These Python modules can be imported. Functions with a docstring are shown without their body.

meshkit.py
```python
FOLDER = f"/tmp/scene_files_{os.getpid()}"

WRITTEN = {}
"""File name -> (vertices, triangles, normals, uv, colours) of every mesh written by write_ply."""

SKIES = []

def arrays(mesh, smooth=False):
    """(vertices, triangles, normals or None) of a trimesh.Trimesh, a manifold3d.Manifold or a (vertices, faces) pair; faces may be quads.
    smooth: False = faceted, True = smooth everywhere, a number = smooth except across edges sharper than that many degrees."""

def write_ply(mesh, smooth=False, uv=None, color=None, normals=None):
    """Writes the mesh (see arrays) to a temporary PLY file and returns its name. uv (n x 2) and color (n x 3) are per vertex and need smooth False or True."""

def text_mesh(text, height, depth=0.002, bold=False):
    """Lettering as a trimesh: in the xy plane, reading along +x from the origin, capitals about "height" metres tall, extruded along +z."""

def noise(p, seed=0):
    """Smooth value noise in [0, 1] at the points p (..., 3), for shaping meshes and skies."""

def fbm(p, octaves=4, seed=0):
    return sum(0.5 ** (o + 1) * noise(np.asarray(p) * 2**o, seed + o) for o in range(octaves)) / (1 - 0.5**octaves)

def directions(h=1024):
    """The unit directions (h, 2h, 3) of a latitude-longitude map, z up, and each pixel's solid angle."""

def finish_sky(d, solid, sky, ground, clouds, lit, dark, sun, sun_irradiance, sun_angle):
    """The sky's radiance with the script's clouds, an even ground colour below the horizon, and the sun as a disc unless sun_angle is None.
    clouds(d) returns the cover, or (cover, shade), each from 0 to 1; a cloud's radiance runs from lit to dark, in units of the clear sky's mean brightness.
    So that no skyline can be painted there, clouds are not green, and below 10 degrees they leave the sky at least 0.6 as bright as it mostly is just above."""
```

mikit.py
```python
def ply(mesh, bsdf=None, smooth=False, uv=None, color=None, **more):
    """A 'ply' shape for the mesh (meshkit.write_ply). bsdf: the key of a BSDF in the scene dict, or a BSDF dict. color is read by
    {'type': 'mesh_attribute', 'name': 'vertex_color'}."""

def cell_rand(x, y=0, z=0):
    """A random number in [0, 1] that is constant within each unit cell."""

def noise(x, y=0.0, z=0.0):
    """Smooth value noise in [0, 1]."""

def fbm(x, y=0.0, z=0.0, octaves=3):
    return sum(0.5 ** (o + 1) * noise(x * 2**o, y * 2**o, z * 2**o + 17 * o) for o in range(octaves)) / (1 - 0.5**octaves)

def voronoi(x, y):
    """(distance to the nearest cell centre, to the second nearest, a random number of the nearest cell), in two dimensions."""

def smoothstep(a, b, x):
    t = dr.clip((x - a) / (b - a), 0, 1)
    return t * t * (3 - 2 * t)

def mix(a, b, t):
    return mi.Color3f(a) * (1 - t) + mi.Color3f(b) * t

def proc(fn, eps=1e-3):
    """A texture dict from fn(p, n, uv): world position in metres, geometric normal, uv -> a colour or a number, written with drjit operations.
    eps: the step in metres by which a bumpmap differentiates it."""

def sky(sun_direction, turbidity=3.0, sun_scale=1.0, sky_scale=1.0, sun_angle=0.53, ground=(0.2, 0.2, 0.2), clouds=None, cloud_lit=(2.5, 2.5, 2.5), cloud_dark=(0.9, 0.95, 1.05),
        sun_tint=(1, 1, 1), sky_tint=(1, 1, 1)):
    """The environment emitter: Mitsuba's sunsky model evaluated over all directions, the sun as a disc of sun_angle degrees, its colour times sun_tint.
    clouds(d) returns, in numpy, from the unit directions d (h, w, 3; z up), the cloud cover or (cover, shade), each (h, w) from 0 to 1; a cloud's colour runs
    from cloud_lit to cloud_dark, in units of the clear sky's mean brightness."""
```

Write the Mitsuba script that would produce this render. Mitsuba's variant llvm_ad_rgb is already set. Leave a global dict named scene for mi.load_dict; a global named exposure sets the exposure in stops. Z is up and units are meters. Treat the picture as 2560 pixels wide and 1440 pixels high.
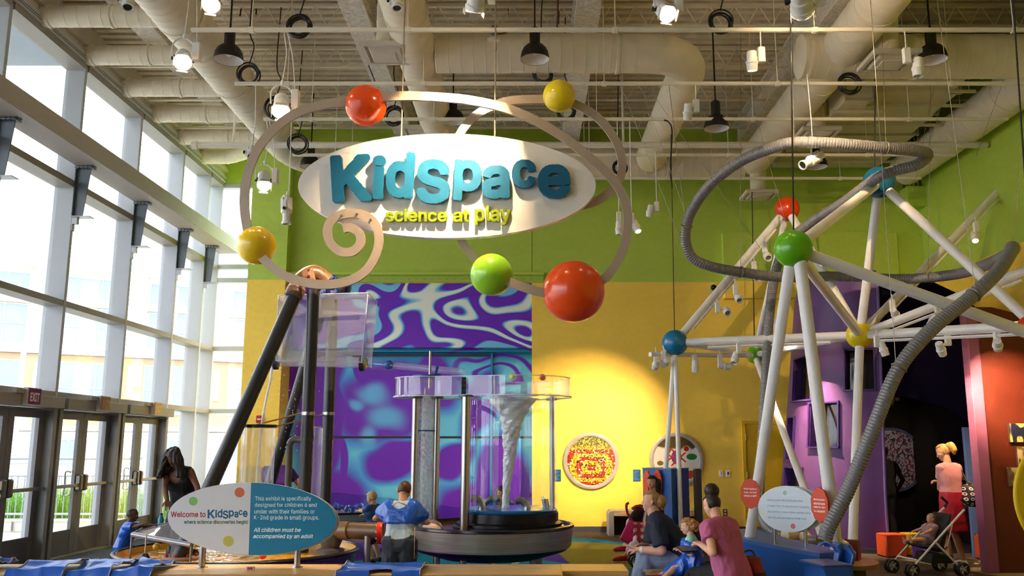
import math, random
import numpy as np, trimesh, drjit as dr
import mitsuba as mi
import manifold3d as m3
import shapely.geometry as sg
from shapely import affinity, union_all
import mikit, meshkit
from mikit import noise, fbm, smoothstep, mix, proc

T = mi.ScalarTransform4f
scene, labels = {}, {}

# ------------------------------------------------------------------ camera, sky, light, exposure
F_PX, PITCH, CAM_H, VPX = 2210.0, math.atan(393 / 2210.0), 1.6, 1322.0
SP, CP = math.sin(PITCH), math.cos(PITCH)
scene['camera'] = {'type': 'perspective', 'fov': math.degrees(2 * math.atan(1280 / F_PX)), 'fov_axis': 'x', 'near_clip': 0.05, 'far_clip': 500.0,
                   'principal_point_offset_x': (1280 - VPX) / 2560.0,
                   'to_world': T().look_at(origin=[0, 0, CAM_H], target=[0, CP, CAM_H + SP], up=[0, 0, 1])}
exposure = 4.7
scene['sky'] = mikit.sky([-0.75, 0.25, 0.6], turbidity=4.0, sun_scale=0.0, sky_scale=1.0, clouds=lambda d: (np.ones(d.shape[:2]), 0.15 + 0.2 * meshkit.fbm(d * 2.5, 3)),
                         cloud_lit=(2.3, 2.35, 2.5), cloud_dark=(1.7, 1.8, 2.0), ground=(0.3, 0.3, 0.3))


def P(u, v, Y):
    """The point at distance Y into the hall seen at photograph pixel (u, v): used to read measurements off the photograph."""
    a, b = (u - VPX) / F_PX, (720 - v) / F_PX
    return np.array([a, CP - SP * b, SP + CP * b]) * (Y / (CP - SP * b)) + [0, 0, CAM_H]


def px(n, Y):
    return n * Y / F_PX


# ------------------------------------------------------------------ materials
def lin(c):
    c = np.array([int(c[i:i + 2], 16) for i in (1, 3, 5)]) / 255.0 if isinstance(c, str) else np.array(c) / 255.0
    return [float(x) for x in np.where(c <= 0.04045, c / 12.92, ((c + 0.055) / 1.055) ** 2.4)]


def rgb(c):
    return {'type': 'rgb', 'value': lin(c)}


def L(c):
    return mi.Color3f(*lin(c))


MATS = {}


def M(c, rough=0.5, metal=0.0, spec=0.5, coat=0.0):
    """The key of a plain principled material of this sRGB colour."""
    k = (str(c), rough, metal, spec, coat)
    if k not in MATS:
        MATS[k] = f'material_{len(MATS)}'
        d = {'type': 'principled', 'base_color': rgb(c), 'roughness': rough, 'metallic': metal, 'specular': spec}
        if coat:
            d.update(clearcoat=coat, clearcoat_gloss=0.95)
        scene[MATS[k]] = {'type': 'twosided', 'b': d}
    return MATS[k]


def MP(name, fn, rough=0.6, metal=0.0, spec=0.4, bump=None, bscale=0.003):
    d = {'type': 'principled', 'base_color': proc(fn), 'roughness': rough, 'metallic': metal, 'specular': spec}
    if bump:
        d = {'type': 'bumpmap', 'arbitrary': proc(bump, 2e-3), 'scale': bscale, 'b': d}
    scene[name] = {'type': 'twosided', 'b': d}
    return name


scene['pane_glass'] = {'type': 'thindielectric', 'int_ior': 1.35, 'specular_transmittance': {'type': 'rgb', 'value': [0.93, 0.96, 0.96]}}
scene['acrylic'] = {'type': 'thindielectric', 'int_ior': 1.35, 'specular_transmittance': {'type': 'rgb', 'value': [0.96, 0.98, 1.0]}}
scene['water_clear'] = {'type': 'thindielectric', 'int_ior': 1.33}
scene['frosted'] = {'type': 'blendbsdf', 'weight': 0.86, 'a': {'type': 'twosided', 'b': {'type': 'diffuse', 'reflectance': {'type': 'rgb', 'value': [0.75, 0.8, 0.9]}}},
                    'b': {'type': 'thindielectric', 'int_ior': 1.35}}
scene['splash'] = {'type': 'blendbsdf', 'weight': 0.45, 'a': {'type': 'twosided', 'b': {'type': 'principled', 'base_color': {'type': 'rgb', 'value': [0.82, 0.85, 0.9]}, 'roughness': 0.3}},
                   'b': {'type': 'thindielectric', 'int_ior': 1.33}}
STEEL = M('#b4b2ae', 0.28, 1.0)
STEEL2 = M('#8e8c88', 0.4, 1.0)
WHITE = M('#dcdcd8', 0.45)
IVORY = M('#e0d8c4', 0.55)
BLACK = M('#141416', 0.45)
DARK = M('#26262a', 0.6)


# ------------------------------------------------------------------ meshes
def cat(*ms):
    ms = [m for x in ms for m in (x if isinstance(x, (list, tuple)) else [x])]
    return ms[0] if len(ms) == 1 else trimesh.util.concatenate(ms)


def tm(man):
    m = man.to_mesh()
    return trimesh.Trimesh(m.vert_properties[:, :3], m.tri_verts, process=False)


def man(mesh):
    return m3.Manifold(m3.Mesh(np.asarray(mesh.vertices, np.float32), np.asarray(mesh.faces, np.uint32)))


def box(x0, x1, y0, y1, z0, z1, c=0.0):
    x0, x1, y0, y1, z0, z1 = min(x0, x1), max(x0, x1), min(y0, y1), max(y0, y1), min(z0, z1), max(z0, z1)
    c = min(c, 0.45 * (x1 - x0), 0.45 * (y1 - y0), 0.45 * (z1 - z0))
    if c <= 0:
        return trimesh.creation.box(bounds=[[x0, y0, z0], [x1, y1, z1]])
    pts = []
    for a in range(3):
        lo, hi = np.array([x0, y0, z0]) + c, np.array([x1, y1, z1]) - c
        lo[a] -= c
        hi[a] += c
        pts += [[(lo, hi)[i][0], (lo, hi)[j][1], (lo, hi)[k][2]] for i in (0, 1) for j in (0, 1) for k in (0, 1)]
    return tm(m3.Manifold.hull_points(np.array(pts)))


def moved(mesh, m):
    mesh = mesh.copy()
    mesh.apply_transform(m)
    return mesh


def mat4(R=None, t=(0, 0, 0)):
    m = np.eye(4)
    if R is not None:
        m[:3, :3] = R
    m[:3, 3] = t
    return m


def rot(axis, deg):
    return trimesh.transformations.rotation_matrix(math.radians(deg), axis)[:3, :3]


def frame_of(d):
    d = np.asarray(d, float) / np.linalg.norm(d)
    a = np.cross([0, 0, 1.0] if abs(d[2]) < 0.95 else [1.0, 0, 0], d)
    a /= np.linalg.norm(a)
    return np.column_stack([a, np.cross(d, a), d])


def tube(path, r, sides=10, caps=True, closed=False):
    """A round tube along the points of path; r is one radius or one per point."""
    p = np.asarray(path, float)
    n = len(p)
    r = np.broadcast_to(np.asarray(r, float), (n,))
    t = np.roll(p, -1, 0) - np.roll(p, 1, 0) if closed else np.gradient(p, axis=0)
    t /= np.linalg.norm(t, axis=1, keepdims=True) + 1e-12
    fr = frame_of(t[0])
    a = fr[:, 0]
    rings = []
    ang = np.arange(sides) * 2 * np.pi / sides
    for i in range(n):
        a = a - t[i] * a.dot(t[i])
        a /= np.linalg.norm(a)
        b = np.cross(t[i], a)
        rings.append(p[i] + r[i] * (np.cos(ang)[:, None] * a + np.sin(ang)[:, None] * b))
    v = np.vstack(rings)
    m = n if closed else n - 1
    i, j = np.meshgrid(np.arange(m), np.arange(sides), indexing='ij')
    k, i2 = (j + 1) % sides, (i + 1) % n
    f = np.stack([i * sides + j, i * sides + k, i2 * sides + k, i2 * sides + j], -1).reshape(-1, 4)
    f = np.vstack([f[:, [0, 1, 2]], f[:, [0, 2, 3]]])
    if caps and not closed:
        c0, c1 = len(v), len(v) + 1
        v = np.vstack([v, p[0], p[-1]])
        j = np.arange(sides)
        f = np.vstack([f, np.stack([j * 0 + c0, (j + 1) % sides, j], 1), np.stack([j * 0 + c1, (n - 1) * sides + j, (n - 1) * sides + (j + 1) % sides], 1)])
    return trimesh.Trimesh(v, f, process=False)


def rod(a, b, r, sides=12, r2=None):
    return tube([a, b], [r, r if r2 is None else r2], sides)


def lathe(profile, segs=32, axis=None, at=(0, 0, 0), ang=2 * math.pi):
    """A surface of revolution of (radius, height) points about z, then turned so that z lies along axis."""
    pr = np.asarray(profile, float)
    n = len(pr)
    full = abs(ang - 2 * math.pi) < 1e-6
    a = np.arange(segs + (0 if full else 1)) * ang / segs
    v = np.stack([np.outer(np.cos(a), pr[:, 0]), np.outer(np.sin(a), pr[:, 0]), np.broadcast_to(pr[:, 1], (len(a), n))], -1).reshape(-1, 3)
    i, j = np.meshgrid(np.arange(segs), np.arange(n - 1), indexing='ij')
    i2 = (i + 1) % len(a)
    f = np.stack([i * n + j, i2 * n + j, i2 * n + j + 1, i * n + j + 1], -1).reshape(-1, 4)
    f = np.vstack([f[:, [0, 1, 2]], f[:, [0, 2, 3]]])
    m = trimesh.Trimesh(v, f, process=False)
    m.merge_vertices(digits_vertex=7)
    m.update_faces(m.nondegenerate_faces())
    return moved(m, mat4(frame_of(axis) if axis is not None else None, at))


def ball(c, r, sub=3, s=(1, 1, 1)):
    m = trimesh.creation.icosphere(sub, 1.0)
    m.apply_transform(mat4(np.diag(np.array(s, float) * r), c))
    return m


def spline(pts, n=8, closed=False):
    """Catmull-Rom curve through the points."""
    p = np.asarray(pts, float)
    q = np.vstack([p[-1], p, p[0], p[1]]) if closed else np.vstack([2 * p[0] - p[1], p, 2 * p[-1] - p[-2]])
    out = []
    for i in range(len(q) - 3):
        a, b, c, d = q[i:i + 4]
        t = np.linspace(0, 1, n, endpoint=False)[:, None]
        out.append(0.5 * (2 * b + (c - a) * t + (2 * a - 5 * b + 4 * c - d) * t ** 2 + (3 * b - a - 3 * c + d) * t ** 3))
    out = np.vstack(out)
    return out if closed else np.vstack([out, p[-1]])


def extrude(poly, h, z0=0.0):
    gs = [g for g in getattr(poly, 'geoms', [poly]) if g.area > 1e-9]
    m = cat([trimesh.creation.extrude_polygon(g, h, engine='earcut') for g in gs])
    m.apply_translation([0, 0, z0])
    return m


FACE = np.column_stack([[1, 0, 0], [0, 0, 1], [0, -1, 0]]).astype(float)   # a flat drawing (x right, y up, z out) stood up to face the viewer's side (-y)


def upright(mesh, at, yaw=0.0, tilt=0.0):
    return moved(mesh, mat4(rot([0, 0, 1], yaw) @ rot([1, 0, 0], tilt) @ FACE, at))


def ellipse(a, b, n=64, cx=0, cy=0, deg=0):
    t = np.arange(n) * 2 * np.pi / n
    return affinity.translate(affinity.rotate(sg.Polygon(np.column_stack([a * np.cos(t), b * np.sin(t)])), deg, origin=(0, 0)), cx, cy)


def glyph(text, grow=0.0, h=1.0):
    """Flat outline of the lettering, as a shapely shape with capitals h tall."""
    m = meshkit.text_mesh(text, h, depth=0.1, bold=True)
    f = m.faces[(m.face_normals[:, 2] > 0.9)]
    return union_all([sg.Polygon(m.vertices[t][:, :2]) for t in f]).buffer(0.004 * h).buffer(grow * h, join_style='mitre', mitre_limit=2.0)


def fit(shape, x0, y0, x1, y1):
    a, b, c, d = shape.bounds
    s = affinity.scale(shape, (x1 - x0) / (c - a), (y1 - y0) / (d - b), origin=(a, b))
    return affinity.translate(s, x0 - a, y0 - b)


# ------------------------------------------------------------------ the scene's objects
USED = set()


def numbered(base):
    key, n = base, 0
    while key in USED:
        n += 1
        key = f'{base}_{n:03d}'
    USED.add(key)
    return key


def tag(key, label=None, category=None, group=None, kind=None):
    d = {k: v for k, v in (('label', label), ('category', category), ('group', group), ('kind', kind)) if v}
    if d:
        labels[key] = d
    return key


def thing(name, label, category, group=None):
    return tag(numbered(name), label, category, group)


def add(name, mesh, m, parent=None, label=None, category=None, group=None, kind=None, smooth=32, **kw):
    key = numbered(f'{parent}__{name}' if parent else name)
    scene[key] = mikit.ply(mesh, m, smooth, **kw)
    return tag(key, label, category, group, kind)


def struct(name, mesh, m, parent=None, **kw):
    return add(name, mesh, m, parent, kind=None if parent else 'structure', **kw)


class Proto:
    """The parts of one kind of thing, in its own coordinates; put() adds a copy as a thing of its own."""

    def __init__(self):
        self.parts = []

    def part(self, name, mesh, m, smooth=32, label=None):
        self.parts.append((name, mikit.ply(mesh, m, smooth) if mesh is not None else None, label))
        return self

    def put(self, name, matrix, label, category, group=None, skip=()):
        key = thing(name, label, category, group)
        for n, d, lab in self.parts:
            if n not in skip:
                k = numbered(f'{key}__{n}')
                scene[k] = {**d, 'to_world': T(np.asarray(matrix, float))}
                tag(k, lab)
        return key


# ------------------------------------------------------------------ the hall
XL, XR, YR, ZC, ZB = -6.9, 7.8, 17.1, 7.95, 4.76


def floor_colour(p, n, uv):
    x, y = p.x, p.y
    w = 0.25 * (fbm(x * 0.6, y * 0.6, 3.0) - 0.5)
    base = L('#4a4038')
    base = mix(base, L('#3c4242'), smoothstep(-2.9, -3.3, x + w))
    # teal and purple swirl in front of the painted door
    s = dr.sin(x * 2.1 + 2.0 * dr.sin(y * 0.9 + 1.0)) + dr.cos(y * 1.3 + dr.sin(x * 1.3))
    tp = mix(L('#14788e'), L('#4a2a86'), smoothstep(0.35, 0.6, s))
    inw = smoothstep(2.75, 2.6, dr.sqrt(dr.square((x + 0.7) * 0.95) + dr.square((y - 12.6) * 0.62)))
    base = mix(base, tp, inw)
    # olive arc, grey-blue fan and brown field to the right
    d = dr.sqrt(dr.square(x - 0.2) + dr.square((y - 13.6) * 1.0))
    base = mix(base, L('#7c7428'), smoothstep(1.2, 1.25, x + 0.1 * y - 0.6) * smoothstep(1.75 + 0, 1.6, dr.abs(d - 0.2)) * smoothstep(0.0, 0.1, y - 9.6))
    base = mix(base, L('#565e74'), smoothstep(0.6, 0.7, x) * smoothstep(2.05, 1.95, dr.sqrt(dr.square(x - 0.2) + dr.square(y - 10.1))))
    base = mix(base, L('#8a7c58'), smoothstep(15.35, 15.45, y - 0.22 * (x - 1.5)) * smoothstep(1.6, 1.75, x + 0.2 * (y - 16)))
    base = mix(base, L('#6a4028'), smoothstep(16.45, 16.5, y) * smoothstep(1.4, 1.45, x) * smoothstep(3.0, 2.95, x))
    base = mix(base, L('#8a7a58'), smoothstep(5.6, 5.7, x + 0.35 * (y - 12)) * smoothstep(13.6, 13.5, y + 0.1 * x))
    return base * (0.85 + 0.3 * noise(x * 90, y * 90))


MP('carpet', floor_colour, 0.85, spec=0.15)
struct('floor', box(XL - 0.2, 9.5, -4.2, 19.2, -0.2, 0.0), 'carpet')


def wall_colour(p, n, uv):
    c = mix(L('#f7d252'), L('#b2cb50'), smoothstep(-0.006, 0.006, p.z - ZB))
    return c * (0.97 + 0.06 * noise(p.x * 14, p.y * 14, p.z * 14))


MP('wall_paint', wall_colour, 0.55, spec=0.35)
# rear wall: right of the painted door, above it, and the pier beside the glass
PX0, PX1 = -5.46, -4.72
struct('wall_rear', cat(box(0.06, XR + 0.3, YR, YR + 0.6, 0, ZC + 0.1), box(PX1, 0.06, YR, YR + 0.6, ZB - 0.02, ZC + 0.1)), 'wall_paint', smooth=False)
struct('wall_pier', box(PX0, PX1, 16.86, 19.2, 0, ZC + 0.1), 'wall_paint', smooth=False)
struct('wall_right', box(XR, XR + 0.3, -4, YR, 0, ZC + 0.1), 'wall_paint', smooth=False)
struct('wall_back', box(XL - 0.2, 9.5, -4.3, -4.0, 0, ZC + 0.1), M('#7a746a', 0.8), smooth=False)
struct('baseboard_rear', box(0.06, XR, YR - 0.02, YR, 0, 0.1), M('#45484e', 0.6))
# fine joint in the rear wall and the ledge over the painted door
struct('trim_1', box(0.055, 0.065, YR - 0.006, YR, ZB, 6.0), M('#5f7418', 0.6))
k = struct('trim_2', box(-4.7, 0.3, YR - 0.14, YR, 4.88, 4.94, 0.005), M('#b0c94c', 0.5))
add('face_strip', box(-4.7, 0.29, YR - 0.05, YR, 4.75, 4.88), M('#a4be44', 0.5), k)
for i in range(33):
    add('screw', rod((-4.6 + i * 0.15, YR - 0.056, 4.81), (-4.6 + i * 0.15, YR - 0.048, 4.81), 0.008, 6), M('#5f7418', 0.6), k)
# raised panel right of centre, painted like the wall behind it
a, b = P(1806, 580, YR - 0.12), P(2254, 745, YR - 0.12)
struct('wall_panel', box(a[0], b[0], YR - 0.12, YR, b[2], a[2], 0.004), 'wall_paint', smooth=False)

# ceiling: ribbed steel deck, sprayed beams along the hall, joists
n = 48
ys = np.linspace(8.0, 17.6, n * 4 + 1)[:n * 4]
ys = ys + np.tile([0, 0.06, -.03, .03], n)
zs = ZC + 0.075 * np.tile([0, 0, 1, 1], n)
top = np.column_stack([np.concatenate([ys, ys[::-1]]), np.concatenate([zs, np.full(n * 4, ZC + 0.3)])])
deck = extrude(sg.Polygon(top), 15.2)
deck.apply_transform(mat4(np.column_stack([[0, 1, 0], [0, 0, 1], [1, 0, 0]]).astype(float), (XL - 0.2, 0, 0)))
DECK = MP('deck_paint', lambda p, n, uv: L('#d6cab0') * (0.7 + 0.5 * fbm(p.x * 7, p.y * 7, p.z * 7)), 0.8, spec=0.2)
struct('ceiling', cat(deck, box(XL - 0.2, 9.5, -4.3, 8.0, ZC + 0.06, ZC + 0.3), box(XL - 0.2, 9.5, 17.5, 19.4, ZC + 0.06, ZC + 0.3)), DECK, smooth=False)
SPRAY = MP('sprayed_coat', lambda p, n, uv: L('#e2dccf') * (0.65 + 0.6 * fbm(p.x * 30, p.y * 30, p.z * 30)), 0.9, spec=0.1)
for x in (-5.75, -2.39, 0.81, 4.27):
    zb = ZC - (0.52 if x > -5 else 0.24)
    m = cat(box(x - 0.17, x + 0.17, 5.0, 17.05, zb, zb + .05), box(x - 0.06, x + 0.06, 5.0, 17.05, zb + .05, ZC - 0.05), box(x - 0.17, x + 0.17, 5.0, 17.05, ZC - 0.05, ZC))
    v, f = trimesh.remesh.subdivide_to_size(m.vertices, m.faces, 0.35)
    v = v + 0.022 * (np.stack([meshkit.noise(v * 6 + q) for q in (0, 50, 90)], -1) - 0.5)
    add('roof_beam', trimesh.Trimesh(v, f), SPRAY, None, kind='structure', smooth=False)
for y in (10.6, 12.0, 13.4, 14.8, 16.2):
    m = [box(XL, XR, y - 0.03, y + 0.03, ZC - 0.05, ZC), box(XL, XR, y - 0.02, y + 0.02, ZC - 0.36, ZC - 0.33)]
    for i in range(40):
        x = XL + 0.36 * i
        m.append(rod((x, y, ZC - 0.34), (x + 0.18, y, ZC - 0.02), 0.009, 4))
        m.append(rod((x + 0.18, y, ZC - 0.02), (x + 0.36, y, ZC - 0.34), 0.009, 4))
    add('roof_joist', cat(m), IVORY, None, kind='structure', smooth=False)

# ------------------------------------------------------------------ glazed wall on the left
ALU = M('#a9adb2', 0.5, 0.0, 0.5)
ALUD = M('#8d8a82', 0.5, 0.0, 0.5)
MY = [-3.9, -1.2, 0.9, 2.9, 4.9, 6.9, 8.85, 10.8, 12.8, 14.8, 16.75, 18.2, 19.0]
XG, XF = -7.05, -6.8
D0 = MY.index(10.8)
key = struct('wall_left', box(XG - 0.1, XF, -4.0, 19.0, -0.01, 0.011), M('#8d8a82', 0.6), smooth=False)
for y in MY:
    add('mullion', box(XG - 0.05, XF, y - 0.035, y + 0.035, 0, 7.34, 0.003), ALU, key, smooth=False)
for z0, z1, x1 in ((2.27, 2.36, XF + 0.0), (3.6, 3.69, XF), (5.4, 5.5, XF), (7.26, 7.36, XF + 0.03)):
    for i in range(len(MY) - 1):
        add('transom', box(XG - 0.04, x1 - 0.004, MY[i] + 0.035, MY[i + 1] - 0.035, z0, z1, 0.003), ALUD, key, smooth=False)
for i in range(len(MY) - 1):
    if not D0 <= i <= D0 + 2:
        add('sill', box(XG - 0.04, XF - 0.01, MY[i] + 0.035, MY[i + 1] - 0.035, 0, 0.12), ALUD, key, smooth=False)
# above the glass: head trim with two dark slots, fascia up to the deck
k = struct('trim_3', cat(box(XG - 0.1, XF + 0.06, -4, 19.0, 7.36, 7.385), box(XG - 0.1, XF + 0.06, -4, 19.0, 7.40, 7.415), box(XG - 0.1, XF + 0.06, -4, 19.0, 7.43, 7.5)), M('#b9b9b6', 0.5), smooth=False)
add('slot', box(XG, XF + 0.04, -4, 19.0, 7.38, 7.44), M('#1a1d24', 0.7), k, smooth=False)
struct('wall_left_fascia', cat(box(XG - 0.2, XF + 0.02, -4, 19.2, 7.5, ZC + 0.1), box(XF + 0.02, XF + 0.09, -4, 19.0, 7.60, 7.68)), M('#c2bba8', 0.7), smooth=False)
n = 0
ROWS = [(0.12, 2.27), (2.36, 3.6), (3.69, 5.4), (5.5, 7.26)]
for i in range(len(MY) - 1):
    for r, (z0, z1) in enumerate(ROWS):
        if r == 0 and D0 <= i <= D0 + 2:
            continue
        n += 1
        struct(f'window_{n}', trimesh.Trimesh([[XG, MY[i] + .035, z0], [XG, MY[i + 1] - .035, z0], [XG, MY[i + 1] - .035, z1], [XG, MY[i] + .035, z1]], [[0, 1, 2], [0, 2, 3]]), 'pane_glass', smooth=False)
# short glazed return behind the pier
k = struct('wall_return', box(XG, PX0, 19.0, 19.2, 7.34, ZC + 0.1), 'wall_paint', smooth=False)
for z0, z1 in ((0, 0.12), (2.27, 2.36), (3.6, 3.7), (5.1, 5.2), (5.4, 5.5), (7.24, 7.34)):
    add('transom', box(XG, PX0, 18.98, 19.14, z0, z1), ALU, k, smooth=False)
for z0, z1 in ((0.12, 2.27), (2.36, 3.6), (3.7, 5.4), (5.5, 7.24)):
    n += 1
    struct(f'window_{n}', trimesh.Trimesh([[XG, 19.1, z0], [PX0, 19.1, z0], [PX0, 19.1, z1], [XG, 19.1, z1]], [[0, 1, 2], [0, 2, 3]]), 'pane_glass', smooth=False)
# steel wind beam with hangers
BEAM = M('#a8a29a', 0.55)
key = struct('wall_beam', box(-6.82, -6.38, -4, 19.0, 5.74, 6.02, 0.01), BEAM, smooth=False)
for y in MY[D0 - 1:D0 + 5]:
    sh = sg.Polygon([(-6.79, 4.95), (-6.66, 4.95), (-6.59, 5.7), (-6.79, 5.7)])
    b = extrude(sh, 0.014)
    b.apply_transform(mat4(np.column_stack([[1, 0, 0], [0, 0, 1], [0, -1, 0]]).astype(float), (0, y + 0.007, 0)))
    h = add('hanger', cat(b, box(-6.8, -6.79, y - 0.06, y + 0.06, 4.95, 5.7), box(-6.81, -6.55, y - 0.07, y + 0.07, 5.7, 5.715), box(-6.81, -6.55, y - 0.07, y + 0.07, 5.728, 5.742)), M('#5e666c', 0.45, 0.3), key, smooth=False)
    add('shelf_plate', cat(box(-6.8, -6.52, y - 0.08, y + 0.08, 4.94, 4.952), box(-6.8, -6.72, y - 0.03, y + 0.03, 4.84, 4.94), box(-6.81, -6.79, y - 0.03, y + 0.05, 4.74, 5.0)), M('#9a9c9e', 0.4, 0.5), h, smooth=False)
    for q in range(4):
        add('bolt', rod((-6.77 + q * 0.06, y - 0.05, 5.69), (-6.77 + q * 0.06, y - 0.05, 5.745), 0.014, 6), STEEL, h)

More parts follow.
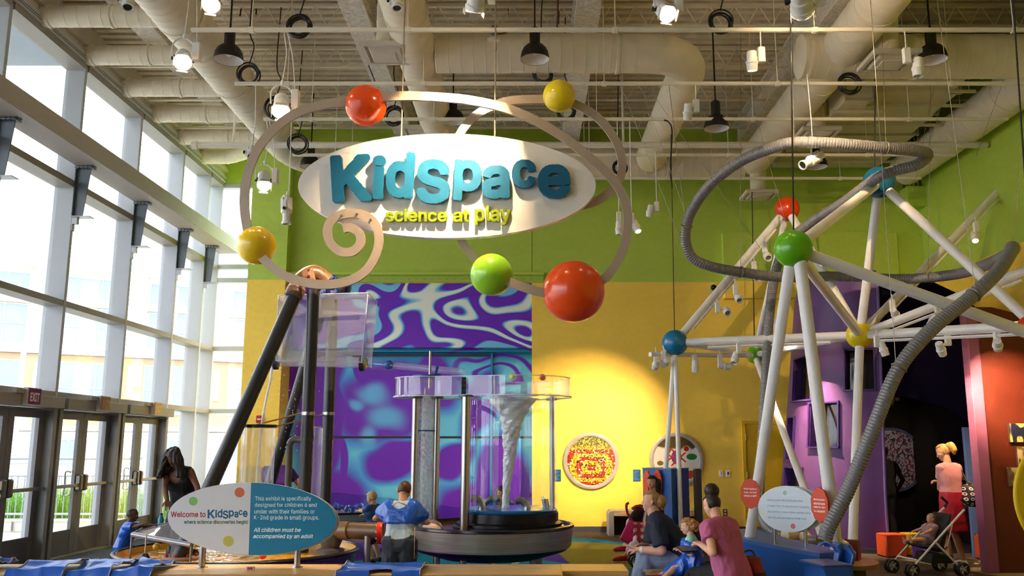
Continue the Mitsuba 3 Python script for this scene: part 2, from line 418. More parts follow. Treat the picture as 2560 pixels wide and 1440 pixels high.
# three pairs of entrance doors
DOORM = M('#7c7c7c', 0.5)
DOORS = M('#66676a', 0.5)
nd = 0
for b in (3, 4, 5):
    y0, y1 = MY[D0 + b - 3] + 0.035, MY[D0 + b - 2] - 0.035
    key = struct(f'trim_{4 + b}', cat(box(-7.0, -6.74, y0, y0 + 0.09, 0, 2.2), box(-7.0, -6.74, y1 - 0.09, y1, 0, 2.2), box(-7.0, -6.78, y0, y1, 2.12, 2.27)), DOORM, smooth=False)
    add('threshold', box(-7.0, -6.72, y0, y1, 0, 0.012), M('#8a8474', 0.5, 0.4), key)
    # boxed header over the pair
    add('header_box', box(-6.82, -6.63, y0 - 0.0, y1 - 0.03, 2.115, 2.27, 0.004), M('#8f8c88', 0.5), key, smooth=False)
    a0, a1 = y0 + 0.09, y1 - 0.09
    mid = (a0 + a1) / 2
    for (s0, s1, hinge) in ((a0 + .004, mid - .003, 0), (mid + .003, a1 - .004, 1)):
        nd += 1
        d = struct(f'door_{nd}', cat(box(-6.92, -6.87, s0, s0 + 0.13, 0.015, 2.11), box(-6.92, -6.87, s1 - 0.13, s1, 0.015, 2.11), box(-6.92, -6.87, s0 + .13, s1 - .13, 1.98, 2.11)), DOORS, smooth=False)
        add('kick_panel', box(-6.918, -6.874, s0 + .13, s1 - .13, 0.015, 0.36), M('#54565c', 0.5), d)
        add('pane', trimesh.Trimesh([[-6.9, s0 + .13, .36], [-6.9, s1 - .13, .36], [-6.9, s1 - .13, 1.98], [-6.9, s0 + .13, 1.98]], [[0, 1, 2], [0, 2, 3]]), 'pane_glass', d, smooth=False)
        add('push_bar', cat(box(-6.83, -6.80, s0 + 0.05, s1 - 0.05, 0.98, 1.03, 0.006)), STEEL2, d)
        e = s1 - 0.07 if hinge == 0 else s0 + 0.07
        add('latch_box', cat(box(-6.87, -6.78, e - 0.05, e + 0.05, 0.92, 1.16, 0.02)), M('#6c675c', 0.35, 0.5), d)
        add('closer_arm', cat(rod((-6.84, s0 + 0.2, 2.07), (-6.55, (s0 + s1) / 2, 2.075), 0.009, 6), rod((-6.55, (s0 + s1) / 2, 2.075), (-6.8, s1 - 0.12, 2.085), 0.009, 6)), M('#77746c', 0.4, 0.6), d)
        h = s1 - 0.16 if hinge == 0 else s0 + 0.16
        add('pull_handle', tube(spline([(-6.92, h, .86), (-7.0, h, .86), (-7.0, h, 1.0), (-7.0, h, 1.2), (-6.92, h, 1.2)], 4), 0.013, 8), STEEL2, d)
    # exit sign on the header
    ye = y0 + 0.42 * (y1 - y0)
    es = thing('exit_sign', ('red EXIT sign with pale letters on the header over the first pair of doors', 'dull red EXIT sign over the middle pair of glass doors', 'exit sign gleaming amber over the pair of doors farthest from the viewer')[b - 3], 'sign', 'exit signs over the glass doors')
    add('housing', box(-6.63, -6.56, ye, ye + 0.32, 2.12, 2.35, 0.004), M('#c8c2b6', 0.5), es, smooth=False)
    add('bracket', box(-6.66, -6.6, ye - 0.2, ye, 2.27, 2.33), M('#9a948c', 0.5), es)
    add('face', box(-6.56, -6.556, ye + 0.012, ye + 0.308, 2.132, 2.338), M('#6d0d16' if b < 5 else '#a8682a', 0.25), es)
    tx = affinity.scale(glyph('EXIT', 0.02), 1, 1, origin=(0, 0))
    tx = extrude(fit(tx, 0.05, 0.05, 0.27, 0.165), 0.003)
    tx.apply_transform(mat4(np.column_stack([[0, 1, 0], [0, 0, 1], [1, 0, 0]]).astype(float), (-6.5565, ye, 2.12)))
    add('lettering', tx, M('#d8c8c4' if b == 3 else ('#9a4a44' if b == 4 else '#d8b878'), 0.4), es, smooth=False)
# ------------------------------------------------------------------ painted roll-up door in the rear wall
def blob(U, V, u, v, a, b, deg=0.0):
    c, s = math.cos(math.radians(deg)), math.sin(math.radians(deg))
    x, y = U - u, V - v
    return dr.sqrt(dr.square((x * c + y * s) / a) + dr.square((y * c - x * s) / b))


def mural_units(p):
    """Print coordinates of the mural: about 7.8 mm to the unit."""
    return p.x / 0.00778 + 1322.0, 705.0 + (4.75 - p.z) / 0.00775


def mural_lower(p, n, uv):
    U, V = mural_units(p)
    w = 26 * (noise(U / 60, V / 60) - 0.5)
    U2, V2 = U + w, V + 26 * (noise(U / 60, V / 60, 9.0) - 0.5)
    f = mi.Float(-9.0)
    for a in ((960, 1000, 130, 95, -35), (800, 1050, 60, 220, 0), (985, 1142, 85, 45, -20), (835, 1275, 85, 105, 20), (1135, 1150, 62, 38, -25), (1150, 1290, 75, 95, 35), (1080, 960, 60, 70, 0),
              (905, 915, 26, 60, 0), (1240, 1190, 45, 130, 15), (745, 960, 60, 60, 0), (1300, 1250, 40, 110, 0), (1200, 1010, 40, 90, 20), (860, 1140, 8, 70, -5)):
        f = dr.maximum(f, 1 - blob(U2, V2, *a))
    ring = blob(U2, V2, 1240, 935, 115, 62)
    arc = smoothstep(0.10, 0.03, dr.abs(ring - 0.85)) + smoothstep(0.08, 0.03, dr.abs(ring - 1.25)) + smoothstep(0.09, 0.03, dr.abs(ring - 0.5))
    t = dr.maximum(smoothstep(-0.12, 0.16, f), dr.clip(arc, 0, 1) * smoothstep(1010, 960, V) * smoothstep(1085, 1150, U))
    c = mix(L('#6cccf0'), L('#3f92e4'), smoothstep(-0.4, 0.0, f))
    c = mix(c, L('#178aae'), smoothstep(915, 880, V) + smoothstep(735, 712, U))
    c = mix(c, L('#6a24bc'), t)
    for a in ((928, 985, 42, 26, 8), (958, 1042, 44, 30, 5), (915, 1092, 24, 30, 0), (885, 1012, 22, 14, 0), (1335, 1030, 20, 60, 0)):
        c = mix(c, L('#62b4ec'), 0.95 * dr.exp(-1.1 * dr.square(dr.square(blob(U2, V2, *a)))))
    return c


def mural_upper(p, n, uv):
    U, V = mural_units(p)
    w1, w2 = 60 * (noise(U / 95, V / 70, 4.0) - 0.5), 40 * (noise(U / 80, V / 80, 7.0) - 0.5)
    U2, V2 = U + w1, V + w2
    h = mi.Float(0.0)
    for a, k in (((1155, 772, 95, 46, 8), 2.3), ((1295, 838, 75, 42, 15), 2.0), ((1010, 812, 60, 55, -20), 1.5), ((1335, 765, 60, 70, 0), 1.4), ((1060, 700, 70, 30, -25), 1.6), ((925, 730, 50, 30, 0), 1.2), ((1190, 720, 45, 24, 0), 1.2), ((960, 865, 130, 26, 0), 1.3), ((1120, 862, 70, 30, 0), 1.1)):
        h = h + k * dr.exp(-dr.square(blob(U2, V2, *a)))
    s = dr.sin(h * 7.5 - 1.4)
    c = mix(L('#6a24bc'), L('#3a86d8'), smoothstep(-0.15, 0.15, s))
    c = mix(c, L('#7cc4e8'), smoothstep(0.1, 0.4, s))
    return mix(c, L('#e6efe4'), smoothstep(0.35, 0.8, s) * smoothstep(0.55, 1.0, h))


MP('mural_upper', mural_upper, 0.45, spec=0.4)
MP('mural_lower', mural_lower, 0.45, spec=0.4)
key = struct('door_7', box(-4.72, 0.06, YR + 0.02, YR + 0.2, 3.47, 4.76), 'mural_upper', smooth=False)
labels[key]['label'] = 'purple, cyan and white swirl mural on the roll-up door'
add('lintel', box(-4.8, 0.06, YR + 0.19, YR + 0.4, 3.4, 3.47), 'mural_lower', key, smooth=False)
for z0, z1 in ((0.2, 1.73), (1.77, 3.42)):
    add('door_panel', box(-5.0, 0.06, YR + 0.36, YR + 0.42, z0, z1, 0.004), 'mural_lower', key, smooth=False)
add('seam', cat(box(-5.0, 0.06, YR + 0.37, YR + 0.42, 1.73, 1.77)), DARK, key)
add('track_guide', box(-0.75, -0.71, YR + 0.3, YR + 0.36, 0.2, 3.4), M('#1f86b4', 0.5), key)
add('head_rail', box(-4.6, -0.75, YR + 0.33, YR + 0.36, 3.33, 3.37), M('#2a2a50', 0.5), key)
add('curb', box(-4.7, 0.06, YR - 0.0, YR + 0.42, 0.0, 0.2), M('#6e2f1e', 0.6), key)
struct('wall_behind_door', box(-5.4, 0.3, YR + 0.5, YR + 0.6, 0, ZC), M('#555555', 0.8))
fa = thing('fire_alarm', 'small red fire alarm box on the yellow pier behind the spout', 'alarm')
c = P(650, 1048, 16.86)
add('housing', box(c[0] - .06, c[0] + .06, 16.8, 16.86, c[2] - .07, c[2] + .07, 0.012), M('#a81414', 0.35), fa)
add('pull_bar', box(c[0] - .035, c[0] + .035, 16.79, 16.8, c[2] - .015, c[2] + .01), M('#e8e0dc', 0.4), fa)

# ------------------------------------------------------------------ ducts
DUCT = MP('duct_paint', lambda p, n, uv: L('#e4dac2') * (0.93 + 0.1 * fbm(p.x * 3, p.y * 3, p.z * 3)), 0.5, spec=0.4)


def duct(path, r, pitch=0.17, sides=28):
    """Spiral duct: a tube with a raised seam at every turn."""
    path = np.asarray(path, float)
    seg = np.linalg.norm(np.diff(path, axis=0), axis=1)
    s = np.concatenate([[0], np.cumsum(seg)])
    q, rr = [], []
    for d in np.arange(0, s[-1], pitch):
        for o, e in ((0.0, 0.0), (0.012, 0.006), (0.024, 0.0)):
            q.append(d + o)
            rr.append(r + e)
    q = np.clip(q, 0, s[-1])
    keep = np.concatenate([[True], np.diff(q) > 1e-6])
    pts = np.column_stack([np.interp(q, s, path[:, i]) for i in range(3)])
    return tube(pts[keep], np.array(rr)[keep], sides)


def elbow(a, b, c, r, n=9):
    """Smooth corner from a by b to c."""
    a, b, c = map(np.asarray, (a, b, c))
    t = np.linspace(0, 1, n)[:, None]
    return (1 - t) ** 2 * a + 2 * t * (1 - t) * b + t ** 2 * c


def add_duct(path, r, label, straps=(), group=None, pitch=0.17):
    k = thing('spiral_duct', label, 'duct', group)
    add('pipe', duct(path, r, pitch), DUCT, k, smooth=50)
    path = np.asarray(path, float)
    for t in straps:
        i = t * (len(path) - 1)
        j = min(int(i), len(path) - 2)
        p, d = path[j] + (i - j) * (path[j + 1] - path[j]), path[j + 1] - path[j]
        fr = frame_of(d)
        ring = lathe([(r + .003, -.025), (r + .014, -.02), (r + .014, .02), (r + .003, .025)], 32, d, p)
        st = add('strap', ring, DUCT, k, smooth=50)
        if p[2] < ZC - r:
            add('hanger_rod', cat(rod(p + [r + .01 if abs(d[0]) < .5 * np.linalg.norm(d) else 0, r + .01 if abs(d[0]) > .5 * np.linalg.norm(d) else 0, 0], p + [r + .01 if abs(d[0]) < .5 * np.linalg.norm(d) else 0, r + .01 if abs(d[0]) > .5 * np.linalg.norm(d) else 0, ZC - p[2]], 0.006, 5)), IVORY, st)
    return k


D5Z = 6.95
add_duct(np.vstack([[(-4.53, 7.2, 7.1), (-4.53, 14.9, 7.1)], elbow((-4.53, 15.2, 7.1), (-4.53, 16.3, 7.0), (-3.6, 16.3, D5Z), 1)[1:]]), 0.31, 'large ivory duct running along the hall beside the glazed wall', (0.05, 0.08))
add_duct([(-3.55, 16.3, D5Z), (4.2, 16.3, D5Z)], 0.3, 'large ivory duct running across the hall in front of the rear green wall', (0.25, 0.8))
add_duct(np.vstack([[(-1.28, 11.5, 6.95), (1.5, 11.5, 6.95)], elbow((1.6, 11.5, 6.95), (2.3, 11.5, 6.95), (2.3, 12.3, 6.95), 1)[1:], [(2.3, 16.1, D5Z)]]), 0.27, 'ivory duct crossing above the hanging sign and turning back at a rounded elbow', (0.09,))
add_duct([(-1.55, 7.5, 6.95), (-1.55, 15.6, 6.95)], 0.27, 'ivory duct running along the hall over the left end of the hanging sign', (0.35,))
add_duct([(4.29, 7.5, 6.95), (4.29, 16.2, 6.95)], 0.29, 'ivory duct running along the hall between the tracks and the grey air handling boxes', (0.3, 0.55))
add_duct([(3.75, 11.5, 6.9), (7.3, 11.5, 6.9)], 0.3, 'shadowy ivory duct with a capped end crossing the dark upper right corner', (0.03, 0.45))
add_duct([(7.42, 7.0, 6.95), (7.42, 16.8, 6.95)], 0.32, 'large ivory duct running along the top of the green right wall', (0.3, 0.6))
for i, (y, u1) in enumerate(((11.5, 0), (12.75, 0), (14.0, 0), (15.2, 0), (16.4, 0), (17.6, 1))):
    add_duct([(XF + 0.02, y, 7.5), (-4.5 if not u1 else -5.5, y, 7.5)] if i < 5 else [(XF + 0.02, y, 7.5), (-6.2, y, 7.5), (-5.5, y - 0.3, 7.6)], 0.15,
             ('short round duct from the window fascia, largest, topmost of the row of six', 'second round duct from the top of the row at the window fascia', 'third round duct from the top of the row at the window fascia', 'fourth round duct from the top of the row at the window fascia', 'fifth round duct down the row at the window fascia', 'farthest short round duct with a kink beside the green pier')[i],
             (0.04, 0.42) if i < 5 else (0.05,), 'branch ducts from the window fascia')

# square diffusers hanging from the ducts on necks
G = M('#c9c3b4', 0.5)
for (u, v, Y, w, zt, lab) in ((968, 133, 11.0, 0.62, 7.9, 'square ceiling diffuser above the orange sphere of the hanging sign'), (1055, 332, 14.3, 0.62, 6.9, 'square ceiling diffuser just above the top edge of the white sign'),
                              (2222, 152, 10.9, 0.62, 7.9, 'square ceiling diffuser in the dim upper right beside a black pendant'), (2040, 336, 13.6, 0.62, 7.0, 'square ceiling diffuser behind the top of the grey hose'), (1897, 488, 16.2, 0.6, 6.9, 'small square ceiling diffuser in front of the green wall')):
    c = P(u, v, Y)
    k = thing('ceiling_diffuser', lab, 'air vent', 'square diffusers on round necks')
    add('neck', duct([(c[0], c[1], c[2] + 0.02), (c[0], c[1], zt)], 0.15, 0.2), DUCT, k, smooth=50)
    fr = [box(c[0] - w / 2, c[0] + w / 2, c[1] - w / 2, c[1] - w / 2 + .05, c[2] - .03, c[2] + .01), box(c[0] - w / 2, c[0] + w / 2, c[1] + w / 2 - .05, c[1] + w / 2, c[2] - .03, c[2] + .01),
          box(c[0] - w / 2, c[0] - w / 2 + .05, c[1] - w / 2, c[1] + w / 2, c[2] - .03, c[2] + .01), box(c[0] + w / 2 - .05, c[0] + w / 2, c[1] - w / 2, c[1] + w / 2, c[2] - .03, c[2] + .01), box(c[0] - w / 2, c[0] + w / 2, c[1] - w / 2, c[1] + w / 2, c[2] + .01, c[2] + .03)]
    add('frame', cat(fr), G, k, smooth=False)
    for q, s in enumerate((0.44, 0.28)):
        add('cone_plate', moved(lathe([(0.001, -0.035 - .005 * q), (s * .62, -0.04), (s * .707, 0.0), (s * .707, 0.006), (0.001, 0.006)], 4), mat4(rot([0, 0, 1], 45), c + [0, 0, -0.005 - 0.012 * q])), G, k, smooth=False)

# boxy air-handling ductwork at the upper right
RD = M('#cdc4aa', 0.6)
k = thing('air_handler', 'boxy beige rectangular ductwork with flanged joints at the upper right', 'duct')
for j, (x0, x1, y0, y1, z0, z1) in enumerate(((5.0, 6.5, 12.3, 13.0, 6.95, 7.5), (5.15, 6.7, 13.0, 14.0, 7.0, 7.5), (5.0, 6.8, 14.0, 15.0, 7.05, 7.6), (4.85, 6.9, 15.0, 16.0, 7.05, 7.6), (4.85, 6.95, 16.0, 16.95, 7.05, 7.6), (4.75, 5.15, 12.5, 13.3, 6.7, 7.3))):
    s = add('section', box(x0, x1, y0, y1 - .01, z0, z1, 0.006), RD, k, smooth=False)
    add('flange', cat(box(x0 - .03, x1 + .03, y0 - .02, y0 + .02, z0 - .03, z0), box(x0 - .03, x0, y0 - .02, y0 + .02, z0, z1), box(x1, x1 + .03, y0 - .02, y0 + .02, z0, z1)), M('#a59c84', 0.6), s, smooth=False)
    add('hanger', cat(box(x0 - 0.1, x1 + 0.3, y0 + .4, y0 + .44, z0 - .07, z0 - .03), rod((x1 + .2, y0 + .42, z0 - .05), (x1 + .2, y0 + .42, ZC), 0.006, 5)), RD, s, smooth=False)

# ------------------------------------------------------------------ lighting tracks, sprinkler pipe, pendants
TRACK = M('#e0dbc8', 0.5)
TZ = 6.3
names = ('nearest lighting track bar, highest across the photo', 'second lighting track bar from the top across the hall', 'third lighting track bar from the top, behind the red sphere', 'fourth lighting track bar from the top, just below the thick white pipe', 'lowest and farthest lighting track bar before the green wall')
TY = [9.53, 11.07, 12.37, 14.0, 15.3]
for y, nm in zip(TY, names):
    k = thing('lighting_track', nm, 'track', 'lighting tracks across the hall')
    add('bar', box(-3.9, 7.05, y - .02, y + .02, TZ, TZ + .045, 0.004), TRACK, k)
    for x in (-3.2, -1.4, 1.0, 3.3, 5.6):
        add('hanger_rod', rod((x, y, TZ + .04), (x, y, ZC), 0.006, 6), TRACK, k)
        add('clip', box(x - .03, x + .03, y - .028, y + .028, TZ - .012, TZ + .05, 0.004), TRACK, k)
k = thing('sprinkler_pipe', 'thick white pipe with capped left end crossing low over the sign', 'pipe')
add('pipe', rod((-5.65, 14.3, 6.6), (7.75, 14.3, 6.6), 0.055, 16), M('#e6e0d0', 0.4), k)
add('end_cap', lathe([(0.001, -.05), (.07, -.045), (.07, .05), (.055, .06)], 16, (1, 0, 0), (-5.65, 14.3, 6.6)), M('#e6e0d0', 0.4), k)
for x in (-5.0, -1.8, 1.6, 4.9):
    add('hanger_rod', rod((x, 14.3, 6.65), (x, 14.3, ZC), 0.02, 8), M('#e6e0d0', 0.4), k)
k = thing('copper_pipe', 'thin copper pipe bending down over the hanging sign to a round white base', 'pipe')
cp = [P(1395, 0, 11.3), P(1393, 60, 11.3), P(1382, 72, 11.3), P(1290, 72, 11.3), P(1262, 82, 11.3), P(1245, 84, 11.3)]
add('pipe', tube(spline(cp, 4), 0.012, 8), M('#8a4a2a', 0.35, 0.7), k)
add('junction_box', box(cp[-1][0] - .09, cp[-1][0], 11.24, 11.36, cp[-1][2] - .02, cp[-1][2] + .1, .005), M('#8a8878', 0.5), k)
add('base', lathe([(.001, -.05), (.11, -.04), (.11, .0), (.05, .03), (.001, .03)], 24, None, (cp[-1][0] - .05, 11.3, cp[-1][2] - .1)), WHITE, k)

dome = [(.185, 0), (.183, .05), (.172, .10), (.148, .15), (.11, .19), (.075, .205), (.068, .21), (.068, .41), (.05, .43), (.02, .435), (.014, .46)]
inner = [(.183, .003), (.178, .05), (.166, .10), (.142, .147), (.10, .185), (.001, .19)]
PEND = Proto().part('shade', lathe(dome, 40), M('#17150f', 0.35)).part('inner_lining', lathe(inner, 40), M('#d8d4d0', 0.6)).part('bulb', ball((0, 0, .1), .045, 2), M('#cfcac4', 0.3)).part('cord', rod((0, 0, .44), (0, 0, 1.9), 0.012, 6), BLACK)
for (u, v, Y, lab) in ((571, 151, 10.67, 'leftmost black dome pendant lamp, above the window side'), (1337, 149, 10.67, 'black dome pendant lamp hanging above the yellow sphere of the sign'), (1791, 322, 12.5, 'black dome pendant lamp left of the large grey hose loop'), (2331, 151, 10.67, 'black dome pendant lamp in the dim upper right beside a diffuser'),
                      (1132, 305, 13.6, 'black dome pendant lamp showing over the top edge of the sign'), (776, 418, 15.4, 'black dome pendant lamp half hidden by the left end of the sign'), (2042, 418, 15.0, 'black dome pendant lamp behind the white stage light on the hose')):
    PEND.put('pendant_lamp', mat4(None, P(u, v, Y)), lab, 'pendant lamp', 'black dome pendant lamps')

# coiled cables hanging under the deck
COIL = M('#121210', 0.5)
for i, (u, v, Y, r, hang) in enumerate(((622, 186, 11.2, .15, 'left of the red sphere under the first pendant'), (748, 66, 10.0, .15, 'near the top edge between two pendants'), (1802, 56, 9.9, .15, 'at the top right of centre above the elbow duct'), (2123, 210, 11.4, .16, 'behind the second track in the dim right ceiling'),
                                       (1357, 186, 11.6, .14, 'above the yellow sphere of the sign'), (690, 270, 12.0, .17, 'behind the lit stage lamp left of the red sphere'), (745, 360, 13.5, .16, 'left of the sign under the lowest duct elbow'), (985, 290, 12.6, .15, 'beside the red sphere of the sign'), (1550, 420, 14.5, .13, 'behind the right ribbon loop of the sign'), (1415, 280, 12.4, .14, 'behind the yellow sphere of the sign'))):
    rnd = random.Random(i)
    c = P(u, v, Y)
    k = thing('cable_coil', f'black coil of cable hanging {hang}', 'cable', 'coiled black cables in the ceiling')
    pts = []
    for q in range(120):
        a = q / 120 * 2 * math.pi * 5
        rr = r * (0.86 + 0.14 * math.sin(a * 0.37 + i))
        pts.append(c + [rr * math.cos(a), 0.04 * math.sin(a * .23 + i), rr * math.sin(a)])
    add('coil', tube(pts, 0.011, 5), COIL, k)
    add('lead', tube(spline([c + [0.0, 0, r], c + [.05, 0, r + .25], c + [-.02, 0, r + .5], [c[0], c[1], ZC]], 5), 0.009, 5), COIL, k)

# ------------------------------------------------------------------ spotlights
scene['glow_material'] = {'type': 'diffuse', 'reflectance': {'type': 'rgb', 'value': [0.8, 0.7, 0.5]}}
LAMPW = (1.0, 0.72, 0.42)


def lamp_emit(c, s):
    return {'type': 'area', 'radiance': {'type': 'rgb', 'value': [s * x for x in c]}}


NS, SPOTK = 0, 0.26


def spot(pos, target, power, angle=24.0, color=LAMPW):
    """The beam of a lamp standing at pos."""
    global NS
    NS += 1
    pos, target, power = np.asarray(pos, float), np.asarray(target, float), power * SPOTK
    scene[f'spot_beam_{NS}'] = {'type': 'spot', 'to_world': T().look_at(origin=pos.tolist(), target=target.tolist(), up=[0, 0.1, 1]), 'intensity': {'type': 'rgb', 'value': [power * x for x in color]}, 'cutoff_angle': angle, 'beam_width': angle * 0.45}


def aim(pos, target, up=(0, 0, 1)):
    """Matrix whose -z looks from pos to target."""
    z = np.asarray(pos, float) - np.asarray(target, float)
    z /= np.linalg.norm(z)
    x = np.cross(up, z)
    x = x / np.linalg.norm(x) if np.linalg.norm(x) > 1e-3 else np.array([1.0, 0, 0])
    return mat4(np.column_stack([x, np.cross(z, x), z]), pos)


HOT = 6.0
# stage lamp: short ribbed barrel pointing down its own -z, with flaps
STG = [('barrel', lathe([(.03, .22), (.075, .215), (.085, .2), (.085, .1), (.078, .09), (.078, .06), (.092, .05), (.092, -.04), (.1, -.05), (.1, -.1), (.094, -.1), (.09, -.075), (.001, -.07)], 24), WHITE),
       ('flap', cat([moved(box(-.06, .06, .1, .104, -.15, -.1), mat4(rot([0, 0, 1], a))) for a in (0, 90, 180, 270)]), M('#b9b7b0', 0.5)),
       ('knob', cat(rod((.08, 0, .05), (.125, 0, .05), .03, 16), rod((-.125, 0, .05), (-.08, 0, .05), .03, 16)), BLACK)]
STG = [(n, mikit.ply(m, b, 32)) for n, m, b in STG]
YOKE = mikit.ply(cat(tube(spline([(.115, 0, -.02), (.118, 0, .12), (.06, 0, .2), (0, 0, .215), (-.06, 0, .2), (-.118, 0, .12), (-.115, 0, -.02)], 4), .011, 6), rod((0, 0, .21), (0, 0, .27), .02, 8)), WHITE, 32)
LENS = {'type': 'ply'}
lens_mesh = lathe([(.001, -.047), (.088, -.052)], 24)
lens_mesh.invert()
cap_mesh = lathe([(.001, -.088), (.088, -.094)], 24)


def stage_lamp(u, v, Y, target, lab, lit, top=None, power=0, size=1.0, angle=24, box_on=1, cable_to=None):
    c = P(u, v, Y)
    k = thing('stage_lamp', lab, 'spotlight', 'white stage lamps under the ceiling')
    A = aim(c, target) @ np.diag([size, size, size, 1.0])
    for n, d in STG:
        kk = numbered(f'{k}__{n}')
        scene[kk] = {**d, 'to_world': T(A)}
    kk = numbered(f'{k}__yoke')
    R = np.eye(4)
    R[:3, 0] = A[:3, 0] / size
    R[:3, 1] = np.cross([0, 0, 1], R[:3, 0])
    R[:3, 3] = c
    scene[kk] = {**YOKE, 'to_world': T(R @ np.diag([size, size, size, 1.0]) @ mat4(None, (0, 0, .05)))}
    key = numbered(f'{k}__lens')
    scene[key] = {**mikit.ply(cap_mesh, 'glow_material', False), 'to_world': T(A)}
    if lit:
        scene[key]['emitter'] = lamp_emit(LAMPW, HOT)
    if lit and power:
        d = np.asarray(target, float) - c
        spot(c + d / np.linalg.norm(d) * 0.24 * size, target, power, angle)
    if box_on:
        add('ballast_box', box(c[0] + .12 * size, c[0] + .2 * size, c[1] - .05, c[1] + .05, c[2] - .02, c[2] + .2 * size, .006), WHITE, k)
    z = top if top else ZC
    add('hanging_cable', cat(tube(spline([c + [0, 0, .32 * size], c + [.03, 0, .32 * size + .35 * (z - c[2])], [c[0] - .01, c[1], z]], 5), .006, 5), tube(spline([c + [.15 * size, 0, .2 * size], c + [.1, 0, .3 * size + .35 * (z - c[2])], [c[0] + .03, c[1], z]], 5), .006, 5)), WHITE, k)
    return c


SIGN = P(1118, 466, 9.5)
stage_lamp(457, 150, 9.6, (-2.6, 6.2, 3.2), 'lit white stage lamp hanging at upper left between the round window ducts', True, power=14)
stage_lamp(528, 4, 9.3, (-2.5, 6.4, 3.0), 'lit white stage lamp cut by the top edge near the left', True, power=10)
stage_lamp(703, 268, 9.56, (-1.9, 6.2, 1.6), 'lit white stage lamp hanging left of the red sphere on the sign', True, top=TZ, power=16)
stage_lamp(660, 455, 12.35, (-2.4, 8.4, 1.0), 'lit white stage lamp inside the left curl of the sign ribbon', True, top=TZ, power=16)
stage_lamp(1662, 28, 9.0, (2.3, 5.6, 3.0), 'lit white stage lamp at the top edge right of centre', True, power=12)
stage_lamp(1190, 2, 8.5, SIGN + [0.0, 0, .5], 'white stage lamp peeking over the top edge above the sign', True, power=23, angle=36)
stage_lamp(2003, 8, 8.6, P(2075, 400, 11.2), 'large white stage lamp cut by the top edge, pointing down at the hose', True, power=8, size=1.25)


# profile lamps: long white barrels
def profile_lamp(u, v, Y, target, lab, length=.3, top=None, lens_dark=True):
    c = P(u, v, Y)
    k = thing('profile_lamp', lab, 'spotlight', 'long white profile lamps')
    h = length / 2
    m = cat(lathe([(.001, h), (.045, h), (.055, h - .03), (.055, .02), (.07, 0), (.07, -.04), (.048, -.05), (.048, -h + .04), (.062, -h + .03), (.062, -h), (.05, -h), (.048, -h + .02), (.001, -h + .02)], 20), *[moved(box(-.01, .01, .045, .075, 0, h - .03), mat4(rot([0, 0, 1], a))) for a in (0, 60, 120, 180, 240, 300)])
    A = aim(c, target)
    add('barrel', moved(m, A), WHITE, k)
    add('lens', moved(lathe([(.001, -h + .018), (.047, -h + .018)], 20), A), BLACK if lens_dark else M('#e8d8b8', .3), k)
    add('bracket', cat(moved(box(.07, .085, -.02, .02, -.05, .12), A), rod(c + [0, 0, .06], c + [0, 0, .25], .012, 6)), WHITE, k)
    add('knob', moved(rod((.085, 0, 0), (.11, 0, 0), .022, 14), A), BLACK, k)
    add('hanging_cable', tube(spline([c + [0, 0, .2], c + [.02, 0, .4], [c[0], c[1], top or TZ]], 5), .006, 5), WHITE, k)


profile_lamp(716, 525, 11.07, P(716, 700, 11.07), 'white profile lamp pointing straight down beside the left end of the sign', .38)
profile_lamp(630, 382, 11.07, P(622, 470, 10.5), 'white cylinder lamp with black lens over the left curl of the ribbon', .22)
profile_lamp(2030, 400, 10.7, P(1940, 450, 10.4), 'slanted white profile lamp under the top of the grey hose', .4)
profile_lamp(320, 2, 9.0, P(318, 40, 8.9), 'white cylinder lamp with black lens cut by the top edge, upper left', .24, ZC)
profile_lamp(992, 4, 9.2, P(994, 60, 9.1), 'white cylinder lamp with black lens cut by the top edge, over the red sphere', .22, ZC)

# small track heads
HEAD = [('head', mikit.ply(lathe([(.001, .1), (.045, .095), (.05, .07), (.052, .0), (.062, -.005), (.062, -.025), (.056, -.03), (.05, -.1), (.042, -.1), (.04, -.06), (.001, -.055)], 20), WHITE, 32))]
hl = lathe([(.001, -.062), (.04, -.064)], 16)
HL = {True: mikit.ply(hl, 'glow_material', False), False: mikit.ply(hl, M('#8a8880', .4), False)}


def track_head(u, v, Y, target, lab, lit=False, power=0, gear=(0.11, 0.0, 0.07), fix=None, angle=26, s=1.0, group='small white track lamps'):
    """A small can lamp with its gear box; fix: where its stem is fixed."""
    c = P(u, v, Y)
    k = thing('track_lamp', lab, 'spotlight', group)
    A = aim(c, target) @ np.diag([s, s, s, 1.0])
    for n, d in HEAD:
        scene[numbered(f'{k}__{n}')] = {**d, 'to_world': T(A)}
    key = numbered(f'{k}__lens')
    scene[key] = {**HL[lit], 'to_world': T(A)}
    if lit:
        scene[key]['emitter'] = lamp_emit(LAMPW, HOT)
        if power:
            d = np.asarray(target, float) - c
            spot(c + d / np.linalg.norm(d) * .14, target, power, angle)
    g = c + np.array(gear)
    add('gear_box', box(g[0] - .035 * s, g[0] + .035 * s, g[1] - .03 * s, g[1] + .03 * s, g[2] - .08 * s, g[2] + .08 * s, .006), WHITE, k)
    top = np.asarray(fix) if fix is not None else np.array([g[0], g[1], TZ])
    add('stem', cat(rod(g + [0, 0, .07 * s], top, .008, 6), rod(g, c, .012, 6)), WHITE, k)
    return c


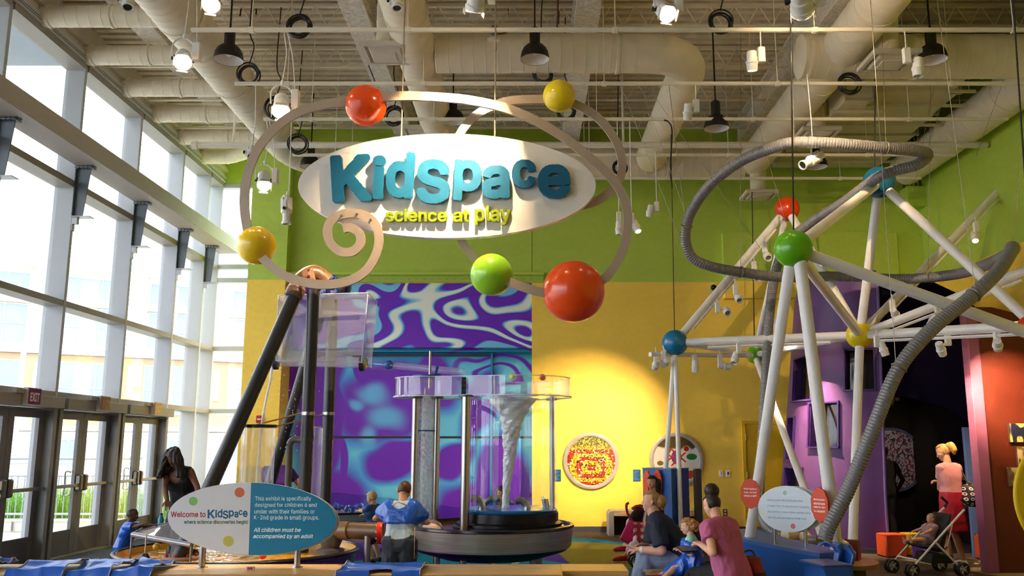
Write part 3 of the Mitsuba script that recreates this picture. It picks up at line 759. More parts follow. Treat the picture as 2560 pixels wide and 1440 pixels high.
track_head(1880, 152, 9.53, P(1900, 700, 10), 'white can lamp on a thin stem under the first track right of the elbow duct', True, s=1.15)
track_head(1720, 278, 11.07, P(1700, 600, 12), 'white can lamp on a thin stem over the left end of the hose loop', True, s=1.1)
track_head(2295, 168, 9.53, P(2295, 400, 9.5), 'white can lamp in front of the dim black pendant at upper right', False, gear=(-.12, 0, .14), s=1.15)
track_head(1625, 527, 13.75, P(1590, 700, 14), 'white can lamp hanging alone right of the sign over the green wall', False)
track_head(1548, 570, 12.4, P(1550, 700, 12.4), 'left of two can lamps hanging low inside the right ribbon loop', False, gear=(0, 0, .16))
track_head(1590, 566, 12.4, P(1640, 680, 12.0), 'right lamp of two hanging low at the right ribbon loop, glowing', True, gear=(-.06, 0, .12))
# ------------------------------------------------------------------ the hanging KidSpace sign
from shapely.ops import transform as sh_transform


def plane(shape, Y):
    """A drawing in photograph pixels (u, -v) laid onto the upright plane at distance Y, as (x, z)."""
    def f(a, b):
        a, b = np.asarray(a, float), np.asarray(b, float)
        p, q = (a - VPX) / F_PX, (720 + b) / F_PX
        k = Y / (CP - SP * q)
        return p * k, CAM_H + (SP + CP * q) * k
    return sh_transform(f, shape)


def slab(shape, Y, t, front=True):
    """Extrudes an (x, z) drawing by t towards the viewer from distance Y."""
    m = extrude(shape, t)
    m.apply_transform(mat4(FACE, (0, Y, 0)))
    return m


def glyph_thin(text):
    m = meshkit.text_mesh(text, 1.0, depth=0.1)
    f = m.faces[(m.face_normals[:, 2] > 0.9)]
    return union_all([sg.Polygon(m.vertices[t][:, :2]) for t in f]).buffer(0.004)


def text_px(text, u0, v0, u1, v1, Y, t=0.002, grow=0.0, bold=True, slant=0.0):
    s = glyph(text, grow) if bold else glyph_thin(text)
    if slant:
        s = affinity.skew(s, xs=slant, origin=(0, 0))
    return slab(plane(fit(s, u0, -v1, u1, -v0), Y), Y, t)


YS = 9.5
sign = thing('hanging_sign', 'big white oval hanging sign reading KidSpace science at play with coloured spheres', 'sign')
ell = sg.Polygon([(1118 + 371 * math.cos(a), -(467 + 130 * math.sin(a))) for a in np.linspace(0, 2 * math.pi, 97)[:-1]])
add('panel', slab(plane(ell, YS), YS + 0.06, 0.1), M('#e6e2da', 0.5), sign, smooth=40)
TEAL = M('#0a5d80', 0.45)
for ch, u0, v0, u1, v1, dg, gr in (('K', 830, 392, 934, 512, -3, .036), ('i', 935, 396, 968, 504, 2, .024), ('d', 968, 388, 1041, 503, 5, .032), ('S', 1044, 405, 1127, 515, 0, .036), ('p', 1134, 406, 1206, 507, 3, .034), ('a', 1206, 421, 1275, 503, 0, .03), ('c', 1280, 406, 1340, 477, 2, .036), ('e', 1344, 418, 1426, 502, -2, .026)):
    g = affinity.rotate(glyph(ch, gr), -dg, origin='centroid')
    add('letter', slab(plane(fit(g, u0, -v1, u1, -v0), YS), YS - 0.055, 0.05), TEAL, sign, smooth=30)
x = 966
LIME = M('#7d8f0c', 0.45)
for word, u0, u1 in (('science', 966, 1119), ('at', 1134, 1174), ('play', 1188, 1277)):
    w = glyph(word, 0.014)
    v1 = 563 if 'y' not in word else 577
    hs = {'science': (526, 559), 'at': (529, 559), 'play': (519, 567)}[word]
    w = fit(w, u0, -hs[1], u1, -hs[0])
    for q, g in enumerate(sorted(getattr(w, 'geoms', [w]), key=lambda g: g.bounds[0])):
        add('small_letter', slab(plane(g, YS), YS - 0.05, 0.03), LIME, sign, smooth=30)
RIB = M('#b7a591', 0.42, 0.25)
r1 = [(862, 577), (880, 574), (902, 588), (905, 612), (888, 632), (858, 634), (832, 614), (823, 585), (834, 556), (866, 540), (905, 541), (938, 562), (951, 600), (942, 645), (915, 684), (870, 708), (805, 715), (740, 702), (690, 675), (640, 620), (622, 560), (618, 490), (634, 415), (672, 350), (735, 297), (810, 270), (915, 256), (1000, 248), (1100, 251), (1190, 261), (1290, 287), (1390, 338), (1470, 398), (1530, 455), (1562, 515), (1566, 580), (1550, 640), (1515, 695), (1470, 722), (1434, 730), (1370, 736), (1310, 722), (1229, 690)]
r2 = [(1240, 694), (1200, 655), (1172, 625), (1150, 590), (1130, 500), (1128, 400), (1142, 340), (1168, 298), (1205, 268), (1260, 245), (1320, 239), (1397, 240), (1450, 256), (1500, 288), (1540, 340), (1558, 395), (1550, 445), (1520, 478), (1480, 500), (1400, 520)]
for pts, w, Y in ((r1, 22, YS - 0.09), (r2, 21, YS + 0.12)):
    ln = sg.LineString([(a, -b) for a, b in spline(pts, 8)])
    add('ribbon', slab(plane(ln.buffer(w / 2, cap_style='flat'), YS), Y + 0.015, 0.03), RIB, sign, smooth=40)
for u, v in ((859, 546), (897, 542), (931, 556)):
    c = P(u, v, YS)
    add('bolt', rod((c[0], YS - .125, c[2]), (c[0], YS - .104, c[2]), 0.012, 10), STEEL, sign)
for (u, v, r, col) in ((915, 264, 53, '#e84c0a'), (1398, 240, 42, '#ecd020'), (641, 614, 48, '#e6c018'), (1229, 687, 53, '#8ecb28'), (1434, 729, 77, '#e84c0a')):
    c = P(u, v, YS)
    add('sphere', ball(c, px(r, YS * 1.02), 4), M(col, 0.22, 0, 0.5, 0.6), sign, smooth=True)
for u, v in ((1003, 346), (1237, 341)):
    c = P(u, v, YS)
    add('hanger_rod', cat(rod((c[0], YS + .01, c[2] - .02), (c[0], YS + .01, ZC), 0.009, 8), rod((c[0], YS + .01, c[2] + 1.03), (c[0], YS + .01, c[2] + 1.13), 0.018, 10)), M('#a39886', 0.4, 0.6), sign)

# ------------------------------------------------------------------ welcome sign and bench in front
YW = 8.75
ws = thing('welcome_sign', 'oval white and teal welcome sign on two steel posts standing on the bench', 'sign')
E = [(630 + 211 * math.cos(a), -(1297 + 90.5 * math.sin(a) + 4 * math.cos(a))) for a in np.linspace(0, 2 * math.pi, 97)[:-1]]
ell = sg.Polygon(E)
add('backing', slab(plane(affinity.translate(ell, 4, -3), YW), YW + .06, 0.02), M('#c9ccc8', 0.4), ws, smooth=40)
add('panel', slab(plane(ell, YW), YW + .02, 0.02), M('#d9d6d6', 0.4), ws, smooth=40)
half = ell.intersection(sg.Polygon([(628, -1200), (900, -1200), (900, -1400), (621, -1400)]))
add('teal_half', slab(plane(half, YW), YW, 0.001), M('#11789c', 0.4), ws, smooth=False)
for (u, v, r, c) in ((483, 1253, 11, '#7fb85a'), (599, 1231, 12.5, '#d8643c'), (571, 1353, 13.5, '#c4bc4e')):
    add('dot', slab(plane(ellipse(r, r, 32, u, -v), YW), YW, 0.001), M(c, 0.45), ws, smooth=False)
for t, u0, v0, u1, v1, c, b, sl in (('Welcome to', 427, 1279, 514, 1293, '#a8182c', 1, 0), ('where science discoveries begin!', 460, 1300, 620, 1312, '#2f5a28', 1, 0),
                                    ('This exhibit is specifically', 638, 1241, 778, 1254, '#e4eef0', 0, 0), ('designed for children 6 and', 637, 1257, 792, 1270, '#e4eef0', 0, 0), ('under with their families or', 636, 1273, 787, 1284, '#e4eef0', 0, 0),
                                    ('K-2nd grade in small groups.', 635, 1288, 798, 1302, '#e4eef0', 0, 0), ('All children must be', 634, 1319, 752, 1330, '#e4eef0', 1, 12), ('accompanied by an adult', 633, 1335, 783, 1348, '#e4eef0', 1, 12)):
    add('lettering', text_px(t, u0, v0, u1, v1, YW, 0.0015, bold=b, slant=sl), M(c, 0.5), ws, smooth=False)
for ch, u0, v0, u1, v1 in (('K', 519, 1274, 537, 1296), ('i', 538, 1275, 543, 1294), ('d', 544, 1273, 556, 1294), ('S', 557, 1276, 571, 1297), ('p', 572, 1276, 585, 1296), ('a', 586, 1279, 596, 1294), ('c', 597, 1275, 606, 1288), ('e', 607, 1277, 619, 1293)):
    add('lettering', text_px(ch, u0, v0, u1, v1, YW, 0.0015, 0.015), TEAL, ws, smooth=False)
for u in (505, 743):
    c = P(u, 1340, YW)
    add('post', rod((c[0], YW + .045, 0.45), (c[0], YW + .045, c[2] + .1), 0.03, 20), STEEL, ws)
    add('foot', lathe([(.001, 0), (.055, 0), (.055, .006), (.032, .012)], 24, None, (c[0], YW + .045, 0.45)), STEEL, ws)


def wood(a, b):
    return lambda p, n, uv: mix(L(a), L(b), fbm(p.x * 3, p.y * 40, p.z * 40)) * (0.92 + 0.14 * noise(p.x * 8, p.y * 120, p.z * 120))


MP('light_wood', wood('#b98e4e', '#d2ab6a'), 0.4)
BLUEP = M('#1f4f9a', 0.4)
bn = thing('bench', 'long low bench with light wood top along the bottom edge of the photo', 'bench')
add('top', box(-5.55, 0.31, 8.33, 9.02, 0.40, 0.45, 0.004), 'light_wood', bn, smooth=False)
add('apron', box(-5.5, 0.25, 8.4, 8.95, 0.06, 0.40), M('#a87428', 0.5), bn, smooth=False)
add('end_top', box(0.31, 0.93, 8.55, 9.04, 0.40, 0.45, 0.004), 'light_wood', bn, smooth=False)
add('end_apron', box(0.31, 0.88, 8.6, 9.0, 0.06, 0.40), M('#a87428', 0.5), bn, smooth=False)
add('step', box(0.8, 1.0, 8.45, 8.6, 0.3, 0.345, 0.004), 'light_wood', bn, smooth=False)
add('step_riser', box(0.82, 0.98, 8.47, 8.6, 0.0, 0.3), M('#a87428', 0.5), bn, smooth=False)
add('plinth', box(-5.45, 0.9, 8.62, 8.9, 0, 0.06), DARK, bn, smooth=False)

# blue vinyl smocks dropped on the bench
MP('vinyl_blue', lambda p, n, uv: L('#1d55b4') * (0.9 + 0.2 * noise(p.x * 5, p.y * 5, p.z * 5)), 0.3, spec=0.6)
TRIM = M('#9aa0b4', 0.5)


def rumpled(x0, x1, seed, hang=0.25, hgt=0.08, neck=None):
    """A smock flung over the bench: crumpled over the top and hanging down in front."""
    nx, ny = int((x1 - x0) / 0.018), 56
    S, Tt = np.meshgrid(np.linspace(0, 1, nx), np.linspace(0, 1, ny), indexing='ij')
    ln = 0.62 + hang
    d = Tt * ln
    edge = 0.06 * (meshkit.noise(np.stack([S * 4, Tt * 0 + seed, S * 0], -1)) - .5)
    x = x0 + (x1 - x0) * S + 0.05 * (meshkit.fbm(np.stack([S * 3, Tt * 3, S * 0 + seed], -1)) - .5)
    y = np.where(d < 0.62, 8.94 - d * (0.6 / 0.62), 8.315 - 0.006 * np.sin(S * 9 + seed))
    z = np.where(d < 0.62, 0.453, 0.453 - (d - 0.62))
    q = np.stack([x * 2.6, d * 4.0, d * 0 + seed], -1)
    ridge = 1 - np.abs(2 * meshkit.noise(q) - 1)
    ridge2 = 1 - np.abs(2 * meshkit.noise(q * 2.3 + 11) - 1)
    f = hgt * (0.9 * ridge ** 3 + 0.25 * ridge2 ** 2)
    z = z + np.where(d < 0.62, f, 0) + np.where(d < .62, 0.02 * (meshkit.noise(np.stack([x * 9, d * 9, d * 0 + seed], -1))), 0)
    y = y - np.where(d >= 0.62, 0.8 * f, f * d / 0.62 * 0.4) + edge * (Tt < 0.02)
    v = np.stack([x, y, z], -1).reshape(-1, 3)
    i, j = np.meshgrid(np.arange(nx - 1), np.arange(ny - 1), indexing='ij')
    f4 = np.stack([i * ny + j, (i + 1) * ny + j, (i + 1) * ny + j + 1, i * ny + j + 1], -1).reshape(-1, 4)
    if neck is not None:
        cx, cd, r = neck
        cen = np.stack([x, d], -1).reshape(-1, 2)[f4].mean(1)
        f4 = f4[np.hypot(cen[:, 0] - cx, cen[:, 1] - cd) > r]
    m = trimesh.Trimesh(v, np.vstack([f4[:, [0, 1, 2]], f4[:, [0, 2, 3]]]), process=False)
    g = v.reshape(nx, ny, 3)
    return m, [g[0], g[-1], g[:, 0]]


for i, (x0, x1, hang, hgt, lab, neck) in enumerate(((-5.75, -4.95, .16, .2, 'crumpled blue vinyl smock heaped at the left end of the bench', None), (-4.72, -4.2, .3, .07, 'blue vinyl smock draped over the bench, second from the left', None), (-4.2, -3.78, .3, .06, 'blue vinyl smock with pale piping, third from the left on the bench', None), (-3.8, -3.4, .3, .06, 'blue vinyl smock ending beside the left post of the welcome sign', None),
                                                   (-1.74, -0.98, .12, .035, 'blue vinyl smock laid flat on the bench behind the standing boy', (-1.34, .62, .1)))):
    k = thing('smock', lab, 'smock', 'blue smocks on the bench')
    m, edges = rumpled(x0, x1, i * 3.7, hang, hgt, neck)
    add('sheet', m, 'vinyl_blue', k, smooth=True)
    for e in edges[:2]:
        add('piping', tube(e[::2] + [0, 0, .003], 0.006, 5), TRIM, k, smooth=True)
tg = thing('bench_tag', 'tiny red and white tag on the bench below the welcome sign', 'tag')
c = P(627, 1418, 8.6)
add('plate', box(c[0] - .04, c[0] + .04, 8.58, 8.6, .45, .485, .004), M('#c8b0ae', .5), tg)
add('mark', box(c[0] - .025, c[0] + .025, 8.576, 8.58, .458, .478), M('#a81c28', .5), tg)
# ------------------------------------------------------------------ round pool with the pipe tower
PVC = M('#242426', 0.36)
PVCB = M('#4a3f34', 0.35)
TAN = M('#8a6448', 0.35)
CX, CY, CR = -3.4, 10.8, 1.38
pool = thing('water_pool', 'low round pool with yellow bottom and black rim under the pipe tower', 'pool')
add('outer_wall', lathe([(1.2, 0.0), (1.26, .03), (1.36, .37), (1.37, .385)], 72, None, (CX, CY, 0)), MP('wet_steel', lambda p, n, uv: L('#6a6a70') * (0.6 + 0.8 * fbm(p.x * 30, p.y * 30, p.z * 30)), 0.3, 0.8), pool, smooth=50)
add('rim', lathe([(1.335, .375), (1.345, .405), (1.37, .415), (1.395, .405), (1.4, .385), (1.385, .37)], 72, None, (CX, CY, 0)), M('#1c1c28', 0.2), pool, smooth=60)
add('basin', lathe([(1.34, .39), (1.31, .32), (1.25, .285), (.001, .28)], 72, None, (CX, CY, 0)), M('#d0960e', 0.35), pool, smooth=50)
scene['pool_water'] = {'type': 'bumpmap', 'arbitrary': proc(lambda p, n, uv: 0.5 * noise(p.x * 9, p.y * 9) + 0.25 * noise(p.x * 23, p.y * 23), 3e-3), 'scale': 0.05,
                       'b': {'type': 'twosided', 'b': {'type': 'principled', 'base_color': rgb('#c48a10'), 'roughness': 0.08, 'specular': 0.7}}}
add('water', lathe([(1.315, .325), (.001, .326)], 72, None, (CX, CY, 0)), 'pool_water', pool, smooth=False)
for (u, v, Y, r, c, lab) in ((657, 1389, 10.1, .04, '#d81c2c', 'red plastic ball floating under the welcome sign'), (472, 1360, 10.3, .04, '#d81c4c', 'pinkish red ball beside the left post of the welcome sign'), (392, 1367, 10.35, .045, '#b08c08', 'yellow ball floating at the left of the pool'), (423, 1321, 11.4, .04, '#d0203a', 'red ball on the tilted trough by the small boy')):
    c0 = P(u, v, Y)
    add('float_ball', ball((c0[0], c0[1], max(c0[2], .345)), r, 3), M(c, 0.25, 0, .5, .5), None, lab, 'ball', 'floating balls in the pool', smooth=True)
# bolted grey stand and black pads in the pool
st = thing('bolted_stand', 'grey pipe stub on a flange with red bolts inside the pool', 'pipe stub')
c = P(455, 1365, 10.45)
c[2] = 0.33
add('stub', lathe([(.001, .22), (.11, .21), (.115, .18), (.125, .03), (.125, 0)], 28, None, c), M('#4a4a4c', .5), st)
add('flange', lathe([(.001, .03), (.2, .03), (.21, .02), (.21, 0)], 28, None, c), M('#a08878', .5), st)
for q in range(8):
    a = q * math.pi / 4
    add('bolt', rod(c + [.17 * math.cos(a), .17 * math.sin(a), .03], c + [.17 * math.cos(a), .17 * math.sin(a), .055], .02, 8), M('#b01c1c', .4), st)
for i, (u, v, Y) in enumerate(((363, 1374, 10.2), (428, 1362, 11.0), (487, 1366, 10.6))):
    c = P(u, v, Y)
    k = thing('pad_weight', ('black weight on a thin rod at the left of the pool', 'black weight under the middle of the trough in the pool', 'black weight beside the grey pipe stub in the pool')[i], 'weight', 'black weights hanging under the trough')
    add('pad', lathe([(.001, .09), (.03, .085), (.05, .05), (.055, 0), (.001, -.01)], 16, None, (c[0], c[1], .33)), BLACK, k)
    add('rod', rod((c[0], c[1], .4), (c[0], c[1], .62), .007, 6), STEEL, k)
tr = thing('water_trough', 'tilted clear and metal trough over the pool beside the small boy', 'trough')
a, b, c, d = P(330, 1336, 10.4), P(478, 1362, 10.2), P(440, 1305, 11.5), P(360, 1318, 11.5)
m = tm(m3.Manifold.hull_points(np.vstack([np.array([a, b, c, d]), np.array([a, b, c, d]) + [0, 0, -.012]])))
add('plate', m, 'frosted', tr, smooth=False)
add('front_rail', cat(rod(a, b, .028, 12)), M('#a4a8b4', .3, .4), tr)
add('side_rail', cat(rod(a, d, .016, 10), rod(d, c, .016, 10), rod(c, b, .016, 10)), M('#5c5e62', .4, .3), tr)
for p0 in (a, b, c):
    add('leg', rod(p0, (p0[0], p0[1], .3), .012, 8), STEEL2, tr)
bt = thing('water_bottle', 'small teal bottle behind the trough by the glass door', 'bottle')
c = P(402, 1300, 11.9)
add('body', lathe([(.001, -.12), (.035, -.12), (.036, .02), (.02, .05), (.018, .06), (.001, .06)], 16, None, c), M('#1c8a96', .3), bt)
add('cap', lathe([(.001, .09), (.022, .088), (.022, .06), (.001, .06)], 16, None, c), M('#24406a', .4), bt)
add('stand', box(c[0] - .12, c[0] + .12, 11.85, 12.0, 0, c[2] - .12), M('#3a3a3e', .5), bt)

tw = thing('pipe_tower', 'tall tower of dark grey plastic pipes with tan elbow and clear tank on top', 'water exhibit')
H = P(770, 708, 11.15)
X2, X3 = P(763, 1200, 11.1)[0], P(815, 1200, 12.3)[0]
TOP2 = P(780, 725, 11.1)
add('leg', rod(P(742, 728, 11.1), (P(444, 1370, 10.35)[0], 10.35, .3), 0.088, 28), PVC, tw)
add('leg', rod((X2, 11.1, .3), (X2, 11.1, TOP2[2]), 0.078, 28), PVC, tw)
add('leg', rod((X3, 12.3, .0), (X3, 12.3, P(832, 735, 12.3)[2]), 0.076, 28), PVC, tw)
a, b = P(812, 745, 12.2), P(640, 1330, 13.1)
add('leg', rod(a, b + (b - a) * .06, 0.075, 28), PVC, tw)
d = P(742, 728, 11.1) - np.array([P(444, 1370, 10.35)[0], 10.35, .3])
d /= np.linalg.norm(d)
q = P(737, 733, 11.08)
cl = add('collar', lathe([(.09, -.06), (.118, -.05), (.118, .05), (.09, .06)], 24, d, q), M('#55433a', .35), tw, smooth=30)
add('collar_lip', lathe([(.1, .05), (.112, .06), (.112, .09), (.085, .1)], 24, d, q), M('#94705a', .35), cl)
# tan elbow with red bolts, blue flanges
el = tube(spline([q + d * .06, q + d * .18, H + [.0, 0, .12], H + [.1, .05, .14], H + [.22, .1, .05]], 6), .1, 24)
add('elbow', el, TAN, tw, smooth=50)
fl = lathe([(.09, -.03), (.15, -.03), (.155, 0), (.15, .03), (.09, .03)], 28, (.8, -.25, .25), H + [.1, .02, .07])
f = add('flange', fl, M('#a88468', .35), tw, smooth=40)
fr = frame_of((.8, -.25, .25))
for i in range(10):
    a = i * math.pi / 5
    o = H + [.1, .02, .07] + fr @ [.13 * math.cos(a), .13 * math.sin(a), 0]
    add('bolt', ball(o - fr[:, 2] * 0.0 + fr @ [.02 * math.cos(a), .02 * math.sin(a), -.02], .022, 2), M('#7a0f14', .3), f)
B1 = P(812, 710, 11.5)
for i, (uu, vv, yy) in enumerate(((808, 712, 11.4), (836, 716, 11.6), (862, 722, 12.2))):
    o = P(uu, vv, yy)
    g = add('blue_flange', lathe([(.05, -.02), (.16 - .01 * i, -.02), (.165 - .01 * i, 0), (.16 - .01 * i, .02), (.05, .02)], 28, (.9, .5, .2), o), M('#173a8c', .35), tw, smooth=40)
    fr = frame_of((.9, .5, .2))
    for w in range(6):
        a = w * math.pi / 3
        add('bolt', ball(o + fr @ [.12 * math.cos(a), .12 * math.sin(a), -.02], .014, 1), M('#7a0f14', .3), g)
add('bridge_pipe', rod(P(795, 705, 11.3), P(866, 722, 12.3), .075, 20), M('#6f645c', .4), tw)
# frosted acrylic tank
YT0, YT1 = 11.32, 12.05
q0 = [P(696, 738, YT0), P(920, 732, YT0), P(904, 906, YT0), P(690, 902, YT0)]
q1 = [p + [0, YT1 - YT0, 0] for p in q0]
for idx, nm in (((0, 1, 2, 3), 'tank_wall'),):
    for qs in (q0, q1, [q0[0], q1[0], q1[3], q0[3]], [q0[1], q1[1], q1[2], q0[2]]):
        add('tank_wall', trimesh.Trimesh(np.array(qs), [[0, 1, 2], [0, 2, 3]]), 'frosted', tw, smooth=False)
add('tank_edge', cat([rod(q0[i], q0[(i + 1) % 4], .006, 6) for i in range(4)] + [rod(q0[i], q1[i], .006, 6) for i in range(4)]), M('#c8ccd6', .3), tw)
add('tank_band', cat(rod(P(800, 745, YT1 - .3), P(918, 742, YT1 - .3), .03, 8)), M('#1c3a86', .4), tw)
# clear discharge pipe
A, Bq, C = P(690, 905, 11.6), P(905, 908, 11.6), P(1160, 930, 11.3)
add('clear_pipe', tube([A, Bq], [.06, .06], 24, caps=False), 'frosted', tw, smooth=True)
add('clear_pipe', tube([Bq, P(985, 914, 11.5)], [.07, .065], 24, caps=False), 'acrylic', tw, smooth=True)
add('clear_pipe', tube([P(985, 914, 11.5), C], [.045, .045], 24, caps=False), 'frosted', tw, smooth=True)
for o, r in ((A, .1), (Bq, .105)):
    add('end_flange', lathe([(.045, -.025), (r, -.025), (r, .025), (.045, .025)], 24, (1, 0, 0), o), BLACK, tw)
add('flange_pin', rod(Bq + [-.12, -.02, .09], Bq + [.05, -.02, .09], .012, 8), BLACK, tw)
add('yellow_ring', lathe([(.03, -.04), (.075, -.03), (.075, .03), (.03, .04)], 20, (1, 0, 0), Bq + [.03, 0, 0]), M('#d0b818', .35), tw)
add('blue_stop', ball(P(972, 912, 11.5), .06, 3), M('#1a56a8', .3), tw, smooth=True)
for u, z in ((0, 1034), (1, 1098)):
    for X, Y, r in ((X2, 11.1, .078), (X3, 12.3, .076)):
        zz = P(780, z, Y)[2]
        add('strap', lathe([(r + .001, -.022), (r + .006, -.02), (r + .006, .02), (r + .001, .022)], 28, None, (X, Y, zz)), STEEL if u == 0 else M('#3a3634', .3, .4), tw)
R1 = P(618, 1062, 11.0)
add('brass_rod', cat(rod(P(634, 1064, 11.0), (X2 - .07, 11.1, P(755, 1032, 11.1)[2]), .01, 8), rod(P(690, 1066, 11.0), (X3 - .07, 12.3, P(820, 1036, 12.3)[2]), .01, 8)), M('#b89468', .3, .7), tw)
sp = tube(spline([(X2 - .05, 11.15, P(760, 1100, 11.1)[2]), (P(735, 1100, 11.2)[0], 11.2, P(735, 1099, 11.2)[2]), (P(724, 1108, 11.2)[0], 11.2, P(724, 1112, 11.2)[2]), (P(723, 1140, 11.2)[0], 11.2, P(723, 1140, 11.2)[2]), (P(722, 1200, 11.2)[0], 11.2, .32)], 5), .042, 16)
add('side_pipe', sp, M('#55504c', .4), tw, smooth=50)
# clear catch cylinder under the jet, clear tube between the legs
cc = thing('catch_cylinder', 'clear acrylic cylinder with black top rim catching the water jet', 'cylinder')
c = P(648, 1066, 11.0)
add('wall', lathe([(.2, .3), (.2, c[2])], 40, None, (c[0], 11.0, 0)), 'frosted', cc, smooth=True)
add('rim', lathe([(.19, c[2] - .015), (.215, c[2] - .015), (.215, c[2] + .02), (.19, c[2] + .02), (.19, c[2] - .015)], 40, None, (c[0], 11.0, 0)), BLACK, cc)
add('foot', lathe([(.001, .29), (.22, .29), (.22, .32), (.19, .32)], 32, None, (c[0], 11.0, 0)), BLACK, cc)
c2 = P(789, 1068, 11.7)
c3 = thing('clear_tube', 'narrow clear tube standing between the two upright pipes', 'tube')
add('wall', lathe([(.085, .0), (.085, c2[2])], 28, None, (c2[0], 11.75, 0)), 'frosted', c3, smooth=True)
add('cap_ring', lathe([(.08, c2[2] - .01), (.092, c2[2] - .01), (.092, c2[2] + .01), (.08, c2[2] + .01), (.08, c2[2] - .01)], 28, None, (c2[0], 11.75, 0)), M('#b8bcc4', .3), c3)
rnd = random.Random(5)
J = spline([A + [-.05, 0, -.08], P(676, 950, 11.4), P(663, 1010, 11.2), P(655, 1062, 11.0), P(648, 1130, 11.0), (c[0], 11.0, .9)], 12)
add('water_jet', tube(J, [.012 + .008 * rnd.random() for _ in J], 7), 'splash', None, 'thin white water jet falling from the tank pipe into the clear cylinder', 'water', smooth=True)
drops = []
for i in range(170):
    o = P(rnd.gauss(690, 40), rnd.uniform(880, 1130), rnd.uniform(11, 11.8))
    drops.append(moved(trimesh.creation.icosphere(0), mat4(np.eye(3) * rnd.uniform(.003, .009), o)))
add('water_drops', cat(drops), 'splash', None, 'white water drops flying around the jet beside the clear tank', 'water', kind='stuff', smooth=True)

# big horizontal pipe with red flange
hp = thing('horizontal_pipe', 'thick brown pipe lying level with a bolted red flange beside the boy in the smock', 'pipe')
a, b = P(838, 1326, 10.7), P(952, 1328, 10.5)
add('pipe', tube([a, P(874, 1326, 10.65), b], [.098, .095, .095], 28), M('#57432e', .35, .2), hp, smooth=40)
add('sleeve', tube([P(838, 1326, 10.7), P(874, 1326, 10.63)], [.102, .102], 28), M('#6a5236', .35, .2), hp, smooth=40)
add('red_flange', lathe([(.09, -.03), (.14, -.03), (.145, 0), (.14, .03), (.09, .03)], 28, (1, 0, 0), b), M('#c8280f', .35), hp, smooth=40)
for i in range(10):
    t = i * math.pi / 5
    add('bolt', ball(b + [-.03, .12 * math.cos(t), .12 * math.sin(t)], .012, 1), M('#d8c8c0', .4), hp)
pm = add('pump_housing', lathe([(.001, .34), (.07, .33), (.13, .24), (.14, .1), (.1, .0), (.16, -.02), (.16, -.06), (.001, -.06)], 24, None, (a[0] - .05, 10.72, .42)), M('#3c3b3c', .45), hp)
add('prop', rod((b[0] - .15, 10.5, b[2] - .05), (b[0] - .15, 10.5, 0), .04, 12), STEEL2, hp)

# ------------------------------------------------------------------ vortex table
VX, VY, VR = -0.45, 11.1, 0.975
vt = thing('vortex_table', 'round stainless water table with clear vortex cylinder and two-lobed clear tray', 'water exhibit')
BR = MP('brushed_steel', lambda p, n, uv: L('#b9b1a4') * (0.8 + 0.4 * noise(p.x * 4, p.y * 4, p.z * 90)), 0.34, 0.65)
add('basin_band', lathe([(.95, .40), (.965, .42), (.985, .62), (.985, .64)], 80, None, (VX, VY, 0)), BR, vt, smooth=50)
add('basin_rim', lathe([(.94, .62), (.945, .655), (.97, .668), (1.0, .66), (1.005, .635), (.99, .625)], 80, None, (VX, VY, 0)), M('#12121a', .25), vt, smooth=60)
add('basin_deck', lathe([(.945, .635), (.93, .60), (.001, .60)], 80, None, (VX, VY, 0)), M('#6a3020', .35), vt, smooth=40)
add('underbowl', lathe([(.955, .41), (.9, .36), (.6, .27), (.001, .25)], 64, None, (VX, VY, 0)), M('#0e0e10', .4), vt, smooth=50)
for x, y in ((-1.08, 10.75), (-.75, 10.5), (.05, 10.75), (.12, 11.2), (-.5, 11.6)):
    add('leg', rod((x, y, 0), (x, y, .33), .042, 20), STEEL, vt)
C0 = np.array([-.24, 11.1, 0])
add('cylinder_base', lathe([(.001, .60), (.68, .60), (.68, .64), (.645, .65), (.645, .68), (.62, .69), (.60, .70), (.60, .80), (.585, .81), (.001, .81)], 64, None, C0), M('#0f0f16', .3), vt, smooth=40)
add('blue_floor', lathe([(.58, .80), (.585, .83), (.56, .845), (.001, .845)], 64, None, C0), M('#0a5f9c', .15), vt, smooth=40)
cyl = add('cylinder_wall', lathe([(.575, .80), (.575, 2.19)], 72, None, C0), 'acrylic', vt, smooth=True)
add('seam', rod(C0 + [.52, -.24, .82], C0 + [.52, -.24, 2.18], .007, 6), M('#dfe4e8', .3), cyl)
add('seam', rod(C0 + [-.38, -.43, .82], C0 + [-.38, -.43, 2.18], .005, 6), M('#dfe4e8', .3), cyl)
# the whirlpool: a twisting funnel
prof = [(1283, 996, 62), (1283, 1010, 52), (1282, 1030, 36), (1280, 1055, 27), (1277, 1085, 22), (1275, 1120, 17), (1272, 1160, 14), (1268, 1200, 11), (1265, 1245, 9), (1263, 1288, 8)]
pc = spline([[*P(u, v, 11.1), px(w, 10.8)] for u, v, w in prof], 14)
rings = []
for i, (x, y, z, r) in enumerate(pc):
    a = np.arange(36) * 2 * np.pi / 36
    rr = r * (1 + 0.07 * np.sin(3 * a + 26 * z) + 0.05 * np.sin(7 * a - 40 * z) + .04 * np.sin(60 * z + 2 * a))
    rings.append(np.column_stack([x + rr * np.cos(a), y + rr * np.sin(a), np.full(36, z)]))
v = np.vstack(rings)
i, j = np.meshgrid(np.arange(len(rings) - 1), np.arange(36), indexing='ij')
f = np.stack([i * 36 + j, i * 36 + (j + 1) % 36, (i + 1) * 36 + (j + 1) % 36, (i + 1) * 36 + j], -1).reshape(-1, 4)
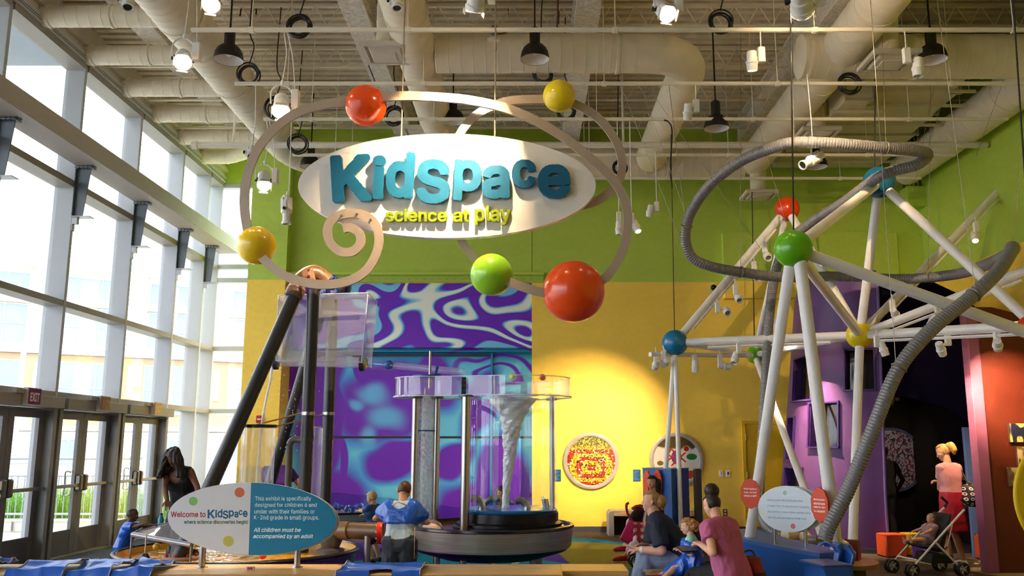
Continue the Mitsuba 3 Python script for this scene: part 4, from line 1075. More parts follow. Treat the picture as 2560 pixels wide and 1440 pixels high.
scene['whirl'] = {'type': 'bumpmap', 'arbitrary': proc(lambda p, n, uv: noise(p.x * 30 + p.z * 12, p.y * 30, p.z * 50) + 0.5 * noise(p.x * 70, p.y * 70, p.z * 90 + p.x * 60), 2e-3), 'scale': 0.012,
                  'b': {'type': 'blendbsdf', 'weight': 0.18, 'a': {'type': 'twosided', 'b': {'type': 'principled', 'base_color': rgb('#f2f6f8'), 'roughness': 0.2, 'metallic': 0.1, 'specular': 0.8}}, 'b': {'type': 'thindielectric', 'int_ior': 1.33}}}
add('whirlpool', (v, f), 'whirl', vt, smooth=True, label='silvery twisting whirlpool funnel')
# chrome nozzles
for pts in ([(1205, 1290), (1205, 1262), (1196, 1248), (1178, 1247)], [(1206, 1292), (1208, 1262), (1225, 1249), (1252, 1246)], [(1317, 1290), (1317, 1264), (1305, 1252), (1288, 1253)], [(1366, 1290), (1366, 1270), (1362, 1250), (1362, 1247)]):
    off = {1205: -.3, 1206: .25, 1317: -.2, 1366: .2}[pts[0][0]]
    q = [P(u, v, 11.1 + off) for u, v in pts]
    q[0][2] = .82
    add('nozzle', tube(spline(q, 6), .042, 18), STEEL, vt, smooth=50)
# steel posts
for u, Y, r in ((1163, 10.62, .052), (1035, 10.98, .042), (1089, 11.1, .042), (1380, 11.5, .03)):
    c = P(u, 1200, Y)
    p = add('post', rod((c[0], Y, .6), (c[0], Y, 2.19), r, 24), STEEL, vt)
    add('cap_plate', lathe([(.001, 2.17), (r + .04, 2.17), (r + .04, 2.19), (.001, 2.19)], 20, None, (c[0], Y, 0)), M('#5a5a5c', .4, .5), p)
scene['hazy'] = {'type': 'blendbsdf', 'weight': 0.92, 'a': {'type': 'twosided', 'b': {'type': 'diffuse', 'reflectance': {'type': 'rgb', 'value': [0.85, 0.88, 0.92]}}}, 'b': {'type': 'thindielectric', 'int_ior': 1.4}}
# two-lobed clear tray
lobe = union_all([ellipse(.66, .62, 96, -.15, 11.1), ellipse(.41, .4, 72, -1.25, 11.08), sg.Polygon([(-1.25, 10.72), (-.4, 10.55), (-.4, 11.65), (-1.25, 11.44)])]).buffer(-.03).buffer(.03)
ring = np.array(lobe.exterior.coords)
nring = len(ring)


def wall_strip(o, z0, z1):
    v = np.vstack([np.column_stack([o, np.full(len(o), z0)]), np.column_stack([o, np.full(len(o), z1)])])
    i = np.arange(len(o) - 1)
    return trimesh.Trimesh(v, np.vstack([np.stack([i, i + 1, i + 1 + len(o)], 1), np.stack([i, i + 1 + len(o), i + len(o)], 1)]), process=False)


tray = add('tray_wall', wall_strip(ring, 2.2, 2.42), 'hazy', vt, smooth=True)
flat = extrude(lobe.buffer(.025), .012, 2.19)
add('tray_floor', flat, 'hazy', tray, smooth=False)
add('tray_lip', extrude(lobe.buffer(.012).difference(lobe.buffer(-.02)), .008, 2.415), M('#cfd4d8', .25), tray, smooth=False)
add('tray_lip', extrude(lobe.buffer(.03).difference(lobe.buffer(-.01)), .01, 2.18), M('#c4ccd0', .25), tray, smooth=False)
c = P(1159, 963, 10.55)
s = add('tray_clamp', box(c[0] - .028, c[0] + .028, 10.56, 10.585, 2.2, 2.4, .004), BLACK, vt)
for i in range(3):
    for sx in (-.014, .014):
        add('screw', rod((c[0] + sx, 10.562, 2.24 + .06 * i), (c[0] + sx, 10.552, 2.24 + .06 * i), .006, 8), STEEL, s)
# falling water column in the left lobe
wc = P(1063, 1100, 11.08)
MP('water_sheet', lambda p, n, uv: L('#e6eaf0') * (0.7 + 0.5 * fbm(p.x * 90, p.y * 90, p.z * 40)), 0.25)
scene['falling_water'] = {'type': 'blendbsdf', 'weight': proc(lambda p, n, uv: dr.clip(0.9 * fbm(p.x * 60, p.y * 60, p.z * 35), 0, 1)), 'a': {'type': 'ref', 'id': 'water_sheet'}, 'b': {'type': 'thindielectric', 'int_ior': 1.33}}
add('water_column', lathe([(.098, .6), (.098, 2.19)], 32, None, (wc[0], 11.08, 0)), 'falling_water', vt, smooth=True)
add('column_core', rod((wc[0] - .01, 11.08, .6), (wc[0] - .01, 11.08, 2.3), .012, 8), M('#cac4b8', .4), vt)
add('column_ring', lathe([(.1, -.006), (.108, -.006), (.108, .01), (.1, .01), (.1, -.006)], 32, None, (wc[0], 11.08, P(1060, 1077, 11.0)[2])), M('#1b3f94', .4), vt)
c = P(1085, 1322, 10.75)
scene['cloudy'] = {'type': 'blendbsdf', 'weight': 0.45, 'a': {'type': 'twosided', 'b': {'type': 'principled', 'base_color': rgb('#d8bcb0'), 'roughness': .3}}, 'b': {'type': 'thindielectric', 'int_ior': 1.33}}
add('splash_dome', lathe([(.13, 0), (.12, .05), (.092, .092), (.05, .12), (.001, .13)], 28, None, (c[0] - .02, 10.75, .605)), 'cloudy', vt, smooth=True)
# blue paddle wheel lid, rod and lever over the left lobe
add('lid', extrude(ellipse(.19, .17, 32, -1.27, 11.1), .02, 2.44), M('#1a3f96', .35), vt)
add('spindle', rod((-1.24, 11.1, 2.3), (-1.24, 11.1, P(1066, 878, 11.1)[2]), .016, 12), STEEL, vt)
add('lever', cat(box(-1.2, -1.1, 11.06, 11.12, 2.44, 2.48, .01), moved(box(-.018, .018, -.02, .02, 0, .12, .006), mat4(rot([0, 1, 0], 12), (-1.17, 11.09, 2.46)))), M('#1a3f96', .35), vt)
for i, (x, y, c) in enumerate(((-.2, 11.0, '#c8c81c'), (.17, 11.0, '#c02020'))):
    add('ball', ball((x, y, 2.24 + (.2 if i == 0 else .19)), .04, 3), M(c, .25, 0, .5, .5), None, ('yellow green ball on the clear tray of the vortex table', 'red ball on the right side of the clear vortex tray')[i], 'ball', smooth=True)
# smaller water table with blue pieces behind
bx = thing('small_water_table', 'smaller steel water table filled with blue pieces behind the blond boy', 'table')
TX, TYY = -3.0, 13.9
add('basin', lathe([(.001, .4), (.55, .42), (.72, .5), (.75, .62), (.74, .63), (.70, .6), (.001, .58)], 48, None, (TX, TYY, 0)), BR, bx, smooth=40)
add('rim', lathe([(.735, .615), (.76, .63), (.77, .62), (.75, .6)], 48, None, (TX, TYY, 0)), M('#12121a', .3), bx)
add('pedestal', rod((TX, TYY, 0), (TX, TYY, .42), .12, 20), STEEL2, bx)
bl = []
for i in range(60):
    a, r = rnd.uniform(0, 6.28), .62 * math.sqrt(rnd.random())
    bl.append(moved(box(-.05, .05, -.03, .03, -.02, .02, .006), mat4(rot([rnd.random(), rnd.random(), 1], rnd.uniform(0, 180)), (TX + r * math.cos(a), TYY + r * math.sin(a), .63 + rnd.uniform(-.02, .05)))))
add('blue_pieces', cat(bl), M('#1a3c9c', .4), None, 'heap of small blue plastic pieces in the smaller water table', 'toy pieces', kind='stuff', smooth=False)
# ------------------------------------------------------------------ molecule sculpture of white rods and coloured balls
POLE = M('#e4e2de', 0.3, 0, 0.5)
ms = thing('molecule_sculpture', 'tall sculpture of white rods joined by coloured balls over the blue planter', 'sculpture')
NODE = {'green': (1983, 622, 48, 9.4, '#5fae10'), 'blue_far': (2198, 456, 41, 11.7, '#0f5f86'), 'red': (1968, 522, 31, 14.0, '#d23a08'), 'blue_left': (1687, 857, 32, 13.8, '#0f6f9c'), 'yellow': (2150, 838, 34, 12.6, '#d2bc10'), 'small_green': (1887, 887, 22, 15.2, '#5fae10'), 'red_edge': (2572, 815, 26, 10.2, '#d23a08')}
NP = {}
for n, (u, v, r, Y, c) in NODE.items():
    NP[n] = P(u, v, Y)
    add('ball', ball(NP[n], px(r, Y * 1.01), 4), M(c, 0.25, 0, .5, .6), ms, smooth=True)


def strut(a, b, r=.062, trim=(0.0, 0.0)):
    d = (b - a) / np.linalg.norm(b - a)
    add('rod', rod(a + d * trim[0], b - d * trim[1], r, 20), POLE, ms)


foot_a, foot_b = P(1873, 1336, 10.75), P(2094, 1390, 9.45)
foot_a[2] = foot_b[2] = 0.5
n = NP
strut(n['green'] + [-.03, 0, -.1], foot_a)
strut(n['green'] + [.04, -.06, -.1], foot_b, .066)
strut(n['green'], n['blue_far'])
strut(n['blue_far'], n['yellow'])
strut(n['blue_far'], P(2640, 862, 10.0))
strut(n['green'], P(2640, 858, 9.6), .064)
strut(n['green'], n['yellow'])
strut(n['red'], n['blue_left'])
strut(n['red'], n['small_green'], .05)
strut(n['red'], n['yellow'])
strut(n['yellow'], P(2509, 466, 14.35))
strut(n['yellow'], P(2660, 640, 10.6))
strut(n['yellow'], n['red_edge'])
strut(n['yellow'], n['blue_left'])
strut(n['small_green'], n['blue_left'], .04)
strut(n['small_green'], n['yellow'], .05)
lf = P(2062, 1290, 12.2)
strut(n['small_green'], np.array([lf[0], lf[1], .25]), .055)
strut(n['yellow'], np.array([P(2131, 1365, 11.9)[0], 11.9, .28]), .062)
strut(n['blue_left'], np.array([P(1664, 1180, 13.75)[0], 13.75, 1.2]), .036)
strut(n['blue_left'], np.array([P(1702, 1300, 13.5)[0], 13.5, .0]), .036)
strut(P(1625, 886, 13.6), P(1880, 889, 14.9), .036)
for a, b, t0, t1 in (('red', 'blue_left', .12, .86), ('yellow', 'red_edge', .12, .93), ('yellow', 'blue_left', .16, .82), ('yellow', None, .15, .8), ('yellow', 0, .2, .95)):
    A = n[a]
    B = n[b] if isinstance(b, str) else (P(2660, 640, 10.6) if b is None else P(2509, 466, 14.35))
    o = np.array([0.02, -.03, -.095])
    add('light_track', tube([A + (B - A) * t0 + o, A + (B - A) * t1 + o], [.02, .02], 4), POLE, ms, smooth=False)

# corrugated grey hose
hp = [(2062, 1352, 9.2), (2072, 1318, 9.2), (2120, 1225, 9.2), (2180, 1080, 9.1), (2245, 925, 9.1), (2330, 822, 9.1), (2425, 745, 9.2), (2495, 678, 9.4), (2530, 622, 9.8), (2512, 640, 10.4), (2450, 668, 11.4), (2380, 687, 12.3), (2260, 697, 12.9), (2100, 691, 13.0), (1960, 693, 12.6), (1850, 680, 12.4), (1770, 664, 12.3), (1728, 640, 12.3), (1714, 590, 12.2), (1728, 530, 12.0), (1775, 463, 11.6), (1850, 404, 11.2), (1930, 370, 10.8), (1990, 356, 10.6), (2090, 359, 10.5), (2200, 369, 10.6), (2290, 377, 10.8), (2319, 388, 11.0), (2290, 413, 11.0), (2235, 427, 11.1), (2190, 446, 11.2), (2110, 505, 12.0), (2040, 548, 12.8), (1985, 590, 13.2), (1950, 645, 13.2), (1932, 715, 13.2), (1921, 820, 13.2), (1914, 960, 13.1), (1906, 1100, 12.9), (1898, 1220, 12.6), (1903, 1285, 12.3), (1930, 1328, 12.0), (1985, 1344, 11.8)]
hp3 = spline([P(*p) for p in hp], 50)
seg = np.concatenate([[0], np.cumsum(np.linalg.norm(np.diff(hp3, axis=0), axis=1))])
q = np.arange(0, seg[-1], 0.0085)
c = np.column_stack([np.interp(q, seg, hp3[:, i]) for i in range(3)])
rr = np.interp(q, [0, 4, seg[-1]], [.072, .072, .07]) + 0.004 * np.sin(q / 0.034 * 2 * np.pi)
hs = thing('corrugated_hose', 'long grey corrugated hose looping through the white rod sculpture', 'hose')
add('tube', tube(c, rr, 16), MP('hose_grey', lambda p, n, uv: L('#737274') * (0.9 + 0.2 * noise(p.x * 3, p.y * 3, p.z * 3)), 0.28, spec=0.7), hs, smooth=60)
WIRE = M('#8c8474', 0.4, .5)
for u, v, Y, u2 in ((1852, 672, 12.4, 1852), (1714, 560, 12.2, 1640), (1985, 352, 10.6, 1978), (2215, 366, 10.6, 2200), (2440, 742, 9.2, 2335), (2533, 608, 9.8, 2600), (2240, 915, 9.1, 2172), (2320, 690, 12.6, 2330)):
    a = P(u, v, Y)
    b = P(u2, -60, Y)
    add('hanging_wire', cat(rod(a, b, .004, 4), lathe([(.08, -.008), (.088, 0), (.08, .008)], 14, hp3[np.argmin(np.linalg.norm(hp3 - a, axis=1)) + 1] - hp3[np.argmin(np.linalg.norm(hp3 - a, axis=1))], hp3[np.argmin(np.linalg.norm(hp3 - a, axis=1))])), WIRE, hs, smooth=False)
for i, (u0, v0, u1, v1, Y, c, lab) in enumerate(((1975, -40, 1984, 575, 9.4, DARK, 'dark cable running down to the green ball of the sculpture'), (2190, -40, 2186, 416, 11.7, DARK, 'dark cable running down to the upper blue ball'), (1676, 300, 1686, 826, 13.8, M('#5c4a2c', .5), 'thin brown cable running down to the lower left blue ball'), (1880, 480, 1886, 866, 15.2, DARK, 'dark thin cable running down to the small green ball'), (2530, -40, 2570, 560, 9.0, DARK, 'dark cable at the upper right edge in front of the green wall'), (910, -30, 1130, 330, 12.0, DARK, 'dark slanting line of cable near the red sphere'))):
    a, b = P(u0, v0, Y), P(u1, v1, Y)
    if i == 2:
        a = np.array([a[0], Y, TZ + .3])
    if i == 5:
        a, b = P(848, -20, 12.2), P(940, 210, 12.2)
    add('cable', rod(a, b, .009, 6), c, None, lab, 'cable', 'single cables', smooth=True)
k = thing('drop_cord', 'black cord arching out of the ceiling at the top right of the sign', 'cable')
for i, pts in enumerate(([(1660, 300), (1672, 306), (1680, 330), (1676, 420), (1680, 470)], [(1270, 35), (1276, 8), (1310, 2), (1370, 8), (1395, 20), (1396, 60)], [(600, 40), (606, 14), (625, 8), (640, 20), (640, 36)])):
    add('cord', tube(spline([P(u, v, 12.2) for u, v in pts], 6), .011, 6), BLACK, k)
wr = thing('stay_wire', 'thin pale stay wires fanning down to the loop of the hose', 'wire')
for u0, v0, u1, v1, Y in ((1460, -30, 1706, 615, 12.0), (1515, -30, 1716, 540, 12.1), (1840, 110, 1965, 560, 13), (1545, 110, 1900, 620, 12.6), (2420, 60, 2300, 430, 12), (2360, 100, 2280, 480, 12.4), (2560, 60, 2440, 390, 12.0)):
    add('strand', rod(P(u0, v0, Y), P(u1, v1, Y), .0028, 4), WIRE, wr, smooth=False)

# can lamps on the sculpture's tracks
HG = 'can lamps on the sculpture rods'
for (u, v, Y, tu, tv, tY, lit, pw, gear, lab) in (
    (1918, 640, 12.6, 2000, 760, 11, False, 0, (-.03, 0, .13), 'can lamp on the slanting track just left of the green ball'),
    (1890, 690, 12.9, 1960, 800, 12, False, 0, (-.02, 0, .14), 'can lamp on the slanting track behind the level hose'),
    (1846, 745, 13.2, 1900, 850, 12, False, 0, (-.04, 0, .13), 'can lamp on the slanting track above the yellow panel edge'),
    (1817, 778, 13.4, 1870, 880, 12, False, 0, (-.14, 0, .05), 'can lamp with side gear box low on the slanting track'),
    (1938, 812, 14.0, 2062, 1140, 14.4, True, 16, (-.06, 0, .1), 'glowing can lamp behind the left leg of the sculpture'),
    (1640, 910, 13.7, 1560, 1200, 16.5, False, 0, (0, 0, .1), 'leftmost can lamp under the lower left blue ball'),
    (1664, 906, 13.7, 1480, 1100, 17.0, True, 16, (-.03, 0, .1), 'glowing can lamp just left of the thin legs of the blue ball'),
    (1738, 915, 13.9, 1738, 1000, 13.9, False, 0, (0, 0, .1), 'can lamp pointing straight down right of the blue ball'),
    (1810, 915, 14.0, 1890, 925, 14, False, 0, (-.06, 0, .1), 'can lamp pointing sideways left of the small green ball'),
    (1838, 895, 13.0, 1800, 1050, 12.5, False, 0, (.06, 0, .14), 'larger can lamp below the level rod left of the small green ball'),
    (2208, 872, 12.0, 2240, 950, 12, False, 0, (-.08, 0, .1), 'can lamp with gear box right of the yellow ball'),
    (2352, 872, 11.3, 2385, 960, 11.6, True, 4, (.1, 0, .12), 'glowing can lamp in the middle of the right level track'),
    (2494, 862, 10.6, 2510, 1020, 12, True, 7, (0, 0, .12), 'can lamp seen from behind at the right end of the level track'),
    (2335, 800, 11.4, 2260, 900, 12, False, 0, (.06, 0, .12), 'can lamp half hidden by the thick part of the hose'),
    (2238, 785, 12.3, 2300, 900, 13, False, 0, (-.03, 0, .12), 'can lamp on the upper slanting rod over the dark doorway'),
    (2437, 592, 13.0, 2480, 900, 11.5, True, 6, (.03, .0, .15), 'glowing can lamp high on the slanting rod by the right wall')):
    c = P(u, v, Y)
    g = c + np.array(gear)
    track_head(u, v, Y, P(tu, tv, tY), lab, lit, pw, gear, fix=g + [0, 0, .16], group=HG, angle=30)
# ------------------------------------------------------------------ rear wall: round pictures, placards, door, fittings
def hot(a, b, t):
    return mix(L(a), L(b), t)


def scene_picture(p, n, uv):
    x, z = (p.x - PC[0][0]) / .5, (p.z - PC[0][2]) / .5
    r = dr.maximum(dr.abs(x) * 0.62 + dr.abs(z + .25) * .25, dr.abs(z + .25))
    s = dr.sin(r * 22.0 + 1.0)
    c = mix(L('#d8b414'), L('#b5280c'), smoothstep(-.2, .1, s))
    c = mix(c, L('#5f3a18'), smoothstep(.5, .8, noise(p.x * 62 + p.z * 27, p.z * 62 - p.x * 27)) * .75)
    c = mix(c, L('#f0e0b0'), smoothstep(.66, .84, noise(p.x * 40 - p.z * 19 + 7, p.z * 40 + p.x * 19)))
    c = mix(c, mix(L('#4e5426'), L('#c8a83a'), smoothstep(.4, .6, noise(p.x * 48 + p.z * 22, p.z * 55 - p.x * 22))), smoothstep(.45, .62, z + .1 * x * x))
    return mix(c, L('#1c1810'), smoothstep(.66, .86, noise(p.x * 66 - p.z * 31 + 3, p.z * 66 + p.x * 31 + 9)))


def toy_picture(p, n, uv):
    x, z = (p.x - PC[1][0]) / .5, (p.z - PC[1][2]) / .5
    c = mix(L('#d8d4cc'), L('#4c4018'), smoothstep(.5, .62, z + .2 * noise(p.x * 9, p.z * 9)))
    for a, b, rx, rz, col in ((.0, .1, .2, .26, '#5a4fa0'), (-.62, -.12, .12, .09, '#6a5a22'), (.58, .12, .2, .12, '#1f7a32'), (.38, .42, .1, .1, '#b81c1c'), (.55, -.55, .3, .16, '#b5402c'), (-.45, -.6, .22, .14, '#c9a43a'), (-.3, .36, .1, .1, '#b81c1c'), (.05, -.7, .3, .12, '#8a3020')):
        c = mix(c, L(col), smoothstep(1.05, .95, dr.sqrt(dr.square((x - a) / rx) + dr.square((z - b) / rz))))
    for k in (-1, 1):
        for o in (-.3, .25):
            c = mix(c, L('#b81c1c'), smoothstep(.045, .03, dr.abs(z - .1 - k * .9 * (x - o * .6) )) * smoothstep(.55, .5, dr.abs(x) + dr.abs(z - .1)))
    return c


PC = [P(1478, 1152, YR - .05), P(1692, 1150, YR - .05)]
MP('scene_picture', scene_picture, .35)
MP('toy_picture', toy_picture, .35)
for i, (lab, m) in enumerate((('round red and yellow crowded picture in a grey ring frame on the yellow wall', 'scene_picture'), ('round picture of white board with coloured toys, half behind the blue kiosk', 'toy_picture'))):
    k = thing('round_picture', lab, 'picture', 'round framed pictures on the yellow wall')
    R = px((68, 66)[i], YR)
    add('frame', lathe([(R - .075, .0), (R - .07, .05), (R - .04, .065), (R, .055), (R + .005, .0)], 64, (0, -1, 0), (PC[i][0], YR, PC[i][2])), M('#9d978f', .4), k, smooth=50)
    add('print', lathe([(.001, .02), (R - .06, .02)], 64, (0, -1, 0), (PC[i][0], YR, PC[i][2])), m, k, smooth=False)
for u, lab in ((1393, 'small blue caption plate left of the red and yellow round picture'), (1592, 'small blue caption plate between the two round pictures')):
    c = P(u, 1188, YR)
    k = thing('caption_plate', lab, 'plaque', 'blue caption plates on the yellow wall')
    add('plate', box(c[0] - .07, c[0] + .07, YR - .012, YR, c[2] - .115, c[2] + .105, .003), M('#164f82', .4), k)
    for q in range(7):
        add('text_line', box(c[0] - .055, c[0] + .04 - .02 * (q % 3), YR - .0135, YR - .012, c[2] + .07 - .025 * q, c[2] + .078 - .025 * q), M('#5a8cb4', .5), k)
YD = YR - .03
k = struct('door_8', cat(box(4.14, 4.98, YR - .02, YR, 0.01, 1.98)), M('#dcb018', .45), smooth=False)
add('door_frame', cat(box(4.06, 4.12, YR - .05, YR, 0, 2.06), box(5.0, 5.06, YR - .05, YR, 0, 2.06), box(4.06, 5.06, YR - .05, YR, 2.0, 2.06)), M('#e0b41c', .45), k, smooth=False)
for z in (.3, 1.05, 1.75):
    add('hinge', box(4.115, 4.14, YR - .06, YR - .02, z - .06, z + .06, .004), M('#c8b45a', .35, .4), k)
for u, w, h, lab in ((1803, .075, .13, 'left of two white wall switches by the yellow door'), (1820, .085, .13, 'right white wall switch with a small display by the yellow door')):
    c = P(u, 1184, YR)
    kk = thing('wall_switch', lab, 'switch', 'white switches beside the yellow door')
    add('plate', box(c[0] - w / 2, c[0] + w / 2, YR - .02, YR, c[2] - h / 2, c[2] + h / 2, .006), M('#e8e0d0', .4), kk)
    add('rocker', box(c[0] - w / 5, c[0] + w / 5, YR - .026, YR - .02, c[2] - .02, c[2] + .035, .003), M('#d0c8b8' if w < .08 else '#5a5650', .4), kk)
c = P(1813, 1281, YR)
kk = thing('wall_outlet', 'dark double power outlet low on the yellow wall', 'outlet')
add('plate', box(c[0] - .04, c[0] + .04, YR - .01, YR, c[2] - .06, c[2] + .06, .004), M('#3a3020', .4), kk)
for o in (-.027, .027):
    add('socket', box(c[0] - .02, c[0] + .02, YR - .014, YR - .01, c[2] + o - .018, c[2] + o + .018, .004), M('#d8d0c0', .4), kk)
c = P(1743, 1217, YR)
kk = thing('wall_button', 'small round metal fitting on the wall right of the toy picture', 'button')
add('disc', lathe([(.001, .025), (.03, .022), (.035, 0)], 20, (0, -1, 0), (c[0], YR, c[2])), STEEL2, kk)
add('eye', lathe([(.001, .03), (.015, .028), (.018, .02)], 16, (0, -1, 0), (c[0], YR, c[2])), BLACK, kk)
c = P(1783, 720, YR)
kk = thing('dome_camera', 'small black dome security camera on the yellow wall under the green band', 'camera')
add('base', lathe([(.001, .05), (.07, .05), (.08, 0)], 28, (0, -1, 0), (c[0], YR, c[2])), M('#b8a878', .4), kk)
add('dome', ball((c[0], YR - .06, c[2]), .055, 3), M('#0a0a0c', .1), kk, smooth=True)
bxk = thing('wall_duct_box', 'green painted box with vertical pipes high in the rear right corner', 'junction box')
c = P(2300, 500, YR - .2)
add('body', box(c[0] - .3, c[0] + .25, YR - .35, YR, c[2] - .15, c[2] + .25, .006), 'wall_paint', bxk, smooth=False)
for i in range(7):
    add('conduit', rod((c[0] - .28 + .08 * i, YR - .15, c[2] + .25), (c[0] - .28 + .08 * i, YR - .15, 7.9), .02, 8), M('#56631c', .5), bxk)

# wall benches: grey arches with round wood seats
for (u0, u1, Y, lab) in ((1522, 1610, 16.3, 'grey arch bench with wooden seat against the yellow wall'), (1690, 1757, 16.3, 'grey arch bench behind the toddler, right of the kiosk')):
    a, b = P(u0, 1278, Y), P(u1, 1278, Y)
    k = thing('arch_bench', lab, 'bench', 'grey arch benches along the wall')
    w, h = b[0] - a[0], a[2]
    o = sg.box(0, 0, w, h).buffer(-.06).buffer(.06)
    o = union_all([o, sg.box(0, 0, w, h * .5)])
    o = o.difference(sg.box(.09, -.01, w - .09, h - .09))
    add('arch', upright(extrude(o, .5), (a[0], Y + .5, 0)), M('#8f8b88', .5), k, smooth=30)
    add('seat', extrude(ellipse(w * .42, .3, 40, a[0] + w / 2, Y + .15), .05, .36), 'light_wood', k)
    add('back_panel', box(a[0] + .09, b[0] - .09, Y + .42, Y + .5, 0, h - .09), M('#3a2c12', .7), k)

# ------------------------------------------------------------------ blue planter wall with the oval sign, kiosk, seats
BLUE = MP('blue_paint', lambda p, n, uv: L('#134f98') * (0.94 + 0.1 * fbm(p.x * 4, p.y * 4, p.z * 4)), 0.38, spec=0.5)
out = spline([(2.36, 11.6), (2.42, 11.0), (2.52, 10.4), (2.68, 9.75), (2.9, 9.15)], 8)
inn = spline([(2.9, 11.8), (2.96, 11.0), (3.0, 10.4), (3.12, 9.8), (3.28, 9.3)], 8)
pl = thing('planter_wall', 'curved low blue wall carrying the oval sign and the sculpture legs', 'low wall')
pol = sg.Polygon(np.vstack([out, inn[::-1]]))
add('body', extrude(pol, .5), BLUE, pl, smooth=25)
add('cap', extrude(pol.buffer(.012), .04, .5), M('#3a5f94', .35), pl, smooth=25)
add('deck', extrude(sg.Polygon([(2.9, 11.8), (2.96, 11.0), (3.0, 10.4), (3.12, 9.8), (3.28, 9.3), (3.3, 9.4), (3.18, 10.4), (3.1, 11.9)]), .2), M('#8a6a48', .5), pl)
eb = thing('blue_block_seat', 'small blue block with a curved notch at the right end of the planter wall', 'seat')
c = P(2058, 1410, 8.6)
prof = sg.box(-.16, 0, .16, .5).difference(ellipse(.06, .12, 24, -.16, .38))
add('body', upright(extrude(prof, .4), (c[0], 8.9, 0), 12), BLUE, eb, smooth=30)
add('top', moved(box(-.13, .17, -.42, .02, .5, .512, .004), mat4(rot([0, 0, 1], 12), (c[0], 8.9, 0))), M('#5a5f86', .3), eb)
sm = thing('smock', 'blue vinyl smock flung over the right end of the planter wall', 'smock')
xs, dd = np.meshgrid(np.linspace(0, 1, 26), np.linspace(0, 1, 40), indexing='ij')
gx = 2.98 + .2 * xs + .05 * np.sin(dd * 5)
gy = np.where(dd < .45, 9.5 - .95 * dd, 9.06 - .05 * np.sin(xs * 9) - .03 * dd)
gz = np.where(dd < .45, .556 + .05 * np.abs(np.sin(xs * 7 + dd * 6)), .56 - .8 * (dd - .45)) + .03 * meshkit.noise(np.stack([xs * 5, dd * 6, xs * 0], -1))
i, j = np.meshgrid(np.arange(25), np.arange(39), indexing='ij')
f = np.stack([i * 40 + j, (i + 1) * 40 + j, (i + 1) * 40 + j + 1, i * 40 + j + 1], -1).reshape(-1, 4)
gg = np.stack([gx, gy, gz], -1)
add('sheet', (gg.reshape(-1, 3), f), 'vinyl_blue', sm, smooth=True)
add('piping', tube(gg[-1][::2] + [0, 0, .003], .006, 5), TRIM, sm, smooth=True)
ov = thing('oval_sign', 'white oval text sign on two steel posts on the blue planter wall', 'sign')
OC, OY = P(1970, 1272, 9.9), -32.0
Ro = mat4(rot([0, 0, 1], OY), OC)


def face_slab(shape, z0, t):
    return moved(moved(extrude(shape, t, z0), mat4(FACE)), Ro)


add('panel', face_slab(ellipse(.325, .245, 72), 0.0, .02), M('#d6e2ea', .4), ov, smooth=40)
add('backing', face_slab(ellipse(.325, .245, 72, .05, -.005), -.1, .02), M('#c0c8c8', .4), ov, smooth=40)
for x, z, r, cc in ((-.02, .17, .022, '#9cd0a4'), (.05, -.18, .026, '#e07a70'), (-.27, -.05, .02, '#e4e0a0')):
    add('dot', face_slab(ellipse(r, r * 1.1, 24, x, z), .02, .001), M(cc, .5), ov, smooth=False)
for q, (t, x0, x1, cc) in enumerate((('Children are born with curiosity and a sense', -.22, .17, '#6a5aa8'), ('of wonder. Play is the way kids learn. Through play,', -.22, .245, '#4a8ab8'), ('they learn how to relate to others, use their bodies', -.22, .245, '#4a8ab8'), ('and minds, and make sense out of their world.', -.22, .2, '#4a8ab8'))):
    z = .085 - .062 * q
    add('lettering', face_slab(fit(glyph_thin(t).buffer(.006), x0, z - .012, x1, z + .016), .02, .001), M(cc, .5), ov, smooth=False)
for x in (-.16, .17):
    p0 = Ro @ np.array([x, .02, 0, 1.0])
    add('post', rod((p0[0], p0[1], .52), (p0[0], p0[1], OC[2] - .1), .02, 14), STEEL, ov)


def scallop(a, b, n=10):
    t = np.linspace(0, 2 * np.pi, 120, endpoint=False)
    r = 1 + .07 * np.abs(np.sin(n * t / 2))
    return sg.Polygon(np.column_stack([a * r * np.cos(t), b * r * np.sin(t)]))


ORANGE = M('#cf3f12', .4)
for (u, v, Y, a, b, yaw, lines, lab) in ((1877, 1234, 10.2, .105, .155, -25, ('What happens', 'when your ball', 'takes a jet?'), 'scalloped orange question sign on the left leg of the sculpture'),
                                         (2053, 1262, 9.35, .105, .165, -58, ('What happens', 'when the valve', 'next to you', 'is closed?'), 'scalloped orange question sign on the right leg of the sculpture')):
    k = thing('question_sign', lab, 'sign', 'scalloped orange signs on the sculpture legs')
    R0 = mat4(rot([0, 0, 1], yaw), P(u, v, Y))
    add('plate', moved(moved(extrude(scallop(a, b), .03), mat4(FACE)), R0), ORANGE, k, smooth=40)
    for q, t in enumerate(lines):
        z = .05 - .038 * q
        add('lettering', moved(moved(extrude(fit(glyph(t, .0), -a * .68, z - .011, a * .68, z + .014), .001, .03), mat4(FACE)), R0), M('#f0e4dc', .5), k, smooth=False)
ki = thing('kiosk', 'blue kiosk block with two narrow orange paddles in front of the toy picture', 'kiosk')
kp = sg.Polygon([(1.76, 13.95), (2.13, 13.5), (2.46, 13.9), (2.1, 14.35)])
add('body', extrude(kp, 1.24), BLUE, ki, smooth=False)
add('lid', extrude(kp.buffer(.01), .015, 1.24), M('#2f5f9a', .35), ki, smooth=False)
add('dark_pillar', box(2.5, 2.6, 13.6, 13.75, 0, 1.25, .01), M('#3a3436', .5), ki)
for u, v in ((1619, 1211), (1646, 1209)):
    c = P(u, v, 13.68)
    R0 = mat4(rot([0, 0, 1], -50), c + [0, -.02, 0])
    p0 = add('paddle', moved(moved(extrude(scallop(.07, .2, 12), .03), mat4(FACE)), R0), ORANGE, ki, smooth=40)
